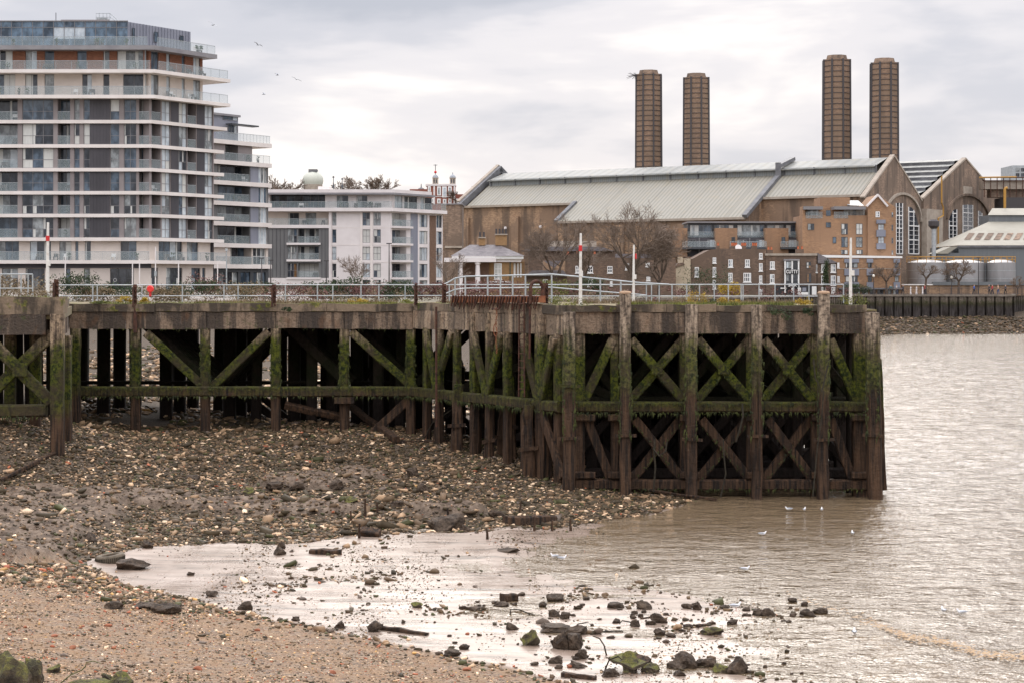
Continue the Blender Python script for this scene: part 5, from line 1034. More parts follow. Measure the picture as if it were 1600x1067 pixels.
mb = MB(); a = [HP(79, -5.6, 27.0), HP(.8, -5.6, 27.0), HP(.8, 0, 28.75), HP(79, 0, 28.75), HP(79, 5.6, 27), HP(.8, 5.6, 27)]; mb.add(a, ((0, 1, 2, 3), (3, 2, 5, 4))); mb.obox(HP(40, -5.6, 26.98), EU * 39 * S_, EV * .15, (0, 0, .1)); hbuild(mb, 'monitor_roof', M['monitor_roof'])
mb = MB(); mb.quad(HP(.8, 4.8, rz(-4.8)), HP(79, 4.8, rz(-4.8)), HP(79, 12, 22), HP(.8, 12, 22)); hbuild(mb, 'rear_roof', M['hall_roof'])
mb = MB(); up_ = Vector((0, 0, 1))
mb.beam(HP(55.2, -18.4, 18.6), HP(55.2, -12, 22.2), .9, .5); mb.beam(HP(18.2, -18.4, 18.7), HP(18.2, -5.5, 26.1), 1.0, .7); mb.beam(HP(18.2, -5.9, 25.8), HP(18.2, -5.9, 28.2), 1.0, .7, up=(0, 1, 0)); mb.beam(HP(18.2, -5.9, 27.6), HP(18.2, 0, 29.2), 1.0, .7); each(mb, 'fire_wall_flashing', M['lead'], hall)
mb = MB(); mb.beam(HP(80, -13, 22), HP(80, .3, 29.7), .9, 1.3); mb.beam(HP(80, -.3, 29.7), HP(80, 8, 25), .9, 1.3); each(mb, 'left_parapet', M['lead'], hall)
mb = MB(); mb.beam(HP(80.6, -12.8, 22.9), HP(80.6, .2, 30.3), .8, .35); mb.beam(HP(80.6, 0, 30.35), HP(80.6, 4, 28.2), .8, .35); each(mb, 'left_parapet_coping', M['stone'], hall)
for u, v, zt in ((70, -12.6, 17.5), (62.3, -12.6, 17.6), (45, -18.5, 13.2)): mb = MB(); mb.lathe(HP(u, v, zt), [(.1, 0), (.3, .1), (.28, .5), (.1, .6)], 8); hbuild(mb, 'wall_lamp', M['white'])
# gables on the right-hand end
FG = Fac(HO, EV[:2]); g_z = lambda z: H0 + (z - 8) * S_
def gable(v0, v1, z0, z1, za, name='gable_wall'):
    c_ = (v0 + v1) / 2 * S_; mb = MB(); d = .35; P5 = [(v0 * S_, ZL), (v1 * S_, ZL), (v1 * S_, g_z(z1)), (c_, g_z(za)), (v0 * S_, g_z(z0))]
    f = [FG.pt(u, d, z) for u, z in P5]; b_ = [FG.pt(u, -.6, z) for u, z in P5]; mb.add(f + b_, [(0, 1, 2, 3, 4), (9, 8, 7, 6, 5)] + [(i, 5 + i, 5 + (i + 1) % 5, (i + 1) % 5) for i in range(5)]); o = hbuild(mb, name, M['gable'])
    mb = MB(); mb.beam(FG.pt(v0 * S_ - .5, 0, g_z(z0) - .3), FG.pt(c_ + .1, 0, g_z(za) + .1), .95, .35); mb.beam(FG.pt(v1 * S_ + .5, 0, g_z(z1) - .3), FG.pt(c_ - .1, .01, g_z(za) + .1), .93, .35); mb.build('coping', M['stone'], o); return o
g1 = gable(-12.2, 12, 21.8, 22.2, 29.0); g2 = gable(13.2, 54, 22.6, 23.3, 30.4)
def garch(uc, zc, r, o, rz_, d=.36, w_=.45, tone='stone'):
    pts_ = [FG.pt(uc + r * math.cos(t_), d + .1, zc + rz_ * math.sin(t_)) for t_ in [math.pi * k / 18 for k in range(19)]]; mb = MB(); 
    for a, b_ in zip(pts_, pts_[1:]): mb.beam(a, b_ + (b_ - a) * .05, w_, .5, up=tuple(FG.n))
    return mb.build('arch_moulding', M[tone], o)
def pgl(fac, px0, px1, yb, ytl, ytr, nx, nz, o, m1='dark', d=.37):
    u0, u1 = fac.u(px0), fac.u(px1); zb, zl, zr = fac.z(yb, u0), fac.z(ytl, u0), fac.z(ytr, u1); mb = MB(); n = 8
    top = lambda u: zl + (zr - zl) * (u - u0) / (u1 - u0) + .35 * abs(zr - zl) * math.sin(math.pi * (u - u0) / (u1 - u0))
    pts_ = [fac.pt(u0, d, zb), fac.pt(u1, d, zb)] + [fac.pt(u1 + (u0 - u1) * k / n, d, top(u1 + (u0 - u1) * k / n)) for k in range(n + 1)]; mb.poly(pts_, 0)
    for i in range(nx + 1): u = u0 + (u1 - u0) * i / nx; w_ = .16 if i in (0, nx) or i * 2 == nx else .05; fac.box(mb, u - w_, u + w_, d + .01, d + .1, zb, top(u), 1 if w_ > .1 else 1)
    zm = max(zl, zr)
    for k in range(nz + 1):
        z = zb + (zm - zb) * k / nz
        if z > min(zl, zr) and k == nz: continue
        ua, ub = u0, u1
        if z > min(zl, zr): ua, ub = (u0, u0 + (u1 - u0) * .6) if zl > zr else (u0 + (u1 - u0) * .4, u1)
        w_ = .2 if k % 3 == 0 else .06; fac.box(mb, ua, ub, d + .011, d + .11, z - w_ / 2, z + w_ / 2, 1)
    mb.build('window', [GL[m1], M['frame_white']], o)
garch(FG.u(1408), FG.z(345, FG.u(1408)), (FG.u(1438) - FG.u(1382)) / 2, g1, 5.2); garch(FG.u(1510), FG.z(345, FG.u(1510)), (FG.u(1543) - FG.u(1477)) / 2, g2, 5.4, tone='gable')
pgl(FG, 1397, 1407, 397, 318, 318, 2, 12, g1); pgl(FG, 1416.5, 1432.5, 397, 324, 352, 2, 10, g1); pgl(FG, 1480, 1492, 373, 345, 328, 2, 7, g2); pgl(FG, 1501.5, 1517, 373, 321, 321, 2, 8, g2); pgl(FG, 1525.5, 1537, 373, 330, 352, 2, 6, g2)
FG.box(mb := MB(), FG.u(1502), FG.u(1516), .351, .45, FG.z(306, FG.u(1509)), FG.z(292, FG.u(1509))); mb.build('stone_panel', M['stone'], g2)
FG.box(mb := MB(), FG.u(1437), FG.u(1462), .36, 1.5, ZL, FG.z(328, FG.u(1450))); mb.build('buttress', M['stone'], g2)
FG.box(mb := MB(), FG.u(1545), FG.u(1562), .36, 1.0, ZL, FG.z(330, FG.u(1553))); mb.build('buttress', M['gable'], g2)
# second hall roof behind, seen through the valley between the gables, in pale steps
mb = MB(); vb = (13.6 + 34) / 2
for k in range(7):
    v0_, v1_ = 13.8 + k * 2.8, 13.8 + (k + 1) * 2.8; z0_, z1_ = 22.6 + k * 1.08, 22.6 + (k + 1) * 1.08 
    mb.quad(HP(78, v0_, z0_ + .75), HP(.7, v0_, z0_ + .75), HP(.7, v1_, z1_ + .2), HP(78, v1_, z1_ + .2), 0); mb.quad(HP(78, v0_, z0_), HP(.7, v0_, z0_), HP(.7, v0_, z0_ + .75), HP(78, v0_, z0_ + .75), 1)
mb.quad(HP(.7, 53, 23.3), HP(78, 53, 23.3), HP(78, 33.4, 30.1), HP(.7, 33.4, 30.1), 0); hbuild(mb, 'second_roof', [M['monitor_roof'], M['lead']])
mb = MB(); mb.quad(HP(78, 54, 0), HP(78, 12, 0), HP(78, 12, 22.5), HP(78, 54, 22.5)); mb.quad(HP(0, 54, 0), HP(78, 54, 0), HP(78, 54, 23.2), HP(0, 54, 23.2)); hbuild(mb, 'rear_wall', M['gable'])
# yellow gas pipe climbing the valley
FQ = FG; yel = mat('yellow_paint', (.40, .21, .035), .6); M['yellow'] = yel
gp = thing('gas_pipe', FG.pt(FG.u(1457), 2, ZL), 'thin yellow pipe climbing the wall between the two power station gables', 'pipe')
MB().tube([FG.pt(FG.u(1451), 2.0, ZL), FG.pt(FG.u(1451), 2.0, FG.z(342, FG.u(1451))), FG.pt(FG.u(1459), 2.0, FG.z(338, FG.u(1459))), FG.pt(FG.u(1459), 2, FG.z(325, FG.u(1459))), FG.pt(FG.u(1456.5), 2, FG.z(318, FG.u(1456))), FG.pt(FG.u(1456.5), 2, FG.z(276, FG.u(1456)))], .16, 6).build('pipe', yel, gp)
# ------------------------------------------------------------------ chimneys
M['chimney'] = brickmat('chimney_brick', (.29, .19, .125), (.19, .125, .085), (.22, .15, .10), .8, .25); M['iron'] = mat('iron_band', (.05, .043, .043), .6)
def chimney(v, u, zt, w0, w1, lab, nring=21):
    base = HP(u, v, 8); base.z = ZL; t = thing('chimney', base, lab, 'chimney', 'power station chimneys'); H = g_z(zt) - ZL; rot = math.atan2(EV.y, EV.x) + math.pi / 8 + R(28)
    def ring(r, z): return [Vector((base.x + r * math.cos(rot + k * math.pi / 4), base.y + r * math.sin(rot + k * math.pi / 4), ZL + z)) for k in range(8)]
    r0, r1 = w0 / 2 * 1.04, w1 / 2 * 1.04; rr = lambda z: r0 + (r1 - r0) * (z / H) ** 1.3; mb = MB(); n = 6; vs = []
    for i in range(n + 1): vs += ring(rr(H * i / n), H * i / n)
    mb.add(vs, [(i * 8 + k, i * 8 + (k + 1) % 8, (i + 1) * 8 + (k + 1) % 8, (i + 1) * 8 + k) for i in range(n) for k in range(8)] + [tuple(n * 8 + k for k in range(8))]); mb.build('shaft', M['chimney'], t)
    mb = MB()
    for i in range(nring * 2): 
        z = H * (1 - i / (nring * 2) * .98) - .3; q = ring(rr(z) + .05, z)
        for k in range(8): mb.beam(q[k], q[(k + 1) % 8], .14, .10)
    mb.build('hoop', M['iron'], t); mb = MB()
    for k in range(8): mb.beam(ring(r0 + .03, 0)[k], ring(r1 + .03, H)[k], .36, .36, up=(0, 1, 0))
    each(mb, 'corner_strap', M['iron'], t); mb = MB(); a, b_ = ring(r1 * .8, H), ring(r1 * .72, H + .9); mb.add(a + b_, [(k, (k + 1) % 8, 8 + (k + 1) % 8, 8 + k) for k in range(8)] + [tuple(range(8, 16))]); mb.build('cap', M['gable'], t); return t
c1_ = chimney(20, 58.5, 48.3, 6.2, 5.7, 'octagonal brick chimney furthest left of the four, with twigs sprouting at its top'); chimney(20, 48, 47, 6.1, 5.6, 'octagonal brick chimney, second from the left and lowest of the left pair')
chimney(20, 19, 48.4, 6.1, 5.6, 'octagonal brick chimney, taller of the right pair, third from the left'); chimney(20, 9.8, 47.2, 5.9, 5.5, 'octagonal brick chimney furthest right of the four, behind the gable point')
q = HP(58.5, 20, 48); mb = MB(); rq = random.Random(3)
for i in range(26): a = q + Vector((-3.1, -1.5, 0)); mb.beam(a, a + Vector((rq.uniform(-2, .3), rq.uniform(-1, 1), rq.uniform(-.9, .7))), .05, .05)
mb.build('twig_nest', M['iron'], c1_)
# ------------------------------------------------------------------ foliage and bare trees
def leafmat(name, cs):
    m = mat(name, cs[0], .8); nt = m.node_tree; f = noisen(nt, wpos(nt), 1.8, 5, .8)
    nt.links.new(rampn(nt, f, [(.3 + .4 * i / (len(cs) - 1), c_) for i, c_ in enumerate(cs)]), nt.nodes['Principled BSDF'].inputs['Base Color']); return m
LF = {'green': leafmat('evergreen_leaves', [(.012, .022, .008), (.03, .05, .015), (.075, .1, .03)]), 'red': leafmat('dogwood_stems', [(.05, .03, .02), (.14, .06, .05), (.24, .13, .10)]), 'tan': leafmat('dry_scrub', [(.07, .05, .03), (.18, .13, .07), (.3, .22, .12)]),
      'yellow': leafmat('yellow_gorse', [(.1, .07, .01), (.36, .24, .02), (.55, .38, .03)]), 'moss': leafmat('edge_grass', [(.03, .045, .008), (.12, .13, .02), (.28, .26, .04)])}
M['bark'] = noisy('bark', (.07, .05, .038), (.13, .095, .07), 2, .95); M['twig'] = noisy('twigs', (.13, .095, .07), (.22, .165, .125), .6, .95)
def leaves(mb, c, rx, ry, rz_, n, s, rnd):
    cl = [(Vector((rnd.uniform(-.7, .7), rnd.uniform(-.7, .7), rnd.uniform(-.3, .8))), rnd.uniform(.3, .6)) for _ in range(max(4, n // 60))]
    for _ in range(n):
        k, r_ = rnd.choice(cl); d = Vector((rnd.gauss(0, 1), rnd.gauss(0, 1), rnd.gauss(0, 1))).normalized() * r_ * rnd.random() ** .4; q = k + d
        q = Vector((c[0] + q.x * rx, c[1] + q.y * ry, c[2] + max(q.z, -.5) * rz_)); a = Vector((rnd.uniform(-1, 1), rnd.uniform(-1, 1), rnd.uniform(-1, 1))).normalized() * s * rnd.uniform(.5, 1.3); b_ = a.cross(Vector((rnd.uniform(-1, 1), rnd.uniform(-1, 1), rnd.uniform(-1, 1)))).normalized() * s * .6
        mb.add((q - a, q + b_, q + a), ((0, 1, 2),))
def bush(px, Y, w_, h, zb, kind, label, n=900, s=.16, name='shrub', cat='shrub', sd=0, depth=None):
    rnd = random.Random(int(px * 7 + Y) + sd); x = (px - CX) * Y / FX; mb = MB(); leaves(mb, (x, Y, zb + h * .45), w_ / 2, (depth or w_ * .5) / 2, h * .6, n, s, rnd); o = mb.build(name, LF[kind]); tag(o, label, cat); return rebase(o, (x, Y, zb))
def bare_tree(px, Y, zb, zt, spread, label, sd, levels=6, trunk_r=.22, lean=0.0, thick=1.0, cat='bare tree', fork=.3):
    rnd = random.Random(sd); x = (px - CX) * Y / FX; t = thing('bare_tree', (x, Y, zb), label, cat); H = zt - zb; tr = MB(); tw = MB()
    p0 = Vector((x, Y, zb)); p1 = Vector((x + lean, Y, zb + H * fork))
    tr.tube([p0, p0.lerp(p1, .5) + Vector((rnd.uniform(-.1, .1), 0, 0)), p1], [trunk_r * 1.15, trunk_r, trunk_r * .85], 7)
    def grow(p, d, l, r_, lv):
        q = p + d * l; mid = p.lerp(q, .5) + Vector((rnd.gauss(0, 1), rnd.gauss(0, 1), rnd.gauss(0, .6))) * l * .07
        (tr if lv >= levels - 1 else tw).tube([p, mid, q], [r_, r_ * .85, r_ * .68], 5 if lv >= levels - 2 else 3, cap=False)
        if lv <= 0: return
        nb_ = rnd.choice((2, 3, 3)) if lv > 1 else 3
        for i in range(nb_):
            s_ = .55 if i else .3; nd = (d + Vector((rnd.gauss(0, s_), rnd.gauss(0, s_), rnd.gauss(.07, s_ * .7)))).normalized(); grow(q if i < 2 else mid, nd, l * rnd.uniform(.66, .86), max(r_ * .62, .018 * thick), lv - 1)
    L0_ = H * (1 - fork) * .29
    for i in range(4 if levels > 4 else 5):
        a = 2 * math.pi * i / 4 + rnd.random(); sp_ = spread / H; grow(p1, Vector((math.cos(a) * sp_, math.sin(a) * sp_ * .8, rnd.uniform(.75, 1.1))).normalized(), L0_ * rnd.uniform(.85, 1.1), trunk_r * .6, levels)
    tr.build('trunk', M['bark'], t); tw.build('crown', M['twig'], t); return t
bare_tree(868, 268, ZL, 17.5, 6.5, 'dense bare tree in front of the brick wall left of the tallest marker pole', 5, 7, .3, 0, 1.2, fork=.2)
bare_tree(988, 262, ZL, 19.0, 8.5, 'largest bare tree, spreading in front of the long roof', 8, 7, .35, 0, 1.2, fork=.22)
bare_tree(1030, 266, ZL, 15.5, 6, 'bare tree at the right shoulder of the largest one', 14, 7, .25, 0, 1.1, fork=.2)
bare_tree(912, 272, ZL, 14, 5, 'smaller bare tree between the dense tree and the largest tree', 23, 5, .2, 0, 1.5, fork=.25)
bare_tree(559, 210, ZL, 11.0, 3, 'small bare street tree before the white apartment block', 2, 5, .09, 0, .9)
bare_tree(700, 222, ZL, 11.8, 3.2, 'slender bare tree at the left of the slate-roofed pavilion', 4, 5, .1, 0, .9)
bare_tree(1447, 296, ZL, 11.6, 4.2, 'small pollarded bare tree in front of the left silver tank', 31, 4, .2, 0, 1.6, fork=.45)
bare_tree(1498, 296, ZL, 12.0, 6.0, 'wide bare tree in front of the middle silver tank', 33, 6, .22, 0, 1.3, fork=.35)
bare_tree(1385, 297, ZL, 11.8, 4.6, 'bare tree before the orange brick flats by the river wall', 35, 5, .18, 0, 1.4, fork=.35)
bare_tree(1590, 300, ZL, 9.2, 3, 'low bare tree at the far right edge of the riverside', 36, 4, .15, 0, 1.4)
# ------------------------------------------------------------------ hill and observatory
hg = []; HYY = 640
hx = np.linspace(-260, 60, 60); hy = np.linspace(420, 900, 20); HXX, HYG = np.meshgrid(hx, hy)
HZ = ZL - .5 + 32 * np.exp(-((HXX + 95) / 110) ** 2) * np.clip((HYG - 420) / 200, 0, 1) * (1 - .3 * np.clip((HYG - 700) / 200, 0, 1)) + 2 * fbm(HXX * .05, HYG * .05, 3)
ho = bpy.data.objects.new('hill', grid_mesh('hill', HXX, HYG, HZ)); COL.objects.link(ho); ho.data.materials.append(noisy('hill_scrub', (.06, .05, .03), (.13, .10, .06), .15, .95)); tag(ho, kind='structure')
YH = 640; XH = lambda px: (px - CX) * YH / FX; zH = lambda y: H0 - (y - HY) * YH / FX
for i, (px, y0, sp_, lab) in enumerate(((432, 284, 10, 'bare hilltop tree right beside the tall apartment wing'), (455, 280, 12, 'bare hilltop tree just left of the pale dome'), (567, 272, 14, 'round bare tree on the skyline above the white block'), (597, 281, 7, 'small pale bare tree right of the round skyline tree'), (545, 284, 8, 'low bare tree between the aerials and the round skyline tree'), (712, 300, 9, 'bare tree just right of the brick observatory'))):
    bare_tree(px, YH, zH(305) - 3, zH(y0 - 10), sp_ * 1.2, lab, 40 + i, 5, .35, 0, 4.5, fork=.12)
dome = thing('observatory_dome', (XH(489), YH, zH(300)), 'pale green onion-shaped observatory dome above the white apartment block', 'dome')
rD = 16.5 * YH / FX; prof = [(rD * .86, -2)] + [(rD * math.cos(a_) * (1 if a_ > 0 else .98), rD * .95 * math.sin(a_)) for a_ in [R(d_) for d_ in (-28, -15, 0, 15, 30, 45, 58, 68, 76)]]
M['dome'] = noisy('verdigris_dome', (.5, .52, .44), (.62, .62, .54), .12, .7, (1, 1, .15)); MB().lathe((XH(489), YH, zH(283)), prof, 32).build('shell', M['dome'], dome, smooth=True)
MB().box(XH(483), XH(496), YH - 2, YH + 2, zH(270), zH(265.5)).build('shutter_housing', M['lead'], dome); MB().lathe((XH(489), YH, zH(300)), [(rD * .9, 0), (rD * .9, 3)], 24).build('drum', M['stone'], dome)
ob = thing('observatory', (XH(688), YH, zH(322)), 'red brick and white stone observatory with two domed turrets and a red mast ball', 'observatory')
M['obrick'] = noisy('observatory_brick', (.22, .075, .05), (.3, .12, .08), .4, .9)
MB().box(XH(667), XH(711), YH, YH + 8, zH(330), zH(291)).build('wall', M['obrick'], ob); MB().box(XH(665), XH(712), YH - .3, YH + 8.2, zH(291), zH(288)).build('parapet', M['white'], ob)
MB().box(XH(704), XH(724), YH + .5, YH + 7, zH(330), zH(304)).build('side_wing', M['obrick'], ob); MB().box(XH(640), XH(667), YH + .5, YH + 7, zH(330), zH(296)).build('side_wing', M['obrick'], ob)
mb = MB()
for a, b_, y0, y1 in ((683, 689, 292, 306), (690.8, 698, 292, 309), (700, 706, 292, 306), (683, 688.5, 311, 318.5), (692, 697.5, 311.5, 318.5), (700.5, 705.5, 311, 318.5), (668.5, 673, 291.5, 300), (712, 716.5, 311, 318), (674, 678, 310, 318)):
    o_ = MB(); o_.box(XH(a), XH(b_), YH - .25 if a < 711 else YH + .3, YH - .02 if a < 711 else YH + .49, zH(y1), zH(y0), 0); o_.box(XH(a) + .4, XH(b_) - .4, YH - .32 if a < 711 else YH + .2, YH - .26 if a < 711 else YH + .29, zH(y1) + .4, zH(y0) - .4, 1); o_.build('window', [M['frame_white'], GL['grey'] if a != 690.8 else GL['pale']], ob)
mb = MB()
for px in (678.5, 710): mb.box(XH(px) - .3, XH(px) + .3, YH - .2, YH - .01, zH(320), zH(291.1))
mb.box(XH(680), XH(709), YH - .15, YH - .01, zH(308.3), zH(307.4)); mb.build('quoin', M['white'], ob)
for px in (680, 707):
    tw_ = MB(); tw_.lathe((XH(px), YH + 2, zH(288)), [(1.05, 0), (1.05, 2.1), (1.25, 2.15), (1.25, 2.3)], 8); o_ = tw_.build('turret', M['stone'], ob); MB().lathe((XH(px), YH + 2, zH(288) + 2.31), [(1.15, 0), (1.0, .5), (.65, .95), (.2, 1.2), (.1, 1.9)], 12).build('turret_dome', noisy('lead_dome', (.25, .27, .3), (.36, .38, .4), .6, .6), o_)
    for a_ in (-.45, .45): MB().box(XH(px) + a_ - .2, XH(px) + a_ + .2, YH + .95, YH + 1.0, zH(288) + .4, zH(288) + 1.7).build('louvre', M['frame_dark'], o_)
mb = MB(); mb.tube([(XH(680), YH + 2, zH(276)), (XH(680), YH + 2, zH(257))], .13, 6); mb.tube([(XH(677), YH + 2, zH(258)), (XH(683), YH + 2, zH(258))], .1, 5); mb.build('mast', M['frame_dark'], ob)
MB().lathe((XH(680), YH + 2, zH(269)), [(.46 * math.cos(R(a_)) * 1.05, .5 * math.sin(R(a_))) for a_ in range(-80, 81, 20)], 14).build('time_ball', M['red_paint'], ob, smooth=True)
for px, y0, lab in ((657, 292, 'small grey domed cupola left of the brick observatory'), (737, 296, 'small grey domed cupola at the foot of the hall gable')):
    o_ = thing('cupola', (XH(px), YH + 5, zH(306)), lab, 'cupola'); MB().lathe((XH(px), YH + 5, zH(310)), [(2.1, 0), (2.1, 2.2)], 12).build('drum', M['obrick'], o_); MB().lathe((XH(px), YH + 5, zH(y0 + 8.5)), [(1.9, 0), (1.6, .8), (1, 1.5), (.2, 1.9), (.12, 3.2)], 12).build('dome', M['lead'], o_)
# ------------------------------------------------------------------ generic masonry house
def sash(fac, a, b_, y0, y1, root, rnd, fm='frame_white', nx=2, nz=2, mix=(5, 1, 2, .5, 2, 1), d=.03, sill=True, name='window'):
    u0, u1 = fac.u(a), fac.u(b_); return window(fac, u0, u1, fac.z(y1, u0), fac.z(y0, u0), nx, nz, root, M[fm], mix, rnd, d, .13 if fm == 'frame_white' else .06, name=name, sill=M['frame_white'] if sill and fm == 'frame_white' else None)
def blk(px0, px1, y0, y1, Y, dep, m, root, name='wall'):
    X_ = lambda p_: (p_ - CX) * Y / FX; Z_ = lambda y_: H0 - (y_ - HY) * Y / FX; return MB().box(X_(px0), X_(px1), Y, Y + dep, Z_(y1), Z_(y0)).build(name, m, root)
def gpoly(pts, Y, dep, m, root, name):          # outline in the facade plane with real depth
    a = [P(x, y, Y) for x, y in pts]; b_ = [q + Vector((0, dep, 0)) for q in a]; n = len(a); return MB().add(a + b_, [tuple(range(n)), tuple(range(2 * n - 1, n - 1, -1))] + [(i, n + i, n + (i + 1) % n, (i + 1) % n) for i in range(n)]).build(name, m, root)
r5 = random.Random(21); M['slate'] = noisy('slate_roof', (.10, .09, .095), (.2, .18, .18), 1.5, .7, (1, 1, 3)); M['terracotta'] = noisy('terracotta', (.42, .1, .04), (.5, .16, .07), 3, .8); M['ochre'] = noisy('ochre_brick', (.32, .19, .085), (.26, .15, .065), 2, .85); M['stucco'] = noisy('cream_stucco', (.42, .34, .24), (.5, .42, .3), .8, .85)
# grey penthouse terraces between brick towers
Yg = 308.0; FGr = Fac((0, Yg), (1, 0)); gt = thing('terrace_flats', P(1175, 460, Yg), 'brick flats with charcoal upper floor and glazed penthouse below the long roof', 'flats'); gt.location.z = ZL; OFF[gt.name] = Vector(gt.location)
blk(1062, 1292, 402, 462, Yg + 1, 12, M['red_brick'], gt); blk(1073, 1285, 372, 402, Yg + 1.5, 10, M['charcoal'], gt, 'upper_floor'); blk(1075, 1252, 349, 371.5, Yg + 3, 8, M['frame_dark'], gt, 'penthouse'); blk(1074, 1254, 346.5, 349, Yg + 2, 10, M['frame_grey'], gt, 'penthouse_roof'); blk(1041, 1074, 357, 402, Yg + .5, 8, M['red_brick'], gt, 'stair_tower')
FG3 = Fac((0, Yg + 3), (1, 0)); FG15 = Fac((0, Yg + 1.5), (1, 0))
for a, b_, nx in ((1078, 1112, 5), (1116, 1146, 4), (1152, 1194, 6), (1198, 1224, 4), (1228, 1250, 3)): sash(FG3, a, b_, 352, 369, gt, r5, 'frame_grey', nx, 1, (1, 2, 4, 0, 4, 1), sill=False, name='terrace_window')
for a, b_ in ((1118, 1152), (1196, 1232), (1275, 1311)): blk(a, b_, 357, 402, Yg + .0, 4, M['red_brick'], gt, 'stair_tower')
for a, b_ in ((1074, 1087), (1105, 1117), (1152, 1166), (1182, 1195), (1232, 1245), (1262, 1274)): sash(FG15, a, b_, 375, 387, gt, r5, 'frame_grey', 3, 1, (3, 2, 2, 0, 3, 1), sill=False, name='terrace_window')
for a, b_ in ((1066, 1118), (1140, 1197), (1219, 1278)): FGr.box(mb := MB(), FGr.u(a), FGr.u(b_), -1.5, .6, FGr.z(390), FGr.z(387)); mb.build('balcony_slab', M['frame_dark'], gt); balustrade(FGr, FGr.u(a), FGr.u(b_), .55, FGr.z(387), gt, 1.0, .5)
for a in (1094, 1173, 1248): FGr.box(mb := MB(), FGr.u(a) - .1, FGr.u(a) + .1, -1.49, -1.3, FGr.z(402), FGr.z(372)); mb.build('downpipe', M['frame_grey'], gt)
for a, b_ in ((1143, 1148.5), (1221, 1227)): sash(FGr, a, b_, 371, 381, gt, r5, 'frame_dark', 1, 1, (3, 1, 0, 0, 2, 0), sill=False)
balustrade(FGr, FGr.u(1074), FGr.u(1252), -1.7, FGr.z(371.5), gt, 1.0, 1.5)
# orange brick flats
Yo = 303.0; FO = Fac((0, Yo), (1, 0)); of_ = thing('orange_brick_flats', (48, Yo, ZL), 'tall orange brick flats with a pointed stair tower, standing against the power station', 'flats')
blk(1254, 1356, 337, 462, Yo, 10, M['red_brick'], of_); blk(1281, 1328, 309, 337, Yo + 3, 6, M['red_brick'], of_, 'stair_head'); gpoly([(1356, 462), (1400, 462), (1400, 325), (1371, 305), (1356, 322)], Yo - .6, 9, M['red_brick'], of_, 'gabled_tower'); mb = MB(); mb.beam(P(1354, 323, Yo - .8), P(1372, 304.5, Yo - .8), .5, .3); mb.beam(P(1371, 304.5, Yo - .78), P(1387, 323, Yo - .8), .5, .3); mb.build('coping', M['white'], of_)
blk(1254, 1258, 323, 337, Yo, 3, M['red_brick'], of_, 'parapet'); blk(1256, 1286, 323, 328, Yo - .8, 4, M['frame_grey'], of_, 'canopy'); blk(1304, 1353, 323, 328, Yo - .8, 4, M['frame_grey'], of_, 'canopy'); blk(1258, 1356, 328, 337, Yo + 2, 5, M['red_brick'], of_, 'top_floor')
FO2 = Fac((0, Yo + 2), (1, 0)); FO6 = Fac((0, Yo - .6), (1, 0))
for a, b_, nx in ((1262, 1279, 4), (1318, 1352, 7)): sash(FO2, a, b_, 328, 340, of_, r5, 'frame_grey', nx, 1, (2, 3, 2, 0, 3, 1), sill=False, name='terrace_window')
for a, b_ in ((1259, 1285), (1303, 1325)): balustrade(FO, FO.u(a), FO.u(b_), .05, FO.z(342), of_, 1.1, .5)
for a, b_, y0, y1, nx, nz in ((1290.5, 1298, 329, 338, 2, 1), (1262, 1272, 350, 360, 2, 1), (1290.5, 1298, 348, 356, 1, 2), (1314.5, 1324.5, 350, 367, 2, 2), (1337.5, 1347.5, 350, 367, 2, 2), (1314.5, 1324.5, 371, 387, 2, 2), (1337.5, 1347.5, 371, 387, 2, 2), (1301, 1306.5, 371, 381, 1, 1), (1314.5, 1324.5, 391, 398, 2, 1), (1338, 1348, 391, 398, 2, 1)): sash(FO, a, b_, y0, y1, of_, r5, 'frame_dark', nx, nz, (2, 3, 2, 0, 4, 0), sill=False)
for a, b_, y0, y1 in ((1368, 1374.5, 331, 340), (1372, 1381, 351, 360), (1372, 1381, 371, 381), (1393, 1395.5, 332, 340), (1393, 1395.5, 352, 361), (1393, 1395.5, 372, 381), (1393, 1395.5, 392, 399)): sash(FO6, a, b_, y0, y1, of_, r5, 'frame_white' if a == 1368 else 'frame_grey', 2 if b_ - a > 4 else 1, 2, (1, 2, 1, 0, 2, 3), sill=False)
for y0, y1 in ((344, 350), (360, 370.5), (381, 390)): FO6.box(mb := MB(), FO6.u(1369), FO6.u(1383), .01, .5, FO6.z(y1), FO6.z(y0)); mb.build('oriel_panel', M['lilac'], of_)
mb = MB(); mb.quad(P(1324, 321, Yo + 2), P(1350, 322, Yo + 2), P(1341, 314, Yo + 7), P(1322, 314, Yo + 7)); mb.build('skylight', M['galv'], of_)
Yf = 299.0; FF_ = Fac((0, Yf), (1, 0)); lf = thing('low_flats', (55, Yf, ZL), 'low orange brick flats with white parapet and grey window panels by the river', 'flats')
blk(1284, 1408, 403, 462, Yf, 3.4, M['red_brick'], lf); gpoly([(1284, 399), (1410, 401), (1410, 404), (1284, 403)], Yf - .15, 3.6, M['frame_white'], lf, 'parapet')
for a, b_ in ((1319, 1342), (1354, 1364), (1396, 1406)):
    for y0, y1, kd in ((405, 411, 'p'), (411.5, 419, 'w'), (420.5, 431, 'p'), (432, 441, 'w'), (441.5, 450, 'p')):
        if kd == 'p': FF_.box(mb := MB(), FF_.u(a), FF_.u(b_), .01, .22, FF_.z(y1), FF_.z(y0)); mb.build('grey_panel', M['lilac'], lf)
        else: sash(FF_, a + 2, b_ - 2, y0, y1, lf, r5, 'frame_dark', 3 if b_ - a > 12 else 2, 1, (3, 2, 1, 0, 3, 0), sill=False)
for a, b_, y0, y1 in ((1308, 1311.5, 411, 419), (1308, 1312, 432, 441)): sash(FF_, a, b_, y0, y1, lf, r5, 'frame_white', 2, 2)
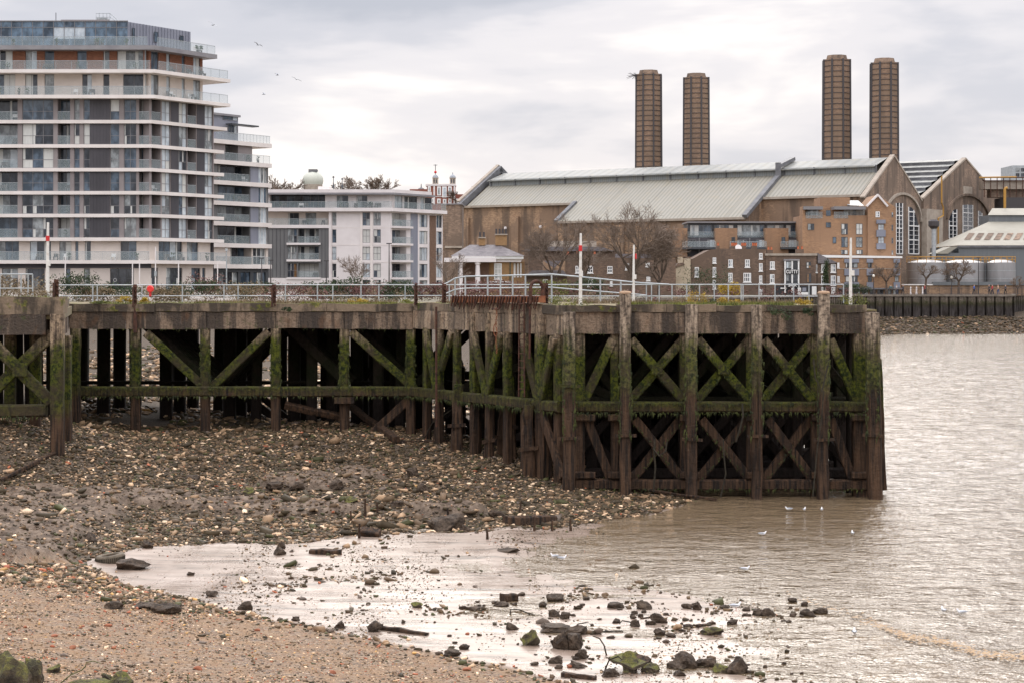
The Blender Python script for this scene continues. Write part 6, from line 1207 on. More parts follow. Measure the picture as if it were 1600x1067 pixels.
mb = MB(); FF_.box(mb, FF_.u(1286), FF_.u(1408), .005, .06, FF_.z(421), FF_.z(420)); mb.build('string_course', M['stone'], lf); FF_.box(mb := MB(), FF_.u(1310), FF_.u(1410), .01, .9, FF_.z(452.5), FF_.z(450.5)); mb.build('shop_awning', M['roof_grey'], lf)
for i in range(8): sash(FF_, 1311 + i * 12, 1320 + i * 12, 453, 461, lf, r5, 'frame_dark', 2, 1, (4, 0, 1, 2, 1, 0), sill=False, name='shop_window')
# ------------------------------------------------------------------ pub row
Yp = 295.0; FPb = Fac((0, Yp), (1, 0)); r6 = random.Random(8)
pr = thing('brick_house', P(1150, 462, Yp), 'long dark brick house of three storeys with small white sash windows left of the pub', 'house'); pr.location.z = ZL; OFF[pr.name] = Vector(pr.location)
gpoly([(1079, 462), (1197, 462), (1197, 390), (1125, 389), (1108, 391), (1082, 405), (1079, 405)], Yp, 9, M['pub'], pr, 'wall')
for a, b_, y0, y1 in ((1085.5, 1092, 418, 433), (1113.5, 1119, 403, 411.5), (1113.5, 1119, 418, 433), (1113.5, 1118.5, 438, 452), (1138, 1145, 406, 418), (1138, 1144.5, 427, 441), (1164, 1171.5, 406, 418), (1161.5, 1173.5, 427, 441), (1186, 1191.5, 396, 405), (1186, 1191.5, 412, 424), (1186, 1191, 431, 443), (1186, 1191, 452, 461)): sash(FPb, a, b_, y0, y1, pr, r6, nx=2 if b_ - a < 9 else 4, nz=2)
ce = thing('stucco_chimney_wall', P(1067, 462, Yp), 'tall cream stuccoed chimney breast at the left end of the pub row', 'chimney'); ce.location.z = ZL; OFF[ce.name] = Vector(ce.location)
gpoly([(1055, 462), (1079, 462), (1079, 405), (1069, 404), (1068, 415), (1055, 419)], Yp - .3, 4, M['stucco'], ce, 'breast'); blk(1060, 1067, 402, 418, Yp - .2, 1.5, M['stucco'], ce, 'stack'); gpoly([(1054, 419), (1070, 414), (1068, 411), (1059, 412)], Yp - .5, 3, M['pub'], ce, 'weathering')
pb = thing('pub', P(1236, 462, Yp), 'dark brick riverside pub with a black and white bay window and painted white lettering', 'pub'); pb.location.z = ZL; OFF[pb.name] = Vector(pb.location)
blk(1197, 1276, 400, 462, Yp - .4, 9, M['pub'], pb); blk(1196, 1277, 396.5, 400, Yp - .6, 9, M['stone'], pb, 'parapet'); FPp = Fac((0, Yp - .4), (1, 0))
for a, b_, y0, y1 in ((1203, 1210.5, 409, 421), (1203, 1210, 429, 443), (1275, 1276.9, 414, 426)): sash(FPp, a, b_, y0, y1, pb, r6)
for a, b_, y0, y1 in ((1260, 1267, 410, 420), (1260.5, 1267.5, 428, 442)): sash(FPp, a, b_, y0, y1, pb, r6, 'frame_dark')
FPp.box(mb := MB(), FPp.u(1225), FPp.u(1247), .01, .8, FPp.z(446), FPp.z(408)); bay = mb.build('bay_window', M['frame_dark'], pb); FPp.box(mb := MB(), FPp.u(1224), FPp.u(1248), .01, 1.0, FPp.z(408), FPp.z(405.5)); mb.build('bay_roof', M['roof_grey'], bay)
mb = MB()
for a in (1225.5, 1236.5, 1246.5): FPp.box(mb, FPp.u(a) - .12, FPp.u(a) + .12, .81, .9, FPp.z(458), FPp.z(408))
mb.build('white_mullion', M['frame_white'], bay)
for a, b_, y0, y1 in ((1227, 1235.5, 409, 420), (1238, 1245.5, 409, 420), (1227, 1235.5, 428, 440), (1238, 1245.5, 428, 440)): u0, u1 = FPp.u(a), FPp.u(b_); window(FPp, u0, u1, FPp.z(y1), FPp.z(y0), 2, 1, bay, M['frame_dark'], (4, 1, 0, 0, 2, 1), r6, .82, .06)
def text(s_, px0, px1, ymid, hpx, fac, d, m, root, name='lettering'):
    cu = bpy.data.curves.new(name, 'FONT'); cu.body = s_; cu.size = 1; cu.extrude = .01; cu.offset = .02; o = bpy.data.objects.new(name, cu); COL.objects.link(o); bpy.context.view_layer.update(); me = bpy.data.meshes.new_from_object(o.evaluated_get(bpy.context.evaluated_depsgraph_get())); bpy.data.objects.remove(o); me.name = name
    n = len(me.vertices); c_ = np.empty(n * 3); me.vertices.foreach_get('co', c_); c_ = c_.reshape(-1, 3); mn, mx = c_.min(0), c_.max(0); u0, u1 = fac.u(px0), fac.u(px1); zt_, zb_ = fac.z(ymid - hpx / 2), fac.z(ymid + hpx / 2); out = []
    for v in c_: out.append(fac.pt(u0 + (v[0] - mn[0]) / (mx[0] - mn[0]) * (u1 - u0), d + v[2] * 2, zb_ + (v[1] - mn[1]) / (mx[1] - mn[1]) * (zt_ - zb_)) - OFF[root.name])
    me.vertices.foreach_set('co', np.array([tuple(q) for q in out]).ravel()); me.materials.append(m); o = bpy.data.objects.new(name, me); COL.objects.link(o); o.parent = root; return o
signm = mat('sign_black', (.02, .02, .022), .5)
FPp.box(mb := MB(), FPp.u(1226), FPp.u(1246), .905, .98, FPp.z(429), FPp.z(421.5)); mb.build('sign_board', signm, pb); text('CUTTY', 1227, 1245.3, 425, 5.6, FPp, 1.0, M['frame_white'], pb)
FPp.box(mb := MB(), FPp.u(1226), FPp.u(1246), .905, .98, FPp.z(449.5), FPp.z(443)); mb.build('sign_board', signm, pb); text('SARK', 1230, 1243.5, 446, 4.6, FPp, 1.0, M['frame_white'], pb)
FPp.box(mb := MB(), FPp.u(1212), FPp.u(1275), .01, .35, FPp.z(462), FPp.z(447)); mb.build('shopfront', signm, pb)
for a, b_, y0, y1, mm_ in ((1219, 1229, 450, 452, 'frame_white'), (1245, 1251, 450, 461, 'frame_white'), (1251, 1262, 457, 461, 'frame_white'), (1268, 1275, 448, 461, 'frame_white'), (1253, 1259, 450, 456, 'lilac')): FPp.box(mb := MB(), FPp.u(a), FPp.u(b_), .36, .5, FPp.z(y1), FPp.z(y0)); mb.build('painted_panel', M[mm_], pb)
for px, py in ((1239.5, 435.5), (1180, 434), (1229, 430)): pass
ng = thing('narrow_gabled_house', P(1289, 462, Yp), 'narrow house with slate roof and bright white windows right of the pub', 'house'); ng.location.z = ZL; OFF[ng.name] = Vector(ng.location)
gpoly([(1277, 462), (1308, 462), (1308, 411), (1282, 400), (1277, 397)], Yp - .2, 6, M['pub'], ng, 'wall'); FN = Fac((0, Yp - .2), (1, 0)); gpoly([(1278, 396), (1283, 399), (1309, 411), (1296, 412), (1278, 412)], Yp - .6, 7, M['slate'], ng, 'roof')
for a, b_, y0, y1 in ((1283, 1289.5, 413, 426), (1298, 1305.5, 413, 426), (1283, 1289.5, 431, 445), (1298, 1305.5, 431, 446), (1299, 1305, 449, 460), (1283, 1290, 449, 460)): sash(FN, a, b_, y0, y1, ng, r6, mix=(1, 1, 4, 0, 2, 1))
def pots(px, y, Y, n, root=None, lab=None, w_=9, h_=6):
    t = thing('chimney_stack', P(px, y + h_, Y), lab, 'chimney stack'); blk(px - w_ / 2, px + w_ / 2, y, y + h_, Y, 1.0, M['pub'], t, 'stack')
    for i in range(n): MB().lathe(P(px - w_ / 2 + w_ * (i + .5) / n, y, Y + .5), [(.16, 0), (.13, .45), (.17, .5)], 8).build('pot', M['terracotta'], t)
pots(1122, 384.5, Yp + .5, 1, lab='single orange pot stack at the left shoulder of the dark house', w_=5); pots(1147, 384.5, Yp + 2, 4, lab='stack of orange pots left of the round white dish'); pots(1162, 384.5, Yp + 2, 3, lab='stack of orange pots right of the round white dish', w_=8); pots(1179, 384.5, Yp + 2, 3, lab='stack of orange pots above the smallest high window of the dark house', w_=8); pots(1203, 391, Yp + 1, 2, lab='stack of orange pots at the left corner of the pub roof', w_=9); pots(1250, 390, Yp + 3, 2, lab='stack with orange pots above the pub bay window', w_=12)
o = MB().lathe((0, 0, 0), [(.05, 0), (.5, .1), (.62, .25)], 14).build('satellite_dish', M['white']); o.rotation_euler = (R(70), 0, R(20)); o.location = P(1153, 389, Yp + .5); tag(o, 'round white satellite dish between orange pots on the dark house roof', 'satellite dish')
# left houses
Yl = 285.0; lh = thing('brick_house', P(970, 462, Yl), 'dark brick riverside house with arched white windows behind the tallest marker pole', 'house'); lh.location.z = ZL; OFF[lh.name] = Vector(lh.location); FL_ = Fac((0, Yl), (1, 0))
gpoly([(884, 462), (1056, 462), (1056, 405), (960, 403), (930, 402), (884, 403)], Yl, 9, M['pub'], lh, 'wall')
for a, b_, y0, y1 in ((899, 905, 416, 427), (918, 926.5, 416, 427), (949, 957, 416.5, 427), (918, 926.5, 436.5, 448), (977, 983, 412, 422), (1009, 1015, 411, 417), (1010, 1016, 433, 439), (953, 957, 440, 447)): sash(FL_, a, b_, y0, y1, lh, r6)
blk(964, 1020, 397, 405, Yl + 4, 5, M['slate'], lh, 'rear_roof'); pots(886, 398.5, Yl + 1, 2, lab='orange pots at the left end of the dark riverside house', w_=7, h_=5); pots(902, 397.5, Yl + 1, 1, lab='single orange pot left of the tallest marker pole', w_=4, h_=5); pots(929, 397.5, Yl + 1, 1, lab='single orange pot right of the tallest marker pole', w_=5, h_=5)
vh = thing('valley_roofed_house', P(868, 462, Yl), 'small yellow brick house with a V-shaped valley roof', 'house'); vh.location.z = ZL; OFF[vh.name] = Vector(vh.location)
gpoly([(849, 462), (884, 462), (884, 403), (866, 420), (849, 408)], Yl - .3, 7, M['stock'], vh, 'wall'); gpoly([(849, 408), (877, 408), (866, 419.5)], Yl + 1, 6, M['slate'], vh, 'roof')
lo = thing('low_outbuilding', P(850, 462, Yl - 5), 'low brown outbuilding behind the arched railing beside the pavilion', 'outbuilding'); lo.location.z = ZL; OFF[lo.name] = Vector(lo.location); blk(822, 886, 431, 462, Yl - 5, 4, M['pub'], lo); gpoly([(820, 432), (888, 432), (880, 423), (832, 423)], Yl - 5.5, 4, M['slate'], lo, 'roof'); sash(Fac((0, Yl - 5), (1, 0)), 893 - 45, 898 - 42, 437, 452, lo, r6)
bk = thing('back_houses', P(850, 462, 300), 'jumble of dark slate roofs and a pale wall behind the dense bare tree', 'houses'); bk.location.z = ZL; OFF[bk.name] = Vector(bk.location); blk(826, 965, 392, 462, 299, 6, M['pub'], bk); gpoly([(815, 393), (960, 393), (940, 386), (830, 386)], 298.5, 6, M['slate'], bk, 'roof'); blk(845, 932, 377, 387, 304, 3, M['stone'], bk, 'pale_wall')
# pavilion
Yv = 262.0; pv = thing('pavilion', P(760, 462, Yv), 'yellow brick pavilion with hipped slate roof, white cornice and columned porch', 'pavilion'); pv.location.z = ZL; OFF[pv.name] = Vector(pv.location); FV = Fac((0, Yv), (1, 0))
blk(722, 801, 409, 462, Yv, 3, M['ochre'], pv); blk(706, 818, 400, 405, Yv - .8, 9, M['frame_white'], pv, 'cornice'); gpoly([(708, 405), (816, 405), (814, 410), (712, 410)], Yv - .4, 8, M['white'], pv, 'frieze')
a, b_, c_, d_ = P(704, 400.5, Yv - 1.0), P(820, 400.5, Yv - 1.0), P(779, 383, Yv + 3.5), P(734, 383, Yv + 3.5); e_, f_ = a + Vector((0, 9, 0)), b_ + Vector((0, 9, 0)); MB().add((a, b_, c_, d_, e_, f_), ((0, 1, 2, 3), (1, 5, 2), (5, 4, 3, 2), (4, 0, 3))).build('roof', M['slate'], pv)
MB().prism([(FV.u(801), Yv), (FV.u(820), Yv + 5), (FV.u(820), Yv + 7), (FV.u(801), Yv + 7)], ZL, FV.z(409)).build('side_wall', M['ochre'], pv)
FVs = Fac((FV.u(801), Yv - .01), (1.8, 5)); 
for px in (803.5, 808.5, 813): u = FVs.u(px); FVs.box(mb := MB(), u - .3, u + .3, .02, .1, FVs.z(434, u), FVs.z(412, u)); mb.build('side_window', M['frame_white'], pv)
sash(FV, 772, 784, 412, 437, pv, r6, nx=2, nz=3, mix=(0, 0, 5, 0, 2, 2)); FV.box(mb := MB(), FV.u(765), FV.u(801), .01, .12, FV.z(442), FV.z(440)); mb.build('string_course', M['frame_white'], pv)
blk(694, 775, 403.5, 410, Yv - 3.5, 3, M['white'], pv, 'porch_beam'); blk(716, 764, 411, 462, Yv - .5, .4, M['brown_brick'], pv, 'porch_wall')
for px in (719.5, 746.5): MB().lathe((FV.u(px) * .99, Yv - 3, ZL), [(.38, 0), (.36, 2.8), (.3, 4.6), (.42, 4.75), (.42, FV.z(410.5) - ZL + .02)], 12).build('column', M['white'], pv)
MB().tube([P(797, 405, Yv - .2), P(797, 462, Yv - .2)], .07, 5).build('downpipe', mat('green_pipe', (.02, .05, .04), .6), pv)
for px, y0, w_, n in ((753, 371, 12, 2), (783, 366, 20, 4)):
    blk(px - w_ / 2 + 1, px + w_ / 2 - 1, y0 + 1.5, 384, Yv + 3, 1.5, M['ochre'], pv, 'chimney'); blk(px - w_ / 2, px + w_ / 2, y0, y0 + 1.8, Yv + 2.8, 1.9, M['stone'], pv, 'chimney_cap')
    for i in range(n): MB().lathe(P(px - w_ / 2 + w_ * (i + .5) / n, y0, Yv + 3.7), [(.16, 0), (.14, .75)], 8).build('chimney_pot', M['iron'], pv)
# dark brick back of a tall building between the white block and the hall
db = thing('dark_brick_block', P(706, 440, 352), 'dark brick wall between the white apartment block and the power station', 'building'); db.location.z = ZL; OFF[db.name] = Vector(db.location); blk(690, 722, 320, 462, 352, 12, M['gable'], db); blk(695, 722, 385, 388, 351.6, .39, M['stone'], db, 'band_course'); blk(689, 723, 318.5, 320, 351.7, 12.5, M['roof_grey'], db, 'coping')
# ------------------------------------------------------------------ works at the right
Yi = 325.0; M['shed'] = noisy('shed_cladding', (.12, .13, .135), (.15, .16, .165), .4, .6, (6, 6, .2)); M['shed_roof'] = noisy('shed_roof', (.28, .26, .21), (.34, .32, .26), .3, .7); XI = lambda px: (px - CX) * Yi / FX; zI = lambda y: H0 - (y - HY) * Yi / FX
sh = thing('industrial_shed', (XI(1560), Yi, ZL), 'dark grey shed with sloping cream roof and skylight strips at the right edge', 'shed'); XR = XI(1720)
MB().box(XI(1498), XR, Yi, Yi + 22, ZL, zI(385)).build('wall', M['shed'], sh); MB().box(XI(1497), XR, Yi - .3, Yi - .01, zI(387.5), zI(384.5)).build('gutter', M['lead'], sh)
zr_ = zI(384); y2, x2 = Yi + 14, 1545; z2 = H0 + (HY - 347) * (Yi + 14) / FX; xx = (1545 - CX) * y2 / FX; MB().add([(XI(1497), Yi - .3, zr_), (XR, Yi - .3, zr_), (XR, y2, z2), (xx, y2, z2)], ((0, 1, 2, 3),)).add([(XI(1497), Yi - .3, zr_), (xx, y2, z2), (XI(1497), Yi + 22, zr_)], ((0, 1, 2),)).build('roof', M['shed_roof'], sh)
mb = MB()
for i in range(7):
    px = 1517 + i * 15.5; f0, f1 = .22, .5; xa = XI(px); s0 = Vector((xa, Yi - .3 + (y2 - Yi) * f0, zr_ + (z2 - zr_) * f0 + .05)); s1 = Vector((xa + 1.9, Yi - .3 + (y2 - Yi) * f1, zr_ + (z2 - zr_) * f1 + .05)); w_ = Vector((.55, 0, 0)); mb = MB(); mb.add([s0 - w_, s0 + w_, s1 + w_, s1 - w_], ((0, 1, 2, 3),)); mb.build('skylight', M['gable'], sh)
MB().box(xx, XR, y2, y2 + 7, z2 - 1, H0 + (HY - 345) * y2 / FX + 1.0).build('monitor_wall', M['shed'], sh); zz_ = H0 + (HY - 345) * y2 / FX + 1.0; MB().add([(xx - .3, y2 - .4, zz_), (XR, y2 - .4, zz_), (XR, y2 + 5, zz_ + 1.5), (xx + 2, y2 + 5, zz_ + 1.5)], ((0, 1, 2, 3),)).build('monitor_roof', M['shed_roof'], sh)
ln = thing('lean_to_shed', (XI(1478), Yi - 1, ZL), 'small grey lean-to with a pale mono-pitch roof left of the big shed', 'shed'); MB().box(XI(1463), XI(1497), Yi - .9, Yi + 5, ZL, zI(396)).build('wall', M['shed'], ln); gpoly([(1461, 397), (1481, 397), (1497, 386), (1486, 386)], Yi - 1.2, 6, M['shed_roof'], ln, 'roof')
Yt = 308.0; M['tank'] = noisy('tank_steel', (.22, .215, .21), (.34, .33, .325), .25, .4, (1, 1, .3), metal=.3)
for px0, px1, y0, lab in ((1417, 1478, 411, 'left silver storage tank behind the small pollarded tree'), (1475, 1542, 411, 'middle and widest silver storage tank behind the wide bare tree'), (1541, 1586, 411, 'right silver storage tank with rust streaks')):
    r_ = (px1 - px0) / 2 * Yt / FX; x_ = ((px0 + px1) / 2 - CX) * Yt / FX; t = thing('storage_tank', (x_, Yt, ZL), lab, 'storage tank'); zt_ = H0 - (y0 - HY) * Yt / FX; off_ = 1.5 if px0 == 1475 else 0
    MB().lathe((x_, Yt + off_, ZL), [(r_, 0), (r_, zt_ - ZL)], 40).build('shell', M['tank'], t, smooth=False); MB().lathe((x_, Yt + off_, zt_), [(r_ + .02, 0), (r_ * .6, .35), (r_ * .1, .6)], 32).build('cone_roof', M['tank'], t)
    mb = MB()
    for zz_ in (.5, 1.0): mb.tube([(x_ + r_ * math.cos(a_), Yt + off_ + r_ * math.sin(a_), zt_ + zz_) for a_ in [k * math.pi / 12 for k in range(25)]], .05, 4)
    for k in range(14): a_ = k * math.pi / 7; mb.tube([(x_ + r_ * math.cos(a_), Yt + off_ + r_ * math.sin(a_), zt_), (x_ + r_ * math.cos(a_), Yt + off_ + r_ * math.sin(a_), zt_ + 1.0)], .05, 4)
    mb.build('guard_rail', M['yellow'], t)
    for k in range(3): z_ = ZL + (zt_ - ZL) * (k + 1) / 4; MB().lathe((x_, Yt + off_, z_), [(r_ + .03, -.04), (r_ + .03, .04)], 40).build('seam', M['galv'], t)
bw = thing('brick_boundary_wall', ((1500 - CX) * 303 / FX, 303, ZL), 'low brick wall below the silver tanks', 'wall'); blk(1409, 1640, 446, 462, 303.2, .5, M['stock'], bw); blk(1409, 1458, 444.5, 446.2, 303.0, .9, M['frame_white'], bw, 'coping'); blk(1458, 1640, 441, 446.2, 302.9, .9, M['shed'], bw, 'steel_beam')
fl = thing('flue_stack', ((1459 - CX) * 314 / FX, 314, ZL), 'slim silver flue with a black cowl in front of the gables', 'flue'); q = P(1459, 412, 314); MB().tube([(q.x, 314, ZL), (q.x, 314, P(0, 358, 314).z)], .38, 10).build('pipe', M['galv'], fl); MB().lathe((q.x, 314, P(0, 358, 314).z), [(.5, 0), (.95, .5), (.95, 1.3), (.6, 1.6)], 12).build('cowl', M['iron'], fl)
gpp = thing('yellow_gantry_pipe', P(1571, 385, 345), 'thick yellow pipe bending over beside the conveyor housing', 'pipe'); MB().tube([P(1570, 400, 345), P(1570, 297, 345), P(1571, 294.5, 345), P(1574, 294, 345)], .26, 8).build('pipe', M['yellow'], gpp)
cv = thing('conveyor_gallery', P(1600, 335, 375), 'rusty lattice gallery and black housing beyond the right gable', 'gallery'); blk(1537, 1680, 283, 296, 375, 4, M['stone'], cv, 'gallery_deck'); blk(1570, 1680, 309, 440, 372, 8, M['iron'], cv, 'black_housing'); blk(1548, 1680, 296, 309, 376, 3, M['gable'], cv, 'underside')
mb = MB()
for i in range(14): mb.beam(P(1538 + i * 10, 277, 374.5), P(1538 + i * 10, 309, 374.5), .14, .14, up=(0, 1, 0))
for y_ in (278, 283): mb.beam(P(1536, y_, 374.6), P(1680, y_, 374.6), .25, .2)
mb.build('lattice', M['rust'], cv); mb = MB(); mb.tube([P(1530, 278, 374), P(1588, 277, 374)], .18, 6); mb.build('pipe', M['yellow'], cv)
fb = thing('far_tower_block', P(1600, 300, 420), 'pale concrete tower top just showing at the right edge above the gallery', 'tower block'); blk(1582, 1680, 259, 300, 420, 10, M['galv'], fb); 
FFb = Fac((0, 420), (1, 0))
for i in range(2):
    for j in range(2): sash(FFb, 1587 + i * 8, 1593 + i * 8, 263 + j * 8, 269 + j * 8, fb, r6, 'frame_grey', 2, 1, (4, 1, 0, 0, 2, 0), sill=False)
# ------------------------------------------------------------------ river path: railing, lamps, people
pr_ = thing('promenade_railing', (68, 290.6, ZL), 'black iron railing along the top of the right river wall', 'railing'); mb = MB(); mb.tube([(50, 290.6, ZL + 1.15), (83, 290.6, ZL + 1.15)], .035, 4); mb.tube([(50, 290.6, ZL + .2), (83, 290.6, ZL + .2)], .03, 4); mb.build('rail', M['iron'], pr_); mb = MB()
for i in range(150): mb.tube([(50 + i * .22, 290.6, ZL), (50 + i * .22, 290.6, ZL + 1.15)], .014 if i % 8 else .04, 4)
mb.build('baluster', M['iron'], pr_)
def skin(name, verts, edges, rad, m, parent, off):
    me = bpy.data.meshes.new(name); me.from_pydata([tuple(Vector(v) + Vector(off)) for v in verts], edges, []); me.materials.append(m); o = bpy.data.objects.new(name, me); COL.objects.link(o); o.parent = parent
    s_ = o.modifiers.new('skin', 'SKIN'); 
    for v, r_ in zip(me.skin_vertices[0].data, rad): v.radius = (r_, r_)
    me.skin_vertices[0].data[0].use_root = True; sb = o.modifiers.new('sub', 'SUBSURF'); sb.levels = sb.render_levels = 1; return o
SKIN = mat('skin', (.5, .3, .22), .6)
def person(x, y, zb, rot, coat, trousers, lab, stride=.12, hair=(.05, .035, .025)):
    t = thing('person', (x, y, zb), lab, 'person'); t.rotation_euler.z = rot
    v = [(0, 0, .95), (0, 0, 1.15), (0, 0, 1.38), (0, 0, 1.48), (0, .01, 1.6), (0, .01, 1.7), (.09, 0, .9), (.1, stride, .5), (.1, stride * .6, .06), (.1, stride * .6 + .14, .04), (-.09, 0, .9), (-.1, -stride, .5), (-.1, -stride * 1.6, .08), (-.1, -stride * 1.6 + .14, .04), (.18, 0, 1.38), (.25, -.06, 1.12), (.24, .08, .9), (.24, .12, .8), (-.18, 0, 1.38), (-.25, .05, 1.12), (-.24, .14, .92), (-.24, .18, .83)]
    e = [(0, 1), (1, 2), (2, 3), (3, 4), (4, 5), (0, 6), (6, 7), (7, 8), (8, 9), (0, 10), (10, 11), (11, 12), (12, 13), (2, 14), (14, 15), (15, 16), (16, 17), (2, 18), (18, 19), (19, 20), (20, 21)]
    r_ = [.13, .12, .13, .055, .095, .075, .085, .06, .045, .035, .085, .06, .045, .035, .06, .045, .035, .035, .06, .045, .035, .035]; skin('body', v, e, r_, SKIN, t, (0, 0, 0))
    cv_ = [v[0], v[1], v[2], v[14], v[15], v[16], v[18], v[19], v[20]]; skin('coat', cv_, [(0, 1), (1, 2), (2, 3), (3, 4), (4, 5), (2, 6), (6, 7), (7, 8)], [.165, .155, .155, .085, .07, .055, .085, .07, .055], mat('coat', coat, .8), t, (0, 0, 0))
    skin('trousers', [v[0], v[6], v[7], v[8], v[10], v[11], v[12]], [(0, 1), (1, 2), (2, 3), (0, 4), (4, 5), (5, 6)], [.14, .1, .075, .06, .1, .075, .06], mat('trousers', trousers, .85), t, (0, 0, -.02))
    skin('hair', [(0, -.015, 1.63), (0, -.01, 1.7)], [(0, 1)], [.1, .085], mat('hair', hair, .9), t, (0, 0, 0)); return t
for px, co_, tr_, lab, rot, dy in ((1550.5, (.5, .02, .03), (.03, .03, .05), 'person in a red coat walking by the river wall railing', 1.5, 1.6), (1559.5, (.55, .36, .25), (.05, .09, .2), 'person in a tan coat beside the one in red', 1.5, 2.0), (1545.5, (.03, .03, .035), (.03, .03, .04), 'person in black with pale hair left of the red coat', 1.6, 3), (1522, (.02, .1, .4), (.03, .03, .04), 'person in a blue jacket before the low brick wall', -1.5, 2.2),
    (1445, (.35, .03, .03), (.02, .02, .03), 'person in a dark red coat right of the white bollards', 1.4, 4), (1392, (.04, .12, .13), (.03, .03, .03), 'person in a teal coat before the low flats', 0, 5), (1401, (.5, .48, .45), (.04, .05, .09), 'person in a pale jacket by the awning of the low flats', 1.5, 4), (1411, (.06, .06, .07), (.04, .04, .05), 'person in dark grey near the end of the low flats', -1.5, 4.4), (1571, (.03, .035, .05), (.02, .02, .02), 'person in navy near the far right of the promenade', -1.4, 2.6)):
    person((px - CX) * (290.6 + dy) / FX, 290.6 + dy, ZL, rot, co_, tr_, lab, hair=(.4, .38, .35) if 'pale hair' in lab else (.05, .035, .025))
for i, (px, lab) in enumerate(((1423, 'leftmost of three white bollards on the river path'), (1432, 'middle of three white bollards on the river path'), (1441.5, 'rightmost of three white bollards on the river path'))): o = MB().lathe(P(px, 0, 293.5).xy.to_3d() + Vector((0, 0, ZL)), [(.16, 0), (.16, .3), (.12, .4), (.12, 1.2), (.06, 1.35)], 10).build('bollard', M['white']); tag(o, lab, 'bollard', 'white bollards on the river path'); rebase(o, P(px, 0, 293.5).xy.to_3d() + Vector((0, 0, ZL)))
def lamp(px, Y, yt, lab, globe=False, zb=ZL):
    q = P(px, yt, Y); t = thing('street_lamp', (q.x, Y, zb), lab, 'street lamp'); MB().tube([(q.x, Y, zb), (q.x, Y, q.z)], [.1, .05], 6).build('post', M['iron'], t)
    if globe: MB().lathe((q.x, Y, q.z), [(.08, 0), (.22, .15), (.22, .35), (.05, .5)], 10).build('lantern', mat('lamp_glass', (.8, .75, .65), .4), t)
    else: MB().box(q.x - .3, q.x + .3, Y - .12, Y + .12, q.z, q.z + .12).build('lantern', M['iron'], t)
for i, (px, Y, yt, lab, gl) in enumerate(((409, 215, 405, 'dark street lamp at the right end of the low wing, left of the pair', 0), (423, 215, 408, 'dark street lamp in front of the charcoal cladding', 0), (510, 215, 409, 'dark street lamp in front of the white fin', 0), (608, 200, 382, 'tall dark pole before the balconies of the white block', 0), (717, 240, 412, 'dark street lamp at the left column of the pavilion', 0), (1487, 296, 436, 'globe lamp on the promenade before the middle tank', 1), (1365, 296, 434, 'globe lamp by the low flats', 1), (1529, 296, 404, 'tall dark lamp post before the right tank', 0))): lamp(px, Y, yt, lab, gl)
for i, (px, yt, lab) in enumerate(((102, 402, 'thin white flagpole before the first cream panel'), (207, 411, 'thin white flagpole left of the thicker one by the corner'), (218, 406, 'thin white flagpole at the corner of the tall block'), (243, 386, 'tall white mast carrying a small box, before the tall block'), (279, 412, 'thin white flagpole beside the shop door in the side'), (340, 412, 'thin white flagpole before the low wing'), (354, 393, 'tall thin mast topped by a camera, before the low wing'))):
    q = P(px, yt, 205); t = thing('flagpole', (q.x, 205, ZL), lab, 'pole'); MB().tube([(q.x, 205, ZL), (q.x, 205, q.z)], [.09, .06], 6).build('pole', M['white'] if px != 354 else M['galv'], t)
    if px in (243, 354): MB().box(q.x - .12, q.x + .12, 204.85, 205.15, q.z - 3.4 if px == 243 else q.z, q.z - 2.8 if px == 243 else q.z + .3).build('box', M['galv'], t)
# ------------------------------------------------------------------ planting
for i, (px, Y, w_, h, k, lab) in enumerate(((118, 176, 6, 2.9, 'green', 'dark evergreen bush at the left behind the rusty corner post'), (150, 178, 5, 1.8, 'tan', 'dry scrub right of the dark evergreen bush'), (185, 180, 6, 2.0, 'green', 'rounded green bush left of the rusty drain post'), (258, 180, 5, 1.7, 'tan', 'dry scrub beside the red disc'), (300, 182, 6, 2.2, 'green', 'green bush in front of the shop doors'), (325, 190, 4, 2.6, 'red', 'reddish shrub in front of the shop windows of the tall block'),
    (375, 185, 6, 1.9, 'tan', 'dry scrub before the low wing'), (400, 188, 5, 2.0, 'green', 'green bush at the right end of the low wing'), (460, 184, 9, 1.9, 'red', 'long dark red thicket behind the railing'), (500, 190, 6, 2.1, 'green', 'green hedge part before the charcoal cladding'), (545, 186, 5, 2.4, 'green', 'dark green bush before the white wall'), (590, 184, 7, 2.0, 'red', 'dark red thicket before the white block'), (630, 182, 5, 2.1, 'green', 'olive bush before the balconies of the white block'), (670, 184, 6, 2.0, 'red', 'brown thicket left of the ramp railing'),
    (1100, 262, 9, 4.2, 'green', 'big dark rounded evergreen in front of the brick house'), (1140, 250, 4, 2.0, 'yellow', 'golden shrub by the brick house'), (920, 225, 5, 2.6, 'green', 'dark bush behind the tallest marker pole'), (860, 215, 6, 2.2, 'moss', 'yellow-green scrub behind the arched hoop'), (800, 222, 8, 2.4, 'red', 'brown thicket behind the ramp railing'), (1290, 293, 1.2, 5.5, 'green', 'narrow creeper between the pub and the narrow house'), (1340, 291.5, 5, 1.6, 'green', 'clipped dark hedge on the promenade by the low flats'), (750, 215, 7, 2.2, 'red', 'twiggy brown thicket before the pavilion'), (30, 176, 8, 2.7, 'tan', 'tall dry reeds at the far left behind the short railing'), (-30, 176, 7, 2.6, 'tan', 'dry reeds running out of the left edge'))):
    bush(px, Y, w_, h, ZL, k, lab, 1300, .17)
hd = MB(); rnh = random.Random(77)
for k in range(40): leaves(hd, (-75 + k * 2.2, 172.5 + rnh.uniform(-.3, 1), ZL + .4), 1.4, .6, .8 + rnh.random() * .5, 130, .13, rnh)
tag(hd.build('scrub', LF['tan']), kind='stuff')
hd = MB()
for k in range(17): leaves(hd, (-6 + k * 3.2, 200 + k * 2.9, ZL + .5), 2, .8, 1.1, 110, .2, rnh)
